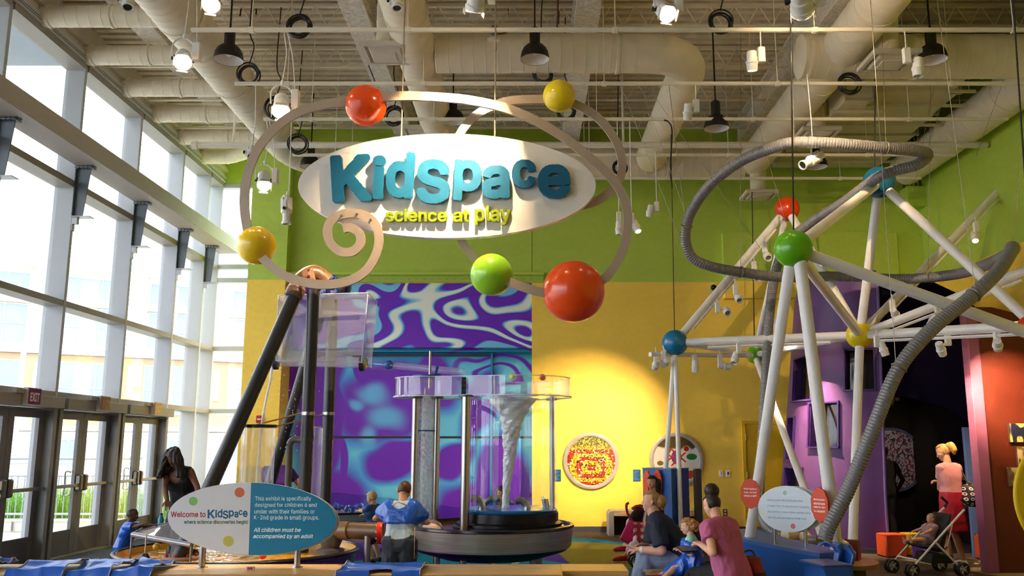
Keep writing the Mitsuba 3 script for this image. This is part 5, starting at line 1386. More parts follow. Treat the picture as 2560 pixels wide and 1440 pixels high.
# platform and bits behind the planter
pf = thing('wood_platform', 'rounded wooden platform table behind the blue block seat', 'table')
add('top', extrude(ellipse(.42, .62, 48, 3.62, 10.75), .045, .24), MP('brown_wood', wood('#7a4f2a', '#9a6c40'), .4), pf)
add('base', lathe([(.3, 0), (.3, .24)], 32, None, (3.62, 10.75, 0)), DARK, pf)
kb = thing('brown_box', 'open reddish brown wooden box on the platform', 'box')
c = P(2129, 1385, 10.7)
add('sides', moved(cat(box(-.09, .09, -.09, -.075, 0, .22), box(-.09, .09, .075, .09, 0, .22), box(-.09, -.075, -.075, .075, 0, .22), box(.075, .09, -.075, .075, 0, .22)), mat4(rot([0, 0, 1], -30), (c[0], 10.7, .285))), M('#6a2416', .4), kb, smooth=False)
add('bottom', moved(box(-.075, .075, -.075, .075, 0, .02), mat4(rot([0, 0, 1], -30), (c[0], 10.7, .285))), M('#3a1008', .5), kb)
for i, (pts, r, col, lab) in enumerate((([(2090, 1372, 10.5), (2108, 1366, 10.45), (2112, 1400, 10.4)], .075, '#c9b878', 'cream pipe elbow on the platform beside the brown box'), ([(1962, 1338, 11.0), (2000, 1335, 11.1), (2024, 1352, 10.9)], .07, '#d8c4a4', 'cream pipe joint on the planter behind the oval sign'), ([(2018, 1352, 10.6), (2050, 1352, 10.4)], .06, '#6a6058', 'grey brown pipe stub behind the oval sign post'))):
    add('pipe_joint', tube(spline([P(*q) for q in pts], 6), r, 20), M(col, .4), None, lab, 'pipe', 'short pipe pieces behind the planter', smooth=50)
for (x0, x1, y0, y1, lab) in ((2.0, 2.62, 8.2, 9.0, 'wooden bench seat at the bottom right under the woman in pink'), (1.12, 2.0, 9.35, 10.0, 'rounded wooden bench seat under the woman in navy')):
    k = thing('wooden_bench', lab, 'bench', 'wooden benches beside the planter')
    o = sg.box(x0, y0, x1, y1).buffer(-.15).buffer(.15)
    hz = .3 if x0 < 2 else .27
    add('top', extrude(o, .05, hz), 'light_wood', k, smooth=30)
    add('base', extrude(o.buffer(-.12), hz), DARK if x0 < 2 else BLUE, k, smooth=30)

# ------------------------------------------------------------------ purple tower, dark entrance, orange wall
PURP = MP('purple_paint', lambda p, n, uv: L('#5a3872') * (0.95 + 0.08 * fbm(p.x * 5, p.y * 5, p.z * 5)), 0.45, spec=0.4)
plan = spline([(4.7, 16.9), (4.47, 16.0), (4.38, 15.3), (4.42, 14.6), (4.65, 14.1), (4.95, 13.82), (5.35, 13.65)], 10)
tq = np.linspace(0, 1, len(plan))
ZT = 4.3


def tower(t, z):
    """Point of the leaning, bulging tower skin; t from the back corner to the entrance edge."""
    b = np.array([np.interp(t, tq, plan[:, 0]), np.interp(t, tq, plan[:, 1])])
    k = max(z - .8, 0) / 3.2
    return np.array([b[0] + .42 * k * (1 - .8 * t), b[1] - .05 * k, z])


def skin(t0, t1, z0, z1, off=0.0, nt=30, nz=20):
    tt, zz = np.linspace(t0, t1, nt), np.linspace(z0, z1, nz)
    g = np.array([[tower(t, z) for z in zz] for t in tt])
    if off:
        e = 1e-3
        nn = np.array([[np.cross(tower(min(t + e, 1), z) - tower(max(t - e, 0), z), [0, 0, 1.0]) for z in zz] for t in tt])
        nn /= np.linalg.norm(nn, axis=-1, keepdims=True)
        g = g + off * nn
    return g


def sheet(g):
    a, b = g.shape[:2]
    i, j = np.meshgrid(np.arange(a - 1), np.arange(b - 1), indexing='ij')
    f = np.stack([i * b + j, (i + 1) * b + j, (i + 1) * b + j + 1, i * b + j + 1], -1).reshape(-1, 4)
    return trimesh.Trimesh(g.reshape(-1, 3), np.vstack([f[:, [0, 1, 2]], f[:, [0, 2, 3]]]), process=False)


def solid(t0, t1, z0, z1, o0, o1, nt=8, nz=6):
    """A curved slab lying on the tower between two offsets."""
    a, b = skin(t0, t1, z0, z1, o0, nt, nz), skin(t0, t1, z0, z1, o1, nt, nz)
    ms = [sheet(a), sheet(b)]
    for e in (0, -1):
        ms.append(sheet(np.stack([a[e], b[e]])))
        ms.append(sheet(np.stack([a[:, e], b[:, e]])))
    return cat(ms)


to = thing('purple_tower', 'leaning purple tower house with framed dark windows beside the dark entrance', 'play house')
# skin with window holes, cut in strips
WIN = [(.79, .965, 2.45, 3.08), (.54, .735, 1.58, 2.26), (.355, .545, 2.34, 3.04), (.285, .385, 1.36, 2.06), (.275, .485, .7, 1.22)]
NT, NZ = 121, 91
tt, zz = np.linspace(0, 1, NT), np.linspace(0, ZT, NZ)
g = np.array([[tower(t, z) for z in zz] for t in tt])
# rounded top: the skin leans in near the top
i, j = np.meshgrid(np.arange(NT - 1), np.arange(NZ - 1), indexing='ij')
tc, zc = (tt[i] + tt[i + 1]) / 2, (zz[j] + zz[j + 1]) / 2
keep = np.ones(i.shape, bool)
for t0, t1, z0, z1 in WIN:
    keep &= ~((tc > t0) & (tc < t1) & (zc > z0) & (zc < z1))
topz = ZT - .75 * np.clip((.42 - tc) / .42, 0, 1) ** 2
keep &= zc < topz
f = np.stack([i * NZ + j, (i + 1) * NZ + j, (i + 1) * NZ + j + 1, i * NZ + j + 1], -1)[keep].reshape(-1, 4)
add('skin', trimesh.Trimesh(g.reshape(-1, 3), np.vstack([f[:, [0, 1, 2]], f[:, [0, 2, 3]]]), process=False), PURP, to, smooth=60)
PTRIM = M('#371c64', .4)
for t0, t1, z0, z1 in WIN:
    a, b = .01, .026
    k = add('window_frame', cat(solid(t0 - a, t1 + a, z1, z1 + b, -.02, .035), solid(t0 - a, t1 + a, z0 - b, z0, -.02, .05), solid(t0 - a, t0, z0, z1, -.02, .035), solid(t1, t1 + a, z0, z1, -.02, .035)), PTRIM, to, smooth=40)
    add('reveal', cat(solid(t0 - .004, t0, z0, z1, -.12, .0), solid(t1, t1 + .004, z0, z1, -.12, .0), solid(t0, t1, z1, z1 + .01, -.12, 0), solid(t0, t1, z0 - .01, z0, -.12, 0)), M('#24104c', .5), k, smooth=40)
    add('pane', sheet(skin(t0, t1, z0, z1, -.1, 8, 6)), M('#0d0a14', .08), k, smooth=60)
e = [tower(1.0, z) for z in np.linspace(0.05, ZT - .1, 30)]
add('corner_trim', tube([p + [.015, -.01, 0] for p in e], .022, 8), M('#6a5690', .4), to)
add('kick_strip', solid(.05, 1, 0, .07, .0, .015, 40, 3), M('#44424c', .5), to, smooth=40)
# front over the entrance and roof dome: purple with its shade painted in, near black
SHADED_PURP = M('#0d0724', .9, 0, .1)
ent = sg.Polygon([(0, 0), (0, 4.05), (.15, 4.2), (.6, 4.22), (1.0, 4.14), (1.35, 3.96), (1.6, 3.75), (1.72, 3.45), (1.72, 0)])
hole = sg.Polygon([(0.02, -.1), (.02, 2.35), (.5, 2.33), (1.0, 2.18), (1.45, 1.9), (1.6, 1.7), (1.6, -.1)])
add('entrance_front', upright(extrude(ent.difference(hole), .1), (5.42, 13.9, 0), -2), SHADED_PURP, to, smooth=30)
add('roof', trimesh.Trimesh([[5.3, 13.9, 4.1], [7.1, 13.9, 3.7], [7.1, 17.0, 3.7], [5.3, 17.0, 4.1]], [[0, 1, 2], [0, 2, 3]]), SHADED_PURP, to, smooth=False)
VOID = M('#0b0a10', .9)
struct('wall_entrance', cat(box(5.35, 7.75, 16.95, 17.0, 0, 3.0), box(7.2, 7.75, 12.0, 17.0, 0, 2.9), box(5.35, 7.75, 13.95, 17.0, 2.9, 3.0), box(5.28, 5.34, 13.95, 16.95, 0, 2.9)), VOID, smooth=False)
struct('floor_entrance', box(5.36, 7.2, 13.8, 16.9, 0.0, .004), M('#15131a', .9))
MP('doodle', lambda p, n, uv: mix(mix(L('#8f8ea8'), L('#7a2230'), smoothstep(.64, .72, noise(p.x * 40 + p.z * 13, p.z * 30 - p.x * 13))), L('#26305c'), smoothstep(.62, .72, noise(p.x * 44 - p.z * 16 + 9, p.z * 34 + p.x * 16 + 4))), .6)
md = thing('doodle_disc', 'large round disc covered in small doodles inside the dark entrance', 'picture')
c = P(2245, 1150, 16.6)
add('disc', lathe([(.001, .03), (.53, .03), (.56, .02)], 64, (0, -1, 0), (c[0], 16.85, c[2])), 'doodle', md, smooth=False)
add('rim', lathe([(.54, .0), (.55, .05), (.585, .05), (.6, 0)], 64, (0, -1, 0), (c[0], 16.85, c[2])), M('#4a5488', .5), md)
track_head(2226, 1000, 15.0, (c[0], 16.8, c[2] - .1), 'unseen can lamp added inside the dark entrance to light the doodle disc', True, .5, fix=(P(2226, 1000, 15.0) + [.11, 0, .2]), angle=34, group='can lamps on the sculpture rods')  # added lamp, hidden behind the front, only to brighten the disc
bp = thing('display_board', 'tall grey blue board standing in the dark entrance', 'board')
a, b = P(2408, 1068, 13.2), P(2432, 1290, 13.2)
add('board', box(a[0], a[0] + .22, 13.2, 13.26, 0.0, a[2], .006), M('#4a5f90', .6), bp)
add('edge', box(a[0] + .22, a[0] + .25, 13.19, 13.27, 0, a[2], .004), M('#333f66', .6), bp)
bd = thing('blue_disc', 'dim blue disc behind the standing woman', 'disc')
c = P(2352, 1180, 16.0)
add('plate', lathe([(.001, .02), (.26, .02), (.27, 0)], 40, (0, -1, 0), (c[0], 16.9, c[2])), M('#123a6e', .6), bd)
add('hub', lathe([(.001, .04), (.03, .04), (.035, .02)], 20, (0, -1, 0), (c[0], 16.9, c[2])), M('#0c2444', .6), bd)
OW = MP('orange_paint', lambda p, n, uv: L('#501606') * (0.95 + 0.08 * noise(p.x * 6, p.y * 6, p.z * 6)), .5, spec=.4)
top = [(5.98, 0), (5.98, 3.42), (6.2, 3.42), (6.5, 3.34), (6.8, 3.18), (7.78, 2.6), (7.78, 0)]
struct('wall_orange', upright(extrude(sg.Polygon(top), .14), (0, 11.84, 0)), OW, smooth=False)
struct('wall_pink_end', box(5.83, 5.98, 11.68, 11.86, 0, 3.42, .006), M('#824660', .6), smooth=False)


def night_picture(p, n, uv):
    x, z = p.x, p.z
    t = smoothstep(.45, .6, noise(x * 22, z * 9 + 3)) * smoothstep(1.98, 1.9, z)
    return mix(L('#141633'), mix(L('#a87a30'), L('#e0c070'), noise(x * 60, z * 60)), t)


def sepia_picture(p, n, uv):
    return mix(L('#b8a070'), L('#5a4020'), smoothstep(.45, .7, fbm(p.x * 14, p.z * 10, 2.0)))


MP('night_picture', night_picture, .5)
MP('sepia_picture', sepia_picture, .5)
for (u0, v0, u1, v1, m, lab) in ((2521, 1058, 2590, 1106, 'night_picture', 'dark canvas print of a floodlit building on the orange wall'), (2541, 1116, 2600, 1168, 'sepia_picture', 'middle sepia canvas print at the right edge of the orange wall'), (2520, 1168, 2562, 1216, 'sepia_picture', 'lowest pale canvas print of a tree on the orange wall')):
    a, b = P(u0, v0, 11.66), P(u1, v1, 11.66)
    k = thing('canvas_print', lab, 'picture', 'canvas prints on the orange wall')
    add('stretcher', box(a[0], b[0], 11.66, 11.7, b[2], a[2], .003), M('#3a2a1c', .6), k)
    add('print', box(a[0] + .004, b[0] - .004, 11.656, 11.66, b[2] + .004, a[2] - .004), m, k, smooth=False)
yd = thing('yellow_disc', 'big glossy yellow disc cut by the right edge of the photo', 'disc')
c = P(2702, 1247, 7.0)
R = px(167, 6.8)
add('plate', moved(lathe([(.001, .03), (R - .02, .03), (R, .015), (R, -.015), (R - .02, -.03), (.001, -.03)], 64), mat4(FACE, c)), M('#c8a80c', .35, 0, .5, .4), yd, smooth=40)
add('post', rod((c[0], 7.05, 0), (c[0], 7.05, c[2]), .03, 16), STEEL, yd)
# soft blocks at the entrance floor
for i, (u, v, Y, w, h, yaw, col, lab) in enumerate(((2230, 1378, 13.4, .32, .32, 4, '#c8481a', 'orange soft cube at the left of the dark entrance'), (2282, 1378, 13.5, .26, .32, 20, '#b8901c', 'yellow soft block beside the orange cube'), (2325, 1395, 13.0, .34, .2, 10, '#3e1a70', 'purple soft block behind the stroller wheels'), (2470, 1378, 13.0, .26, .34, 0, '#a8401c', 'orange soft block behind the standing woman by the pink wall end'), (2262, 1330, 14.4, .5, .22, 30, '#57491c', 'brown soft wedge lying inside the dark entrance'), (2240, 1330, 15.0, .6, .12, 0, '#5a4a18', 'low mustard step inside the dark entrance'))):
    c = P(u, v, Y)
    k = thing('soft_block', lab, 'soft block', 'soft play blocks at the entrance')
    add('cover', moved(box(-w / 2, w / 2, -w / 2, w / 2, 0, h, .02), mat4(rot([0, 0, 1], yaw), (c[0], Y, .005 if i < 4 else .01))), M(col, .6), k, smooth=40)
    add('seam', moved(tube([(-w / 2, -w / 2, h - .012), (w / 2, -w / 2, h - .012), (w / 2, w / 2, h - .012), (-w / 2, w / 2, h - .012)], .006, 5, closed=True), mat4(rot([0, 0, 1], yaw), (c[0], Y, .005))), M(col, .5), k)
# ------------------------------------------------------------------ people
def sph(c, r, n=14):
    return m3.Manifold.sphere(float(r), n).translate([float(x) for x in c])


def hull(*balls, n=14):
    return m3.Manifold.batch_hull([sph(c, r, n) for c, r in balls])


def chain(balls, n=14):
    return [hull(balls[i], balls[i + 1], n=n) for i in range(len(balls) - 1)]


def union(ms):
    return m3.Manifold.batch_boolean(list(ms), m3.OpType.Add)


def soft(m, length=.02, it=8):
    t = tm(m.refine_to_length(length))
    t.merge_vertices()
    trimesh.smoothing.filter_taubin(t, lamb=.5, nu=.53, iterations=it)
    return t


def ik(a, c, l1, l2, pole):
    """Middle joint of a two-bone limb from a to c; c is pulled in when out of reach."""
    a, c = np.asarray(a, float), np.asarray(c, float)
    d = c - a
    n = np.linalg.norm(d)
    n2 = min(n, (l1 + l2) * .995)
    c = a + d / n * n2
    x = (l1 * l1 - l2 * l2 + n2 * n2) / (2 * n2)
    h = math.sqrt(max(l1 * l1 - x * x, 0))
    u = d / n
    p = np.asarray(pole, float)
    p = p - u * p.dot(u)
    p /= np.linalg.norm(p) + 1e-9
    return a + u * x + p * h, c


def lerp(a, b, t):
    return np.asarray(a) * (1 - t) + np.asarray(b) * t


HAIRM = {}


def hair_mat(a, b):
    k = f'hair_{len(HAIRM)}'
    if (a, b) not in HAIRM:
        HAIRM[(a, b)] = MP(k, lambda p, n, uv: mix(L(a), L(b), noise(p.x * 160, p.y * 160, p.z * 45)), .5, spec=.4)
    return HAIRM[(a, b)]


class Person:
    def __init__(s, label, H, pelvis, yaw, skin, lean=0, side=0, head=(0, 0), head_yaw=0, kid=0.0, fat=1.0, group=None):
        s.key = thing('person', label, 'person', group)
        s.H, s.kid, s.skin = H, kid, M(skin, .55, 0, .35)
        R = rot([0, 0, 1], yaw)
        s.f, s.r = R @ [0, 1, 0], R @ [1, 0, 0]
        s.up = np.array([0, 0, 1.0])
        s.Rb = R @ rot([1, 0, 0], -lean) @ rot([0, 1, 0], side)
        s.pel = np.asarray(pelvis, float)
        k = kid
        s.w = H * fat * (1 + .22 * k)
        s.torso = H * (.30 + .01 * k)
        s.arm = (H * (.175 - .012 * k), H * (.15 - .012 * k))
        s.leg = (H * (.245 - .03 * k), H * (.235 - .03 * k))
        s.hh = H * (.132 + .055 * k)
        s.sh, s.hip = s.w * .105, s.w * .052
        s.T = lambda x, y, z: s.pel + s.Rb @ np.array([x, y, z], float)
        s.neck = s.T(0, 0, s.torso)
        s.Rh = R @ rot([0, 0, 1], head_yaw) @ rot([1, 0, 0], -head[0]) @ rot([0, 1, 0], head[1])
        nd = .5 * (s.Rb @ [0, 0, 1]) + .5 * (s.Rh @ [0, .25, 1])
        s.chin = s.neck + nd * H * (.045 - .012 * k)
        s.S = {1: s.T(s.sh, 0, s.torso * .93), -1: s.T(-s.sh, 0, s.torso * .93)}
        s.Hp = {1: s.pel + s.r * s.hip, -1: s.pel - s.r * s.hip}
        s.body, s.hands, s.el, s.wr, s.kn, s.an = [], [], {}, {}, {}, {}

    def hd(s, x, y, z):
        return s.chin + s.Rh @ (np.array([x, y, z]) * s.hh)

    def arm_to(s, side, target, pole=None, palm=None, curl=.5):
        """side 1 = the person's right."""
        pole = (-s.f * .5 + s.r * side * .6 - s.up * .6) if pole is None else np.asarray(pole, float)
        s.el[side], s.wr[side] = ik(s.S[side], target, *s.arm, pole)
        d = s.wr[side] - s.el[side]
        d /= np.linalg.norm(d)
        n = -s.up if palm is None else np.asarray(palm, float)
        n = n - d * n.dot(d)
        n /= np.linalg.norm(n) + 1e-9
        t = np.cross(n, d) * side      # towards the thumb
        hl = s.H * .105 * (1 - .1 * s.kid)
        w, q = s.wr[side], hl / .18
        R = .0085 * q
        palm_end = w + d * .085 * q
        s.hands += [m3.Manifold.batch_hull([sph(w + t * .014 * q, .017 * q, 10), sph(w - t * .014 * q, .017 * q, 10), sph(palm_end + t * .034 * q, .011 * q, 10), sph(palm_end - t * .034 * q, .011 * q, 10), sph(w + d * .04 * q + t * .03 * q, .014 * q, 10)])]
        for i, (o, ln) in enumerate(((.031, .072), (.0105, .080), (-.0105, .074), (-.031, .058))):
            p, a, pts = palm_end + t * o * q, curl * .6, []
            for j, fr in enumerate((.45, .32, .23)):
                pts.append((p, R * (1 - .12 * j)))
                dd = d * math.cos(a) + n * math.sin(a)
                p = p + dd * ln * fr * q
                a += curl * .8
            pts.append((p, R * .7))
            s.hands += chain(pts, 10)
        p = w + d * .03 * q + t * .028 * q
        d1 = d * .6 + t * .7 + n * .35
        d2 = d * .9 + t * .15 + n * .4
        s.hands += chain([(p, .012 * q), (p + d1 / np.linalg.norm(d1) * .035 * q, .0105 * q), (p + d1 / np.linalg.norm(d1) * .035 * q + d2 / np.linalg.norm(d2) * .03 * q, .0085 * q)], 10)

    def leg_to(s, side, ankle, pole=None, toe=None):
        pole = s.f if pole is None else np.asarray(pole, float)
        s.kn[side], s.an[side] = ik(s.Hp[side], ankle, *s.leg, pole)
        s.toe = getattr(s, 'toe', {})
        s.toe[side] = np.asarray(toe if toe is not None else s.f + s.r * side * .2, float)

    def spheres(s, d=0.0):
        w, t = s.w, s.torso
        pel = [(s.T(x * w * .05, -.005 * w, .0), w * .062 + d) for x in (1, -1)]
        waist = [(s.T(x * w * .04, 0, t * .42), w * .056 + d) for x in (1, -1)]
        chest = [(s.T(x * w * .058, .008 * w, t * .72), w * .062 + d) for x in (1, -1)]
        sh = [(s.T(x * s.sh * .82, 0, t * .93), w * .034 + d) for x in (1, -1)]
        nk = [(s.T(0, 0, t * .98), w * .035 + d)]
        return pel, waist, chest, sh, nk

    def torso_parts(s, d=0.0, lo=0):
        pel, waist, chest, sh, nk = s.spheres(d)
        p = []
        if lo <= 0:
            p.append(hull(*pel, *waist))
        p.append(hull(*waist, *chest))
        p.append(hull(*chest, *sh, *nk))
        return p

    def arm_balls(s, side, d=0.0):
        w = s.w
        return [(s.S[side], w * .032 + d), (lerp(s.S[side], s.el[side], .45), w * .0275 + d), (s.el[side], w * .0225 + d), (lerp(s.el[side], s.wr[side], .3), w * .0225 + d), (s.wr[side], w * .0155 + d)]

    def leg_balls(s, side, d=0.0):
        w = s.w
        kn, an = s.kn[side], s.an[side]
        return [(s.Hp[side], w * .056 + d), (lerp(s.Hp[side], kn, .5), w * .048 + d), (kn, w * .033 + d), (lerp(kn, an, .32) - s.f * w * .008, w * .034 + d), (an, w * .021 + d)]

    def foot(s, side, d=0.0):
        an, t = s.an[side], s.toe[side] / np.linalg.norm(s.toe[side])
        q = s.H
        lo = an - s.up * q * .018
        return [hull((lo - t * q * .018, q * .018 + d), (lo + t * q * .06 - s.up * .004 * q, q * .016 + d), (an, q * .021 + d), (lo + t * q * .1 - s.up * .006 * q, q * .012 + d))]

    def build(s, feet=True, eyes=True, length=.016):
        hh, C = s.hh, s.hd
        head = []
        sk = m3.Manifold.sphere(1.0, 28).scale([.335 * hh, .415 * hh, .39 * hh])
        A = np.eye(4)
        A[:3, :3], A[:3, 3] = s.Rh, C(0, -.03, .62)
        head.append(sk.transform(A[:3].tolist()))
        head.append(hull((C(.2, .02, .36), .13 * hh), (C(-.2, .02, .36), .13 * hh), (C(0, .25, .12 + .03 * s.kid), .09 * hh), (C(0, .2, .42), .21 * hh), (C(.14, .2, .45), .15 * hh), (C(-.14, .2, .45), .15 * hh)))
        head += chain([(C(0, .385, .52), .03 * hh), (C(0, .44, .38), .048 * hh)], 10)
        head.append(hull((C(.05, .41, .36), .03 * hh), (C(-.05, .41, .36), .03 * hh), n=10))
        head.append(hull((C(.08, .31, .22), .05 * hh), (C(-.08, .31, .22), .05 * hh), (C(0, .335, .235), .055 * hh), n=10))
        for e in (1, -1):
            head.append(hull((C(.34 * e, -.04, .5), .05 * hh), (C(.375 * e, -.09, .57), .035 * hh), (C(.345 * e, -.04, .4), .03 * hh), n=10))
        neck = [hull((s.neck - s.Rb @ [0, 0, .02 * s.H], s.w * .036), (C(0, -.06, .3), s.w * .031 + .01 * hh))]
        ms = s.torso_parts() + neck + head
        for e in (1, -1):
            if e in s.el:
                ms += chain(s.arm_balls(e))
            if e in s.kn:
                ms += chain(s.leg_balls(e))
                if feet:
                    ms += s.foot(e)
        ms += s.hands
        add('body', soft(union(ms), length, 5), s.skin, s.key, smooth=True)
        if eyes:
            for e in (1, -1):
                k = add('eye', ball(C(.145 * e, .325, .5), .042 * hh, 2, ), M('#c4bcb4', .3), s.key, smooth=True)
                add('iris', ball(C(.148 * e, .355, .5), .026 * hh, 2), M('#20140e', .2), k, smooth=True)
            add('lips', soft(hull((C(.07, .355, .215), .025 * hh), (C(-.07, .355, .215), .025 * hh), (C(0, .385, .22), .027 * hh), n=10), .01, 1), M('#9c5048', .5), s.key, smooth=True)
        return s

    def wear(s, name, ms, m, cuts=(), label=None, length=.018, it=6, crease=0.0):
        u = union(ms)
        for p, n in cuts:      # keeps the side that n points to
            n = np.asarray(n, float) / np.linalg.norm(n)
            u = u.trim_by_plane(n.tolist(), float(np.dot(n, p)))
        t = soft(u, length, it)
        if crease:
            v = np.array(t.vertices)
            q = 1 - np.abs(2 * meshkit.fbm(v * [11, 11, 7] + 2 * meshkit.noise(v * 5)[:, None], 2) - 1) ** .8 - .6
            t.vertices = v + np.array(t.vertex_normals) * (crease * q)[:, None]
        return add(name, t, m, s.key, smooth=True, label=label)

    def sleeves(s, d, upto=.55, arms=(1, -1)):
        out = []
        for e in arms:
            b = s.arm_balls(e, d)
            end = lerp(s.S[e], s.el[e], upto)
            cut = hull(b[0], (end, b[1][1] * 1.04))
            n = (s.S[e] - s.el[e]) / np.linalg.norm(s.S[e] - s.el[e])
            out.append(cut.trim_by_plane(n.tolist(), float(np.dot(n, end))))
        return out

    def shirt(s, m, d=.014, sleeve=.55, hem=-.1, crease=.012, name='shirt', arms=(1, -1), label=None, neck=.965):
        w = s.w
        parts = s.torso_parts(d)
        if sleeve:
            parts += s.sleeves(d * .9, sleeve, arms)
        up = s.Rb @ np.array([0, 0, 1.0])
        parts = [union(parts) - hull((s.T(0, .03 * w, s.torso * (neck + .09)), w * .056), (s.T(0, .10 * w, s.torso * (neck + .05)), w * .05), (s.T(0, 0, s.torso * 1.3), w * .06))]
        return s.wear(name, parts, m, [(s.T(0, 0, s.torso * hem), up)], label, crease=crease)

    def trousers(s, m, d=.014, upto=1.0, flare=0.0, name='trousers', crease=.014, top=.06, label=None):
        pel, waist, *_ = s.spheres(d)
        lo = [(c, r) for c, r in pel]
        up = s.Rb @ np.array([0, 0, 1.0])
        parts = [hull(*lo, *[(lerp(pel[i][0], waist[i][0], .6), waist[i][1]) for i in (0, 1)]).trim_by_plane((-up).tolist(), float(-np.dot(up, s.T(0, 0, s.torso * top))))]
        for e in (1, -1):
            if e not in s.kn:
                continue
            b = s.leg_balls(e, d)
            b = [(c, r + flare * i) for i, (c, r) in enumerate(b)]
            if upto >= 1:
                parts += chain(b)
            else:
                end = lerp(s.Hp[e], s.kn[e], upto / .5) if upto <= .5 else lerp(s.kn[e], s.an[e], (upto - .5) / .5)
                n = (s.Hp[e] - s.kn[e]) if upto <= .5 else (s.kn[e] - s.an[e])
                n = n / np.linalg.norm(n)
                for g in chain(b[:3] if upto <= .5 else b):
                    try:
                        q = g.trim_by_plane(n.tolist(), float(np.dot(n, end)))
                        if q.num_tri() > 0:
                            parts.append(q)
                    except Exception:
                        pass
        return s.wear(name, parts, m, (), label, crease=crease)

    def skirt(s, m, hem_z, d=.02, spread=1.25, name='skirt', top=.3):
        pel, waist, *_ = s.spheres(d)
        b = [(np.array([*(c[:2]), hem_z]) + s.f * .01, r * spread) for c, r in pel]
        up = s.Rb @ np.array([0, 0, 1.0])
        u = hull(*pel, *b, *[(lerp(pel[i][0], waist[i][0], .6), waist[i][1]) for i in (0, 1)])
        return s.wear(name, [u], m, [((0, 0, hem_z), (0, 0, 1)), (s.T(0, 0, s.torso * top), -up)], crease=.012)

    def shoes(s, m, d=.008, sole='#d8d4cc'):
        for e in (1, -1):
            if e in s.an:
                g = s.foot(e, d)[0]
                n = [0.0, 0.0, 1.0]
                t = -1.0
                k = add('shoe', soft(g.trim_by_plane([0.0, 0.0, -1.0], float(-(s.an[e][2] + .012 * s.H))), .014, 4), m, s.key, smooth=True)
                lo = s.an[e] - s.up * s.H * .036
                q = s.toe[e] / np.linalg.norm(s.toe[e])
                add('sole', soft(m3.Manifold.batch_hull([sph(lo - q * s.H * .02, .018 * s.H, 12), sph(lo + q * s.H * .1, .016 * s.H, 12)]).trim_by_plane([0.0, 0, -1.0], float(-(lo[2] + .002))).trim_by_plane([0.0, 0, 1.0], float(lo[2] - .009 * s.H)), .02, 2), M(sole, .5), k, smooth=True)

    def cap_hair(s, m, grow=1.07, low=.42, front=.1, extra=(), fringe=.82, bump=.006, name='hair'):
        """Hair over the skull; front: how far forward it comes at the sides, low: its lower edge at the back (in head heights)."""
        hh = s.hh
        u = m3.Manifold.sphere(1.0, 40).scale([.345 * hh * grow, .425 * hh * grow, .40 * hh * grow])
        face = m3.Manifold.cube([2.0, 1.0, 2.0], True).translate([0, .5 + front, fringe - 1.0 - .62]).scale([hh, hh, hh])
        u = u - face
        u = u.trim_by_plane([0.0, 0.0, 1.0], (low - .62) * hh)
        A = np.eye(4)
        A[:3, :3], A[:3, 3] = s.Rh, s.hd(0, -.03, .62)
        u = u.transform(A[:3].tolist())
        u = union([u] + list(extra))
        t = soft(u, .012, 3)
        v = np.array(t.vertices)
        t.vertices = v + np.array(t.vertex_normals) * (bump * (meshkit.fbm(v * [60, 60, 25], 3) - .4))[:, None]
        return add(name, t, m, s.key, smooth=True)


SMOCK = MP('smock_blue', lambda p, n, uv: L('#1f58bc') * (0.9 + 0.2 * noise(p.x * 8, p.y * 8, p.z * 8)), .3, spec=.6)
V = np.array
# 1 woman in black at the pool
p = Person('woman with long wavy black hair and black tank top bending over the pool', 1.68, (-4.72, 12.45, .82), 168, '#6a4430', lean=24, head=(36, 0))
p.arm_to(1, P(418, 1292, 11.75), pole=(-1, .1, 0))
p.arm_to(-1, P(510, 1290, 11.8), pole=(1, .1, 0))
p.leg_to(1, (-4.85, 12.5, .08)); p.leg_to(-1, (-4.6, 12.52, .08))
p.build()
p.shirt(M('#0e0d10', .7), sleeve=0, neck=.8, name='tank_top', crease=.006)
p.wear('strap', [hull((p.T(x * .07, .055 - .05 * k, p.torso * .8), .02), (p.T(x * .075, .0, p.torso * .97), .02), n=8) for x in (1, -1) for k in (0, 1)], M('#0e0d10', .7))
p.trousers(M('#16161c', .8))
p.shoes(M('#1a1a1e', .6), sole='#2a2a2e')
hm = hair_mat('#0c090a', '#2a1f1c')
ex = []
rnd = random.Random(3)
for i in range(110):
    a = rnd.uniform(-1.95, 1.95)
    x0, y0 = .37 * math.sin(a), -.38 * math.cos(a) * 1.05 - .03
    st = s0 = p.hd(x0 * .8, y0 * .8, .8 + rnd.uniform(-.1, .15))
    pts = [(st, .035)]
    for q in range(5):
        st = st + V([0, 0, -.058]) + .018 * V([math.sin(q * 1.9 + i), math.cos(q * 1.7 + i * 2), 0]) + p.Rh @ V([x0 * .055, y0 * .03, 0])
        pts.append((st, .03 - .002 * q))
    ex += chain(pts, 8)
p.cap_hair(hm, 1.18, .3, .22, ex, fringe=.85, bump=.014)

# 2 toddler boy in blue smock
c = P(352, 1300, 11.2)
p = Person('small boy with shaved head and blue smock reaching over the pool from the left', .88, (-4.99, 11.25, .37), -82, '#57341f', lean=14, head=(8, 0), kid=1)
p.arm_to(1, P(414, 1300, 10.9), pole=(0, 0, -1)); p.arm_to(-1, P(408, 1312, 11.3), pole=(0, 0, -1))
p.leg_to(1, (-5.0, 11.17, .04)); p.leg_to(-1, (-5.02, 11.33, .04))
p.build(length=.012)
p.shirt(SMOCK, .02, .75, hem=-.2, name='smock', crease=.02)
p.trousers(M('#2c3448', .8)); p.shoes(M('#24242a', .6))
p.cap_hair(hair_mat('#120c0a', '#1c1410'), 1.015, .45, -.02, fringe=.9, bump=.002)

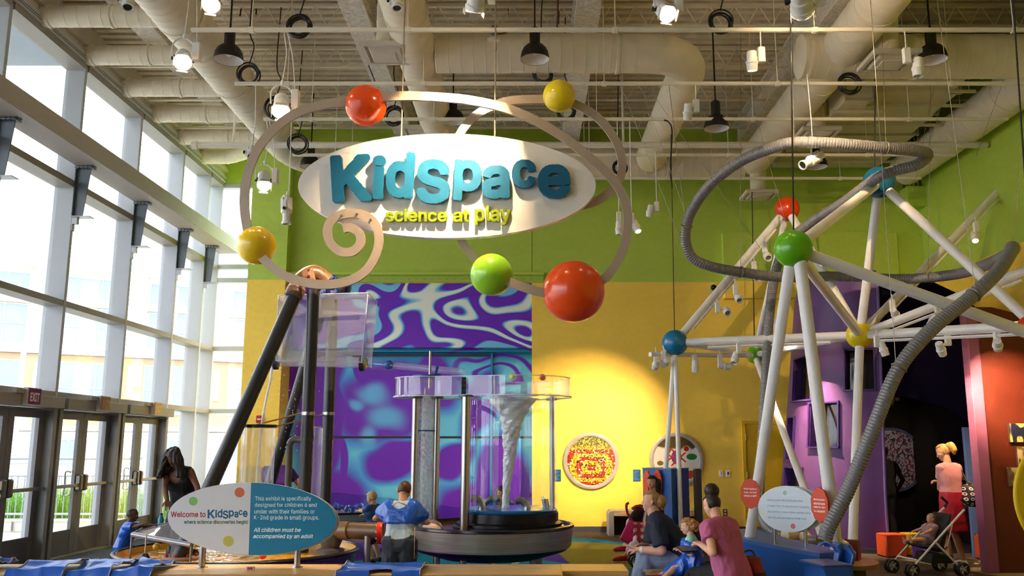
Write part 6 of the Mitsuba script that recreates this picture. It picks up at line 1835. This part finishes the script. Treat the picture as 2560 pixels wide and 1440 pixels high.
# 3 person in purple behind the pipes
p = Person('blond person in purple shirt bending over with their back turned, behind the pipes', 1.62, (-3.72, 13.5, .86), 24, '#c09070', lean=38, head=(30, 0))
p.arm_to(1, P(735, 1250, 13.9), pole=(1, 0, -.3)); p.arm_to(-1, P(670, 1260, 14.0), pole=(-1, 0, -.3))
p.leg_to(1, (-3.62, 13.4, .08)); p.leg_to(-1, (-3.85, 13.45, .08))
p.build(eyes=False)
p.shirt(M('#4a1e78', .75), .02, .6, name='shirt', crease=.015)
p.trousers(M('#3a3f52', .8)); p.shoes(M('#2a2a30', .6))
p.cap_hair(hair_mat('#a87a3a', '#d8b070'), 1.13, .25, .1, fringe=.8, bump=.014)

# 4 blond boy
bx_, by_ = -2.13, 12.75
p = Person('little blond boy in blue smock and dark shorts standing before the painted door', 1.0, (bx_, by_, .44), 62, '#cf9f80', lean=12, head=(14, 0), kid=.9)
p.arm_to(-1, P(884, 1279, 13.1), pole=(0, -.3, -1)); p.arm_to(1, (bx_ - .25, by_ + .3, .62), pole=(0, 0, -1))
p.leg_to(1, (bx_ + .03, by_ + .1, .045)); p.leg_to(-1, (bx_ - .02, by_ - .08, .045))
p.build(length=.012)
p.shirt(M('#1b3a6c', .6), .018, .5, hem=-.1, crease=.015)
p.wear('smock_back', [hull((p.T(.02, -.03, p.torso * .55), .085), (p.T(.08, -.02, p.torso * .9), .05), n=12)], M('#0f6a6a', .5))
p.trousers(M('#15161c', .8), .018, .42, name='shorts')
add('stripe', ball(p.Hp[-1] * .4 + p.kn[-1] * .6 - p.r * .062, .035, 2, (.35, .6, 1)), M('#a8cc1c', .6), p.key)
p.shoes(M('#1c1620', .6), sole='#2a2030')
p.cap_hair(hair_mat('#b0864a', '#dcb880'), 1.08, .36, .06, fringe=.78, bump=.008)

# 5 boy in blue smock seen from behind
bx_, by_ = P(1000, 1300, 9.62)[0], 9.62
p = Person('boy with short brown hair in blue smock, white shirt and grey trousers, back turned', 1.25, (bx_, by_, .60), -8, '#c88e6a', lean=9, head=(24, 3), kid=.55, fat=1.0)
p.arm_to(1, P(1046, 1304, 9.85), pole=(.9, -.45, -.45), curl=.7); p.arm_to(-1, P(952, 1300, 9.95), pole=(-.9, -.4, -.5), curl=.7)
p.leg_to(1, (bx_ + .1, by_, .05)); p.leg_to(-1, (bx_ - .1, by_ - .02, .05))
p.build(length=.012)
p.shirt(M('#b8ccd8', .75), .014, .7, hem=-.08, crease=.012, name='shirt')
p.trousers(M('#3a3e4a', .85), .03, 1.0, .004, crease=.035)
p.shoes(M('#2a2a30', .6))
w, t = p.w, p.torso
up = p.Rb @ V([0, 0, 1.0])
d = .036
pel, waist, chest, sh, nk = p.spheres(d)
cape = [hull(*[(c, r) for c, r in chest], *sh, *[(lerp(chest[i][0], waist[i][0], .55), chest[i][1] * 1.0) for i in (0, 1)])]
for e in (1, -1):
    q = lerp(p.S[e], p.el[e], .62)
    cape.append(hull((p.S[e] + up * .01, w * .044), (q + up * .014, w * .046), (chest[0 if e == 1 else 1][0] + p.Rb @ V([e * .03, -.02, -.02]), w * .06), n=14))
hole = m3.Manifold.sphere(1.0, 24).scale([.1, .15, .12]).transform(mat4(p.Rb, p.neck + up * .035)[:3].tolist())
uc = union(cape) - hole
sm = p.wear('smock', [uc], SMOCK, [(p.T(0, 0, t * .47), up)], crease=.018, length=.014)
p.wear('smock_front', [hull((p.T(.07, .12, t * .4), .05), (p.T(.06, .13, -.35), .04), (p.T(-.07, .13, t * .4), .05), (p.T(-.06, .14, -.32), .04))], SMOCK, crease=.03)
rim = [p.neck + up * .0 + p.Rb @ V([.088 * math.cos(a), .13 * math.sin(a) - .02, .012 - .03 * abs(math.cos(a))]) for a in np.linspace(0, 2 * math.pi, 25)[:-1]]
add('neck_piping', tube(rim, .007, 6, closed=True), M('#c8c4d0', .5), p.key)
p.cap_hair(hair_mat('#3a2416', '#5e3c24'), 1.05, .36, .02, fringe=.84, bump=.004)

# 6 boy behind the whirlpool cylinder
p = Person('dark haired boy in blue smock behind the whirlpool cylinder', 1.08, (-.42, 12.45, .5), 205, '#b88460', lean=10, head=(20, 0), kid=.8)
p.arm_to(1, (-.6, 12.1, .72), pole=(-.6, 0, -1)); p.arm_to(-1, (-.2, 12.12, .72), pole=(.6, 0, -1))
p.leg_to(1, (-.5, 12.5, .05)); p.leg_to(-1, (-.2, 12.45, .05))
p.build(length=.014)
p.shirt(SMOCK, .02, .6, name='smock', crease=.02); p.trousers(M('#2a2c38', .8), .016, .45, name='shorts'); p.shoes(M('#d0ccc8', .6))
p.cap_hair(hair_mat('#17110f', '#2c211c'), 1.07, .4, .04, fringe=.8)

# 7 woman in navy sitting, facing left
pv = P(1702, 1385, 9.55)
p = Person('seated woman in navy shirt and faded jeans leaning forward with tied back blond hair', 1.66, (pv[0] + .06, 9.6, .45), 84, '#d09c84', lean=40, head=(-2, 0), head_yaw=-2, fat=1.22)
p.arm_to(-1, P(1598, 1374, 9.42), pole=(.2, -.5, -1), palm=(0, .4, -1), curl=.7); p.arm_to(1, P(1596, 1366, 9.62), pole=(.2, .5, -1), palm=(0, -.4, -1), curl=.7)
p.leg_to(-1, (pv[0] - .5, 9.4, .09)); p.leg_to(1, (pv[0] - .46, 9.68, .09))
p.build()
NAVY = M('#10162c', .75)
p.shirt(NAVY, .03, .85, hem=-.1, crease=.02, name='shirt')
p.wear('collar', [hull((p.neck + p.Rb @ V([x * .05, .02, -.0]), .022), (p.neck + p.Rb @ V([x * .055, .075, -.07]), .016), n=8) for x in (1, -1)], NAVY)
p.trousers(MP('denim_pale', lambda q, n, uv: L('#7f8ba4') * (0.8 + 0.35 * fbm(q.x * 9, q.y * 9, q.z * 9)), .8), .022, 1.0, .006, crease=.022, name='jeans')
p.shoes(M('#4a3a34', .6))
for e in (-1,):
    q = lerp(p.wr[e], p.el[e], .12)
    add('wristband', lathe([(.036, -.014), (.037, .014)], 20, p.wr[e] - p.el[e], q), M('#e8e0dc', .5), p.key)
p.cap_hair(hair_mat('#7a5530', '#b08a55'), 1.06, .36, .0, [hull((p.hd(0, -.45, .55), .07 * 1), (p.hd(0, -.52, .42), .04)), hull((p.hd(0, -.5, .44), .035), (p.hd(.02, -.55, .2), .022))], fringe=.86, bump=.003)
ph = thing('booklet', 'small pink booklet held by the woman in navy', 'booklet')
A = mat4(rot([0, 0, 1], 84) @ rot([1, 0, 0], 14), P(1580, 1368, 9.5))
add('cover', moved(box(-.06, .06, -.05, .1, -.004, .004), A), M('#c87a86', .5), ph)
add('pages', moved(box(-.055, .055, -.045, .095, .004, .010), A), M('#d8ccc4', .6), ph)

# 8 dark haired woman behind
pv = V([P(1640, 1320, 13.1)[0], 13.1, .45])
p = Person('dark haired woman in pink trousers and red shoes sitting in front of the kiosk', 1.5, pv, 112, '#b88468', lean=4, head=(4, 0), head_yaw=28)
p.arm_to(1, P(1612, 1318, 12.9), pole=(.6, .2, -1)); p.arm_to(-1, P(1608, 1322, 12.8), pole=(.6, -.4, -1))
p.leg_to(1, (pv[0] - .46, 13.0, .17), toe=(-1, -.15, .05)); p.leg_to(-1, (pv[0] - .5, 12.75, .07), toe=(-1, -.15, 0))
p.build()
p.shirt(M('#2a1c2a', .75), .018, .9, crease=.012)
p.trousers(M('#d8b4b4', .8), .016, .86, name='trousers'); p.shoes(M('#a8101c', .6))
p.cap_hair(hair_mat('#0f0b0c', '#2a1d18'), 1.1, .2, .08, [hull((p.hd(x, -.3, .5), .06), (p.hd(x * .9, -.28, -.25), .05)) for x in (-.25, 0, .25)], fringe=.82)
st = thing('low_stool', 'dark low stool under the dark haired woman by the kiosk', 'stool')
add('seat', extrude(ellipse(.24, .24, 32, pv[0], pv[1]), .05, .36), M('#2a2a30', .6), st)
add('column', rod((pv[0], pv[1], 0), (pv[0], pv[1], .36), .08, 16), DARK, st)

# 9 toddler girl
pv = P(1738, 1398, 9.05)
p = Person('toddler girl with curly light brown hair in a blue vinyl smock on the bench', .86, (pv[0], 9.1, .43), 76, '#d8a68c', lean=6, head=(14, 0), kid=1)
p.arm_to(-1, P(1700, 1376, 8.98), pole=(.2, -.6, -1)); p.arm_to(1, P(1696, 1372, 9.15), pole=(.2, .6, -1))
p.leg_to(-1, (pv[0] - .33, 9.0, .32), toe=(-1, 0, .3)); p.leg_to(1, (pv[0] - .33, 9.2, .32), toe=(-1, 0, .3))
p.build(length=.011)
p.shirt(M('#8ad0c0', .7), .012, .3, crease=.008, name='shirt')
t = p.torso
p.wear('smock', p.torso_parts(.03) + p.sleeves(.03, .9) + [hull((p.T(.05, .06, t * .1), .08), (p.T(-.05, .06, t * .1), .08), (p.T(.07, .26, -.06), .05), (p.T(-.07, .26, -.06), .05)), hull((p.T(.07, .24, -.05), .045), (p.T(-.07, .24, -.05), .045), (p.T(.06, .33, -.2), .04), (p.T(-.06, .33, -.2), .04))], SMOCK, [(p.T(0, 0, t * .86), -(p.Rb @ V([0, -.3, 1])))], crease=.045, length=.013)
p.shoes(M('#c84a6a', .6))
rnd = random.Random(8)
ex = [sph(p.hd(rnd.uniform(-.3, .3), rnd.uniform(-.5, -.2), rnd.uniform(.25, .75)), rnd.uniform(.02, .034), 8) for i in range(60)] + [sph(p.hd(rnd.uniform(-.12, .12), -.5 + rnd.uniform(-.14, .05), .42 + rnd.uniform(-.2, .12)), .03, 8) for i in range(24)]
p.cap_hair(hair_mat('#7a5028', '#b8864c'), 1.09, .4, .06, ex, fringe=.82, bump=.012)
tb = thing('tablet', 'thin dark tablet held between the toddler girl and the woman in pink', 'tablet')
A = mat4(rot([0, 0, 1], 20) @ rot([1, 0, 0], 20), P(1718, 1372, 8.85))
add('case', moved(box(-.09, .09, -.06, .06, -.005, .005, .002), A), M('#1a1c22', .4), tb)
add('screen', moved(box(-.08, .08, -.05, .05, .005, .006), A), M('#5a6478', .15), tb)

# 10 woman in pink shirt, back three-quarter view
pv = P(1806, 1418, 8.65)
p = Person('woman in pink shirt with dark hair piled in a bun, seated with her back turned', 1.62, (pv[0] + .10, 8.68, .395), 38, '#d8a486', lean=18, head=(24, 4), head_yaw=2)
p.arm_to(-1, P(1752, 1362, 8.72), pole=(-.1, -.6, -1), curl=.8); p.arm_to(1, P(1772, 1364, 9.0), pole=(1, .3, -1), curl=.8)
p.leg_to(-1, (pv[0] - .42, 8.72, .09)); p.leg_to(1, (pv[0] - .3, 9.05, .09))
p.build()
p.shirt(MP('pink_cotton', lambda q, n, uv: L('#b25a80') * (0.9 + 0.2 * fbm(q.x * 12, q.y * 12, q.z * 12)), .8), .03, .5, hem=-.16, crease=.02)
p.trousers(M('#101014', .8), .02, .95, name='trousers')
p.shoes(M('#22181a', .6))
hm = hair_mat('#160f0c', '#3a281e')
ex = [hull((p.hd(0, -.2, .96), .06), (p.hd(.02, -.24, 1.12), .075), (p.hd(-.1, -.26, 1.2), .05), (p.hd(.12, -.2, 1.18), .05))]
p.cap_hair(hm, 1.06, .34, -.02, ex, fringe=.86, bump=.006)
hb = thing('handbag', 'brown and red handbag on the bench behind the woman in pink', 'bag')
c = P(1882, 1402, 8.75)
add('body', soft(m3.Manifold.batch_hull([sph((c[0] + a * .85, 8.85 + b, .36 + z), r, 12) for a, b, z, r in ((-.1, -.05, 0, .04), (.12, -.05, 0, .04), (-.1, .08, 0, .04), (.12, .08, 0, .04), (-.02, 0, .15, .04), (.05, 0, .15, .04))]), .02, 2), M('#42281a', .6), hb, smooth=True)
add('flap', soft(m3.Manifold.batch_hull([sph((c[0] + a * .85, 8.82 + b, .4 + z), .03, 10) for a, b, z in ((-.03, -.03, .12), (.07, -.03, .12), (.09, -.06, .02), (.02, -.06, .02))]), .02, 2), M('#7c2018', .5), hb, smooth=True)
add('strap', tube(spline([(c[0] - .04, 8.85, .5), (c[0] - .05, 8.87, .58), (c[0] + .03, 8.88, .59), (c[0] + .06, 8.85, .5)], 5), .009, 6), M('#4a2c1c', .5), hb)

# 11 standing woman, pink top, red skirt
bx_, by_ = P(2396, 1405, 12.1)[0], 12.15
p = Person('standing woman in pink top and red skirt with fair hair in a ponytail', 1.64, (bx_, by_, .84), 24, '#c48e70', lean=0, head=(20, 0), head_yaw=22, fat=.92)
p.arm_to(-1, (bx_ + .06, by_ + .17, 1.05), pole=(-.7, -.3, -.8), curl=.9); p.arm_to(1, (bx_ - .03, by_ + .2, 1.1), pole=(.8, .0, -.8), curl=.9)
p.leg_to(-1, (bx_ - .08, by_ - .02, .075), toe=(-.75, -.1, 0)); p.leg_to(1, (bx_ + .12, by_ + .06, .075), toe=(-.2, .9, 0))
p.build()
p.shirt(M('#cf8c8c', .75), .013, .5, hem=.02, crease=.012, name='top')
p.skirt(M('#a81830', .7), .47, .02, 1.12)
p.shoes(M('#d8d0c8', .55))
p.cap_hair(hair_mat('#8a5f2c', '#c09452'), 1.07, .36, -.02, [hull((p.hd(0, -.42, .78), .04), (p.hd(.0, -.6, .72), .055)), hull((p.hd(0, -.6, .72), .055), (p.hd(0, -.66, .45), .045)), hull((p.hd(0, -.66, .45), .045), (p.hd(0, -.6, .25), .02))], fringe=.85, bump=.007)
sb = thing('shoulder_bag', 'black shoulder bag with pale dotted pattern hanging beside the standing woman', 'bag')
c = P(2436, 1235, 12.0)
MP('dotted', lambda q, n, uv: mix(L('#141014'), L('#d8b0a8'), smoothstep(.055, .045, dr.sqrt(dr.square((q.x * 15 - dr.floor(q.x * 15)) - .5) + dr.square((q.z * 15 - dr.floor(q.z * 15)) - .5)) * .16) * smoothstep(.018, .03, dr.sqrt(dr.square((q.x * 15 - dr.floor(q.x * 15)) - .5) + dr.square((q.z * 15 - dr.floor(q.z * 15)) - .5)) * .16)), .6)
add('body', soft(m3.Manifold.batch_hull([sph(c + [a, b, z], r, 14) for a, b, z, r in ((-.1, 0, -.1, .06), (.12, 0, -.12, .06), (-.09, .04, .08, .05), (.1, .04, .06, .05), (0, -.03, 0, .09))]), .02, 3), 'dotted', sb, smooth=True)
add('strap', tube(spline([c + [-.06, 0, .12], p.S[1] + [.03, -.06, -.06], p.S[1] + [-.01, 0, .065], p.S[1] + [.02, .08, -.1], c + [.06, .04, .1]], 6), .012, 6), M('#1c1418', .5), sb)

# 12 shadowy figure inside the entrance
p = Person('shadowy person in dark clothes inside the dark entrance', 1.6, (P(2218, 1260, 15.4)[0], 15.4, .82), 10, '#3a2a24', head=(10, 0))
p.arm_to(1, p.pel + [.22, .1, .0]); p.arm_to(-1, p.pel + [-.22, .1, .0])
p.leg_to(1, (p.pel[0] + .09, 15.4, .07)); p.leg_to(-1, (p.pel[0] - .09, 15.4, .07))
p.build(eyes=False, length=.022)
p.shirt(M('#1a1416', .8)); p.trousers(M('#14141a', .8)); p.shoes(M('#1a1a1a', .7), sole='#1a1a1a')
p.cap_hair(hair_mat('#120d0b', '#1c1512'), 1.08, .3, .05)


# ------------------------------------------------------------------ strollers
def wheel(k, c, ax, r=.085, name='wheel'):
    w = add(name, lathe([(r * .72, -.018), (r * .93, -.02), (r, -.01), (r, .01), (r * .93, .02), (r * .72, .018), (r * .72, -.018)], 28, ax, c), M('#16161a', .6), k, smooth=50)
    fr = frame_of(ax)
    sp = [rod(c, c + fr @ [r * .74 * math.cos(a), r * .74 * math.sin(a), 0], .011, 6) for a in np.arange(5) * 2 * math.pi / 5]
    add('spokes', cat(sp + [lathe([(.001, -.024), (.02, -.022), (.02, .022), (.001, .024)], 16, ax, c)]), M('#a8acb4', .35, .4), w)


sk = thing('stroller', 'black umbrella stroller with white tube frame and baby beside the standing woman', 'stroller')
F = rot([0, 0, 1], 100)          # faces left
O = V([P(2318, 1410, 11.6)[0], 11.6, 0.0])


def sx(x, y, z):
    return O + F @ V([x, y, z], float)


WT = M('#d4d0d4', .35, .2)
for s_ in (-1, 1):
    add('push_tube', tube([sx(.22 * s_, .34, .12), sx(.22 * s_, -.06, .48), sx(.2 * s_, -.44, .8)], .014, 10), WT, sk)
    add('rear_leg', tube([sx(.22 * s_, .02, .42), sx(.23 * s_, -.3, .1)], .013, 10), WT, sk)
    add('cross_tube', tube([sx(.22 * s_, -.24, .62), sx(.21 * s_, -.16, .36), sx(-.2 * s_, -.28, .14)], .009, 8), M('#b0a890', .35, .3), sk)
    h = add('handle', tube([sx(.2 * s_, -.44, .8), sx(.2 * s_, -.49, .86), sx(.2 * s_, -.41, .93)], .018, 10), BLACK, sk)
    for y, n in ((.36, 0), (-.32, 1)):
        for o in (-.035, .035):
            wheel(sk, sx(.22 * s_ + o, y, .085), F @ V([1.0, 0, 0]))
FAB = M('#101014', .8)
g = m3.Manifold.batch_hull([sph(sx(x, y, z), .015, 8) for x in (-.18, .18) for y, z in ((.14, .36), (-.1, .3), (-.1, .33))])
add('seat', soft(g, .03, 1), FAB, sk, smooth=True)
add('backrest', soft(m3.Manifold.batch_hull([sph(sx(x, y, z), .012, 8) for x in (-.18, .18) for y, z in ((-.1, .3), (-.26, .74), (-.06, .36))]), .03, 1), FAB, sk, smooth=True)
add('basket', soft(m3.Manifold.batch_hull([sph(sx(x, y, z), .012, 8) for x in (-.17, .17) for y, z in ((.05, .16), (-.24, .16), (.02, .26), (-.24, .24))]), .03, 1), FAB, sk, smooth=True)
add('footrest', rod(sx(-.2, .27, .2), sx(.2, .27, .2), .012, 8), WT, sk)
add('axle', rod(sx(-.2, -.28, .13), sx(.2, -.28, .13), .008, 8), WT, sk)
b = Person('baby with bare legs sitting in the black stroller', .66, sx(0, -.02, .40), 100, '#c08a70', lean=-22, head=(0, 0), kid=1.2)
b.arm_to(1, sx(.12, .12, .5)); b.arm_to(-1, sx(-.12, .12, .5))
b.leg_to(1, sx(.07, .27, .4), pole=(0, 0, 1), toe=F @ V([0, .3, 1])); b.leg_to(-1, sx(-.08, .3, .43), pole=(0, 0, 1), toe=F @ V([0, .3, 1]))
b.build(length=.012)
b.shirt(M('#8a6a70', .8), .012, .5); b.trousers(M('#6a5a60', .8), .016, .3, name='nappy_pants')
b.shoes(M('#c09090', .6), .006)
b.cap_hair(hair_mat('#5a3c22', '#8a6238'), 1.03, .5, .0, fringe=.9, bump=.002)

s2 = thing('stroller', 'red and pink stroller with polka dot fabric in front of the dark haired woman', 'stroller')
RED = M('#a8141e', .4)
DOT = MP('polka', lambda q, n, uv: mix(L('#c8485a'), L('#e8d8d4'), smoothstep(.30, .27, dr.sqrt(dr.square((q.x * 11 - dr.floor(q.x * 11)) - .5) + dr.square((q.z * 11 - dr.floor(q.z * 11)) - .5)))), .7)
Y2 = 12.2
q = lambda u, v, y=Y2: P(u, v, y)
add('canopy', soft(m3.Manifold.batch_hull([sph(q(*a), r, 14) for a, r in (((1585, 1290, 12.1), .05), ((1600, 1272, 12.2), .06), ((1598, 1300, 12.4), .05), ((1582, 1300, 12.3), .03))]), .02, 3), M('#141216', .7), s2, smooth=True)
add('canopy_band', tube(spline([q(1580, 1272, 12.02), q(1592, 1266, 12.0), q(1606, 1270, 12.05)], 5), .02, 8), RED, s2)
for o in (-.12, .12):
    add('handle', tube(spline([q(1578, 1300, Y2 + o), q(1568, 1280, Y2 + o), q(1566, 1262, Y2 + o), q(1572, 1257, Y2 + o)], 5), .017, 8), RED, s2)
    add('frame_tube', tube([q(1575, 1295, Y2 + o), q(1600, 1350, Y2 + o), q(1588, 1400, Y2 + o)], .012, 8), M('#3a3a40', .4, .3), s2)
    wheel(s2, V([q(1588, 1400)[0], Y2 + o, .085]), (0, 1, 0))
    wheel(s2, V([q(1650, 1400)[0], Y2 + o, .085]), (0, 1, 0))
    add('frame_tube', tube([q(1600, 1340, Y2 + o), [q(1650, 1400)[0], Y2 + o, .085]], .012, 8), M('#3a3a40', .4, .3), s2)
add('seat_fabric', soft(m3.Manifold.batch_hull([sph(q(u, v, Y2 + o), .02, 8) for u, v in ((1582, 1308), (1604, 1310), (1596, 1350), (1612, 1352)) for o in (-.12, .12)]), .02, 2), DOT, s2, smooth=True)
add('red_bar', tube([q(1578, 1306, 12.08), q(1606, 1306, 12.08)], .014, 8), RED, s2)
pb = thing('pink_bag', 'bright pink bag hanging from the red stroller', 'bag')
add('body', soft(m3.Manifold.batch_hull([sph(q(u, v, 11.95 + o), .02, 8) for u, v in ((1572, 1306), (1580, 1306), (1553, 1346), (1566, 1354), (1578, 1350)) for o in (-.06, .06)]), .015, 2), M('#d81c68', .5), pb, smooth=True)
add('strap', tube(spline([q(1572, 1304, 11.95), q(1577, 1292, 12.0), q(1582, 1304, 11.95)], 5), .006, 6), M('#2a1a22', .5), pb)
# ------------------------------------------------------------------ outside the glass: forecourt, railings, planting, building
struct('ground_outside', box(-75, XL - 0.25, -12, 95, -.3, -.02), MP('paving', lambda p, n, uv: L('#bdbab2') * (0.85 + .12 * fbm(p.x * 2, p.y * 2)) * (1 - .18 * smoothstep(.47, .5, dr.abs(p.y * 1.6 - dr.floor(p.y * 1.6) - .5))), .8), smooth=False)
kb = thing('kerb', 'pale kerb wall with steps behind the glass doors', 'kerb')
add('wall', box(-16, -7.4, 17.3, 17.62, -.02, .17, .01), M('#cfcac0', .8), kb)
add('capstone', box(-16, -7.38, 17.26, 17.66, .17, .2, .006), M('#d8d4ca', .8), kb)
add('joint_line', cat([box(-15.8 + i * 1.2, -15.79 + i * 1.2, 17.255, 17.3, .0, .2) for i in range(7)]), M('#98948c', .8), kb)
GAL = M('#9aa2ac', .4, .3)
for y, z0, lab, x0, x1 in ((17.45, .2, 'grey metal railing on the kerb outside the glass doors', -15.5, -7.5), (24.0, -.02, 'farther grey metal railing across the forecourt', -24, -8.5)):
    rl = thing('railing', lab, 'railing', 'railings outside')
    add('top_rail', rod((x0, y, z0 + 1.15), (x1, y, z0 + 1.15), .028, 10), GAL, rl)
    add('middle_rail', rod((x0, y, z0 + .82), (x1, y, z0 + .82), .02, 8), GAL, rl)
    add('bottom_rail', rod((x0, y, z0 + .1), (x1, y, z0 + .1), .02, 8), GAL, rl)
    n = int((x1 - x0) / .13)
    for i in range(n + 1):
        x = x0 + (x1 - x0) * i / n
        add('post' if i % 12 == 0 else 'baluster', rod((x, y, z0), (x, y, z0 + (1.15 if i % 12 == 0 else .82)), .026 if i % 12 == 0 else .009, 6), GAL, rl)
rnd = random.Random(11)
bl = []
for i in range(5200):
    x, y = rnd.uniform(-15, -7.5), rnd.uniform(17.75, 19.6)
    h, a, t = rnd.uniform(.35, .85), rnd.uniform(0, 6.28), rnd.uniform(.05, .25)
    w = .008
    dx, dy = math.cos(a), math.sin(a)
    v = [(x - dy * w, y + dx * w, .1), (x + dy * w, y - dx * w, .1), (x + dx * t * .4 + dy * w * .7, y + dy * t * .4 - dx * w * .7, .1 + h * .6), (x + dx * t * .4 - dy * w * .7, y + dy * t * .4 + dx * w * .7, .1 + h * .6), (x + dx * t, y + dy * t, .1 + h)]
    bl.append((v, [[0, 1, 2], [0, 2, 3], [3, 2, 4]]))
vv = np.vstack([b[0] for b in bl])
ff = np.vstack([np.array(b[1]) + 5 * i for i, b in enumerate(bl)])
scene['blade'] = {'type': 'twosided', 'b': {'type': 'principled', 'base_color': rgb('#6ea02c'), 'roughness': .6}}
add('tall_grass', (vv, ff), 'blade', None, 'tall bright green grass growing behind the kerb railing', 'grass', kind='stuff', smooth=False)
struct('ground_planting', box(-15.2, -7.4, 17.66, 19.8, -.02, .12), M('#5a5a3a', .9), smooth=False)

bd = thing('office_building', 'pale office building with rows of blue glass windows across the forecourt', 'building')
BO, BE = V([-30.0, 49.0, 0]), V([.857, .516, 0])
BN = V([.516, -.857, 0])


def facade(x0, x1, z0, z1, d0, d1):
    m = box(x0, x1, -d1, -d0, z0, z1)
    m.apply_transform(mat4(np.column_stack([BE, -BN, [0, 0, 1.0]]), BO))
    return m


CREAM, TANB, GLS = M('#d8d4c8', .8), MP('tan_brick', lambda p, n, uv: L('#b89878') * (0.92 + .12 * noise(p.x * 3, p.y * 3, p.z * 6)), .85), M('#8496ac', .15, 0, .6)
add('wall', facade(-28, 62, -1, 11.9, -8, 0), CREAM, bd, smooth=False)
add('cornice', facade(-28.6, 62.6, 11.7, 12.15, -8.5, .8), CREAM, bd, smooth=False)
for z0, z1, d in ((9.6, 10.0, .35), (6.75, 7.25, .45), (2.4, 2.7, .3)):
    add('band', facade(-28, 62, z0, z1, 0, d), CREAM, bd, smooth=False)
add('brick_base', facade(-28, 62, 2.7, 6.7, 0, .12), TANB, bd, smooth=False)
add('white_base', facade(-28, 62, -1, 2.35, 0, .25), CREAM, bd, smooth=False)
WMM = M('#c8d0d4', .5)
for i in range(18):
    x = -27 + i * 4.9
    add('pilaster', facade(x - .55, x + .55, 6.75, 11.7, 0, .4), CREAM, bd, smooth=False)
    for z0, z1, nn in ((10.05, 11.3, 1), (7.3, 9.5, 2), (3.4, 6.3, 2), (.4, 1.9, 1)):
        w = add('window', facade(x + .75, x + 4.15, z0, z1, .02, .16 if z0 < 6.6 and z0 > 2 else .28 if z0 < 2 else .05), GLS, bd, smooth=False)
        dd = .2 if 2 < z0 < 6.6 else .31 if z0 < 2 else .1
        add('glazing_bar', cat([facade(x + .75 + k * 1.13 - .03, x + .75 + k * 1.13 + .03, z0, z1, 0, dd) for k in (0, 1, 2, 3)] + [facade(x + .75, x + 4.15, z0 + (z1 - z0) * k / nn - .03, z0 + (z1 - z0) * k / nn + .03, 0, dd) for k in range(nn + 1)]), WMM, w, smooth=False)
    add('wall_lamp', facade(x - .18, x + .18, 4.3, 6.2, .12, .3), M('#e4e4e0', .5), bd, smooth=False)
lp = thing('lamp_post', 'white lamp post with hanging banners outside the nearest door', 'lamp post')
c = P(37, 1100, 24.5)
add('pole', rod((c[0], 24.5, -.02), (c[0], 24.5, 4.3), .07, 16), M('#d8dcdc', .5), lp)
add('banner', cat(box(c[0] - .35, c[0] - .1, 24.48, 24.52, 2.0, 3.2), box(c[0] + .1, c[0] + .35, 24.48, 24.52, 2.0, 3.2)), M('#aeb8c4', .6), lp)
add('base', lathe([(.001, .3), (.1, .3), (.14, .05), (.14, 0)], 16, None, (c[0], 24.5, -.02)), M('#c8cccc', .5), lp)
struct('roof_canopy', box(-13.5, XG - .12, -4, 13.35, 7.6, 7.95), M('#8c98a4', .7), smooth=False)
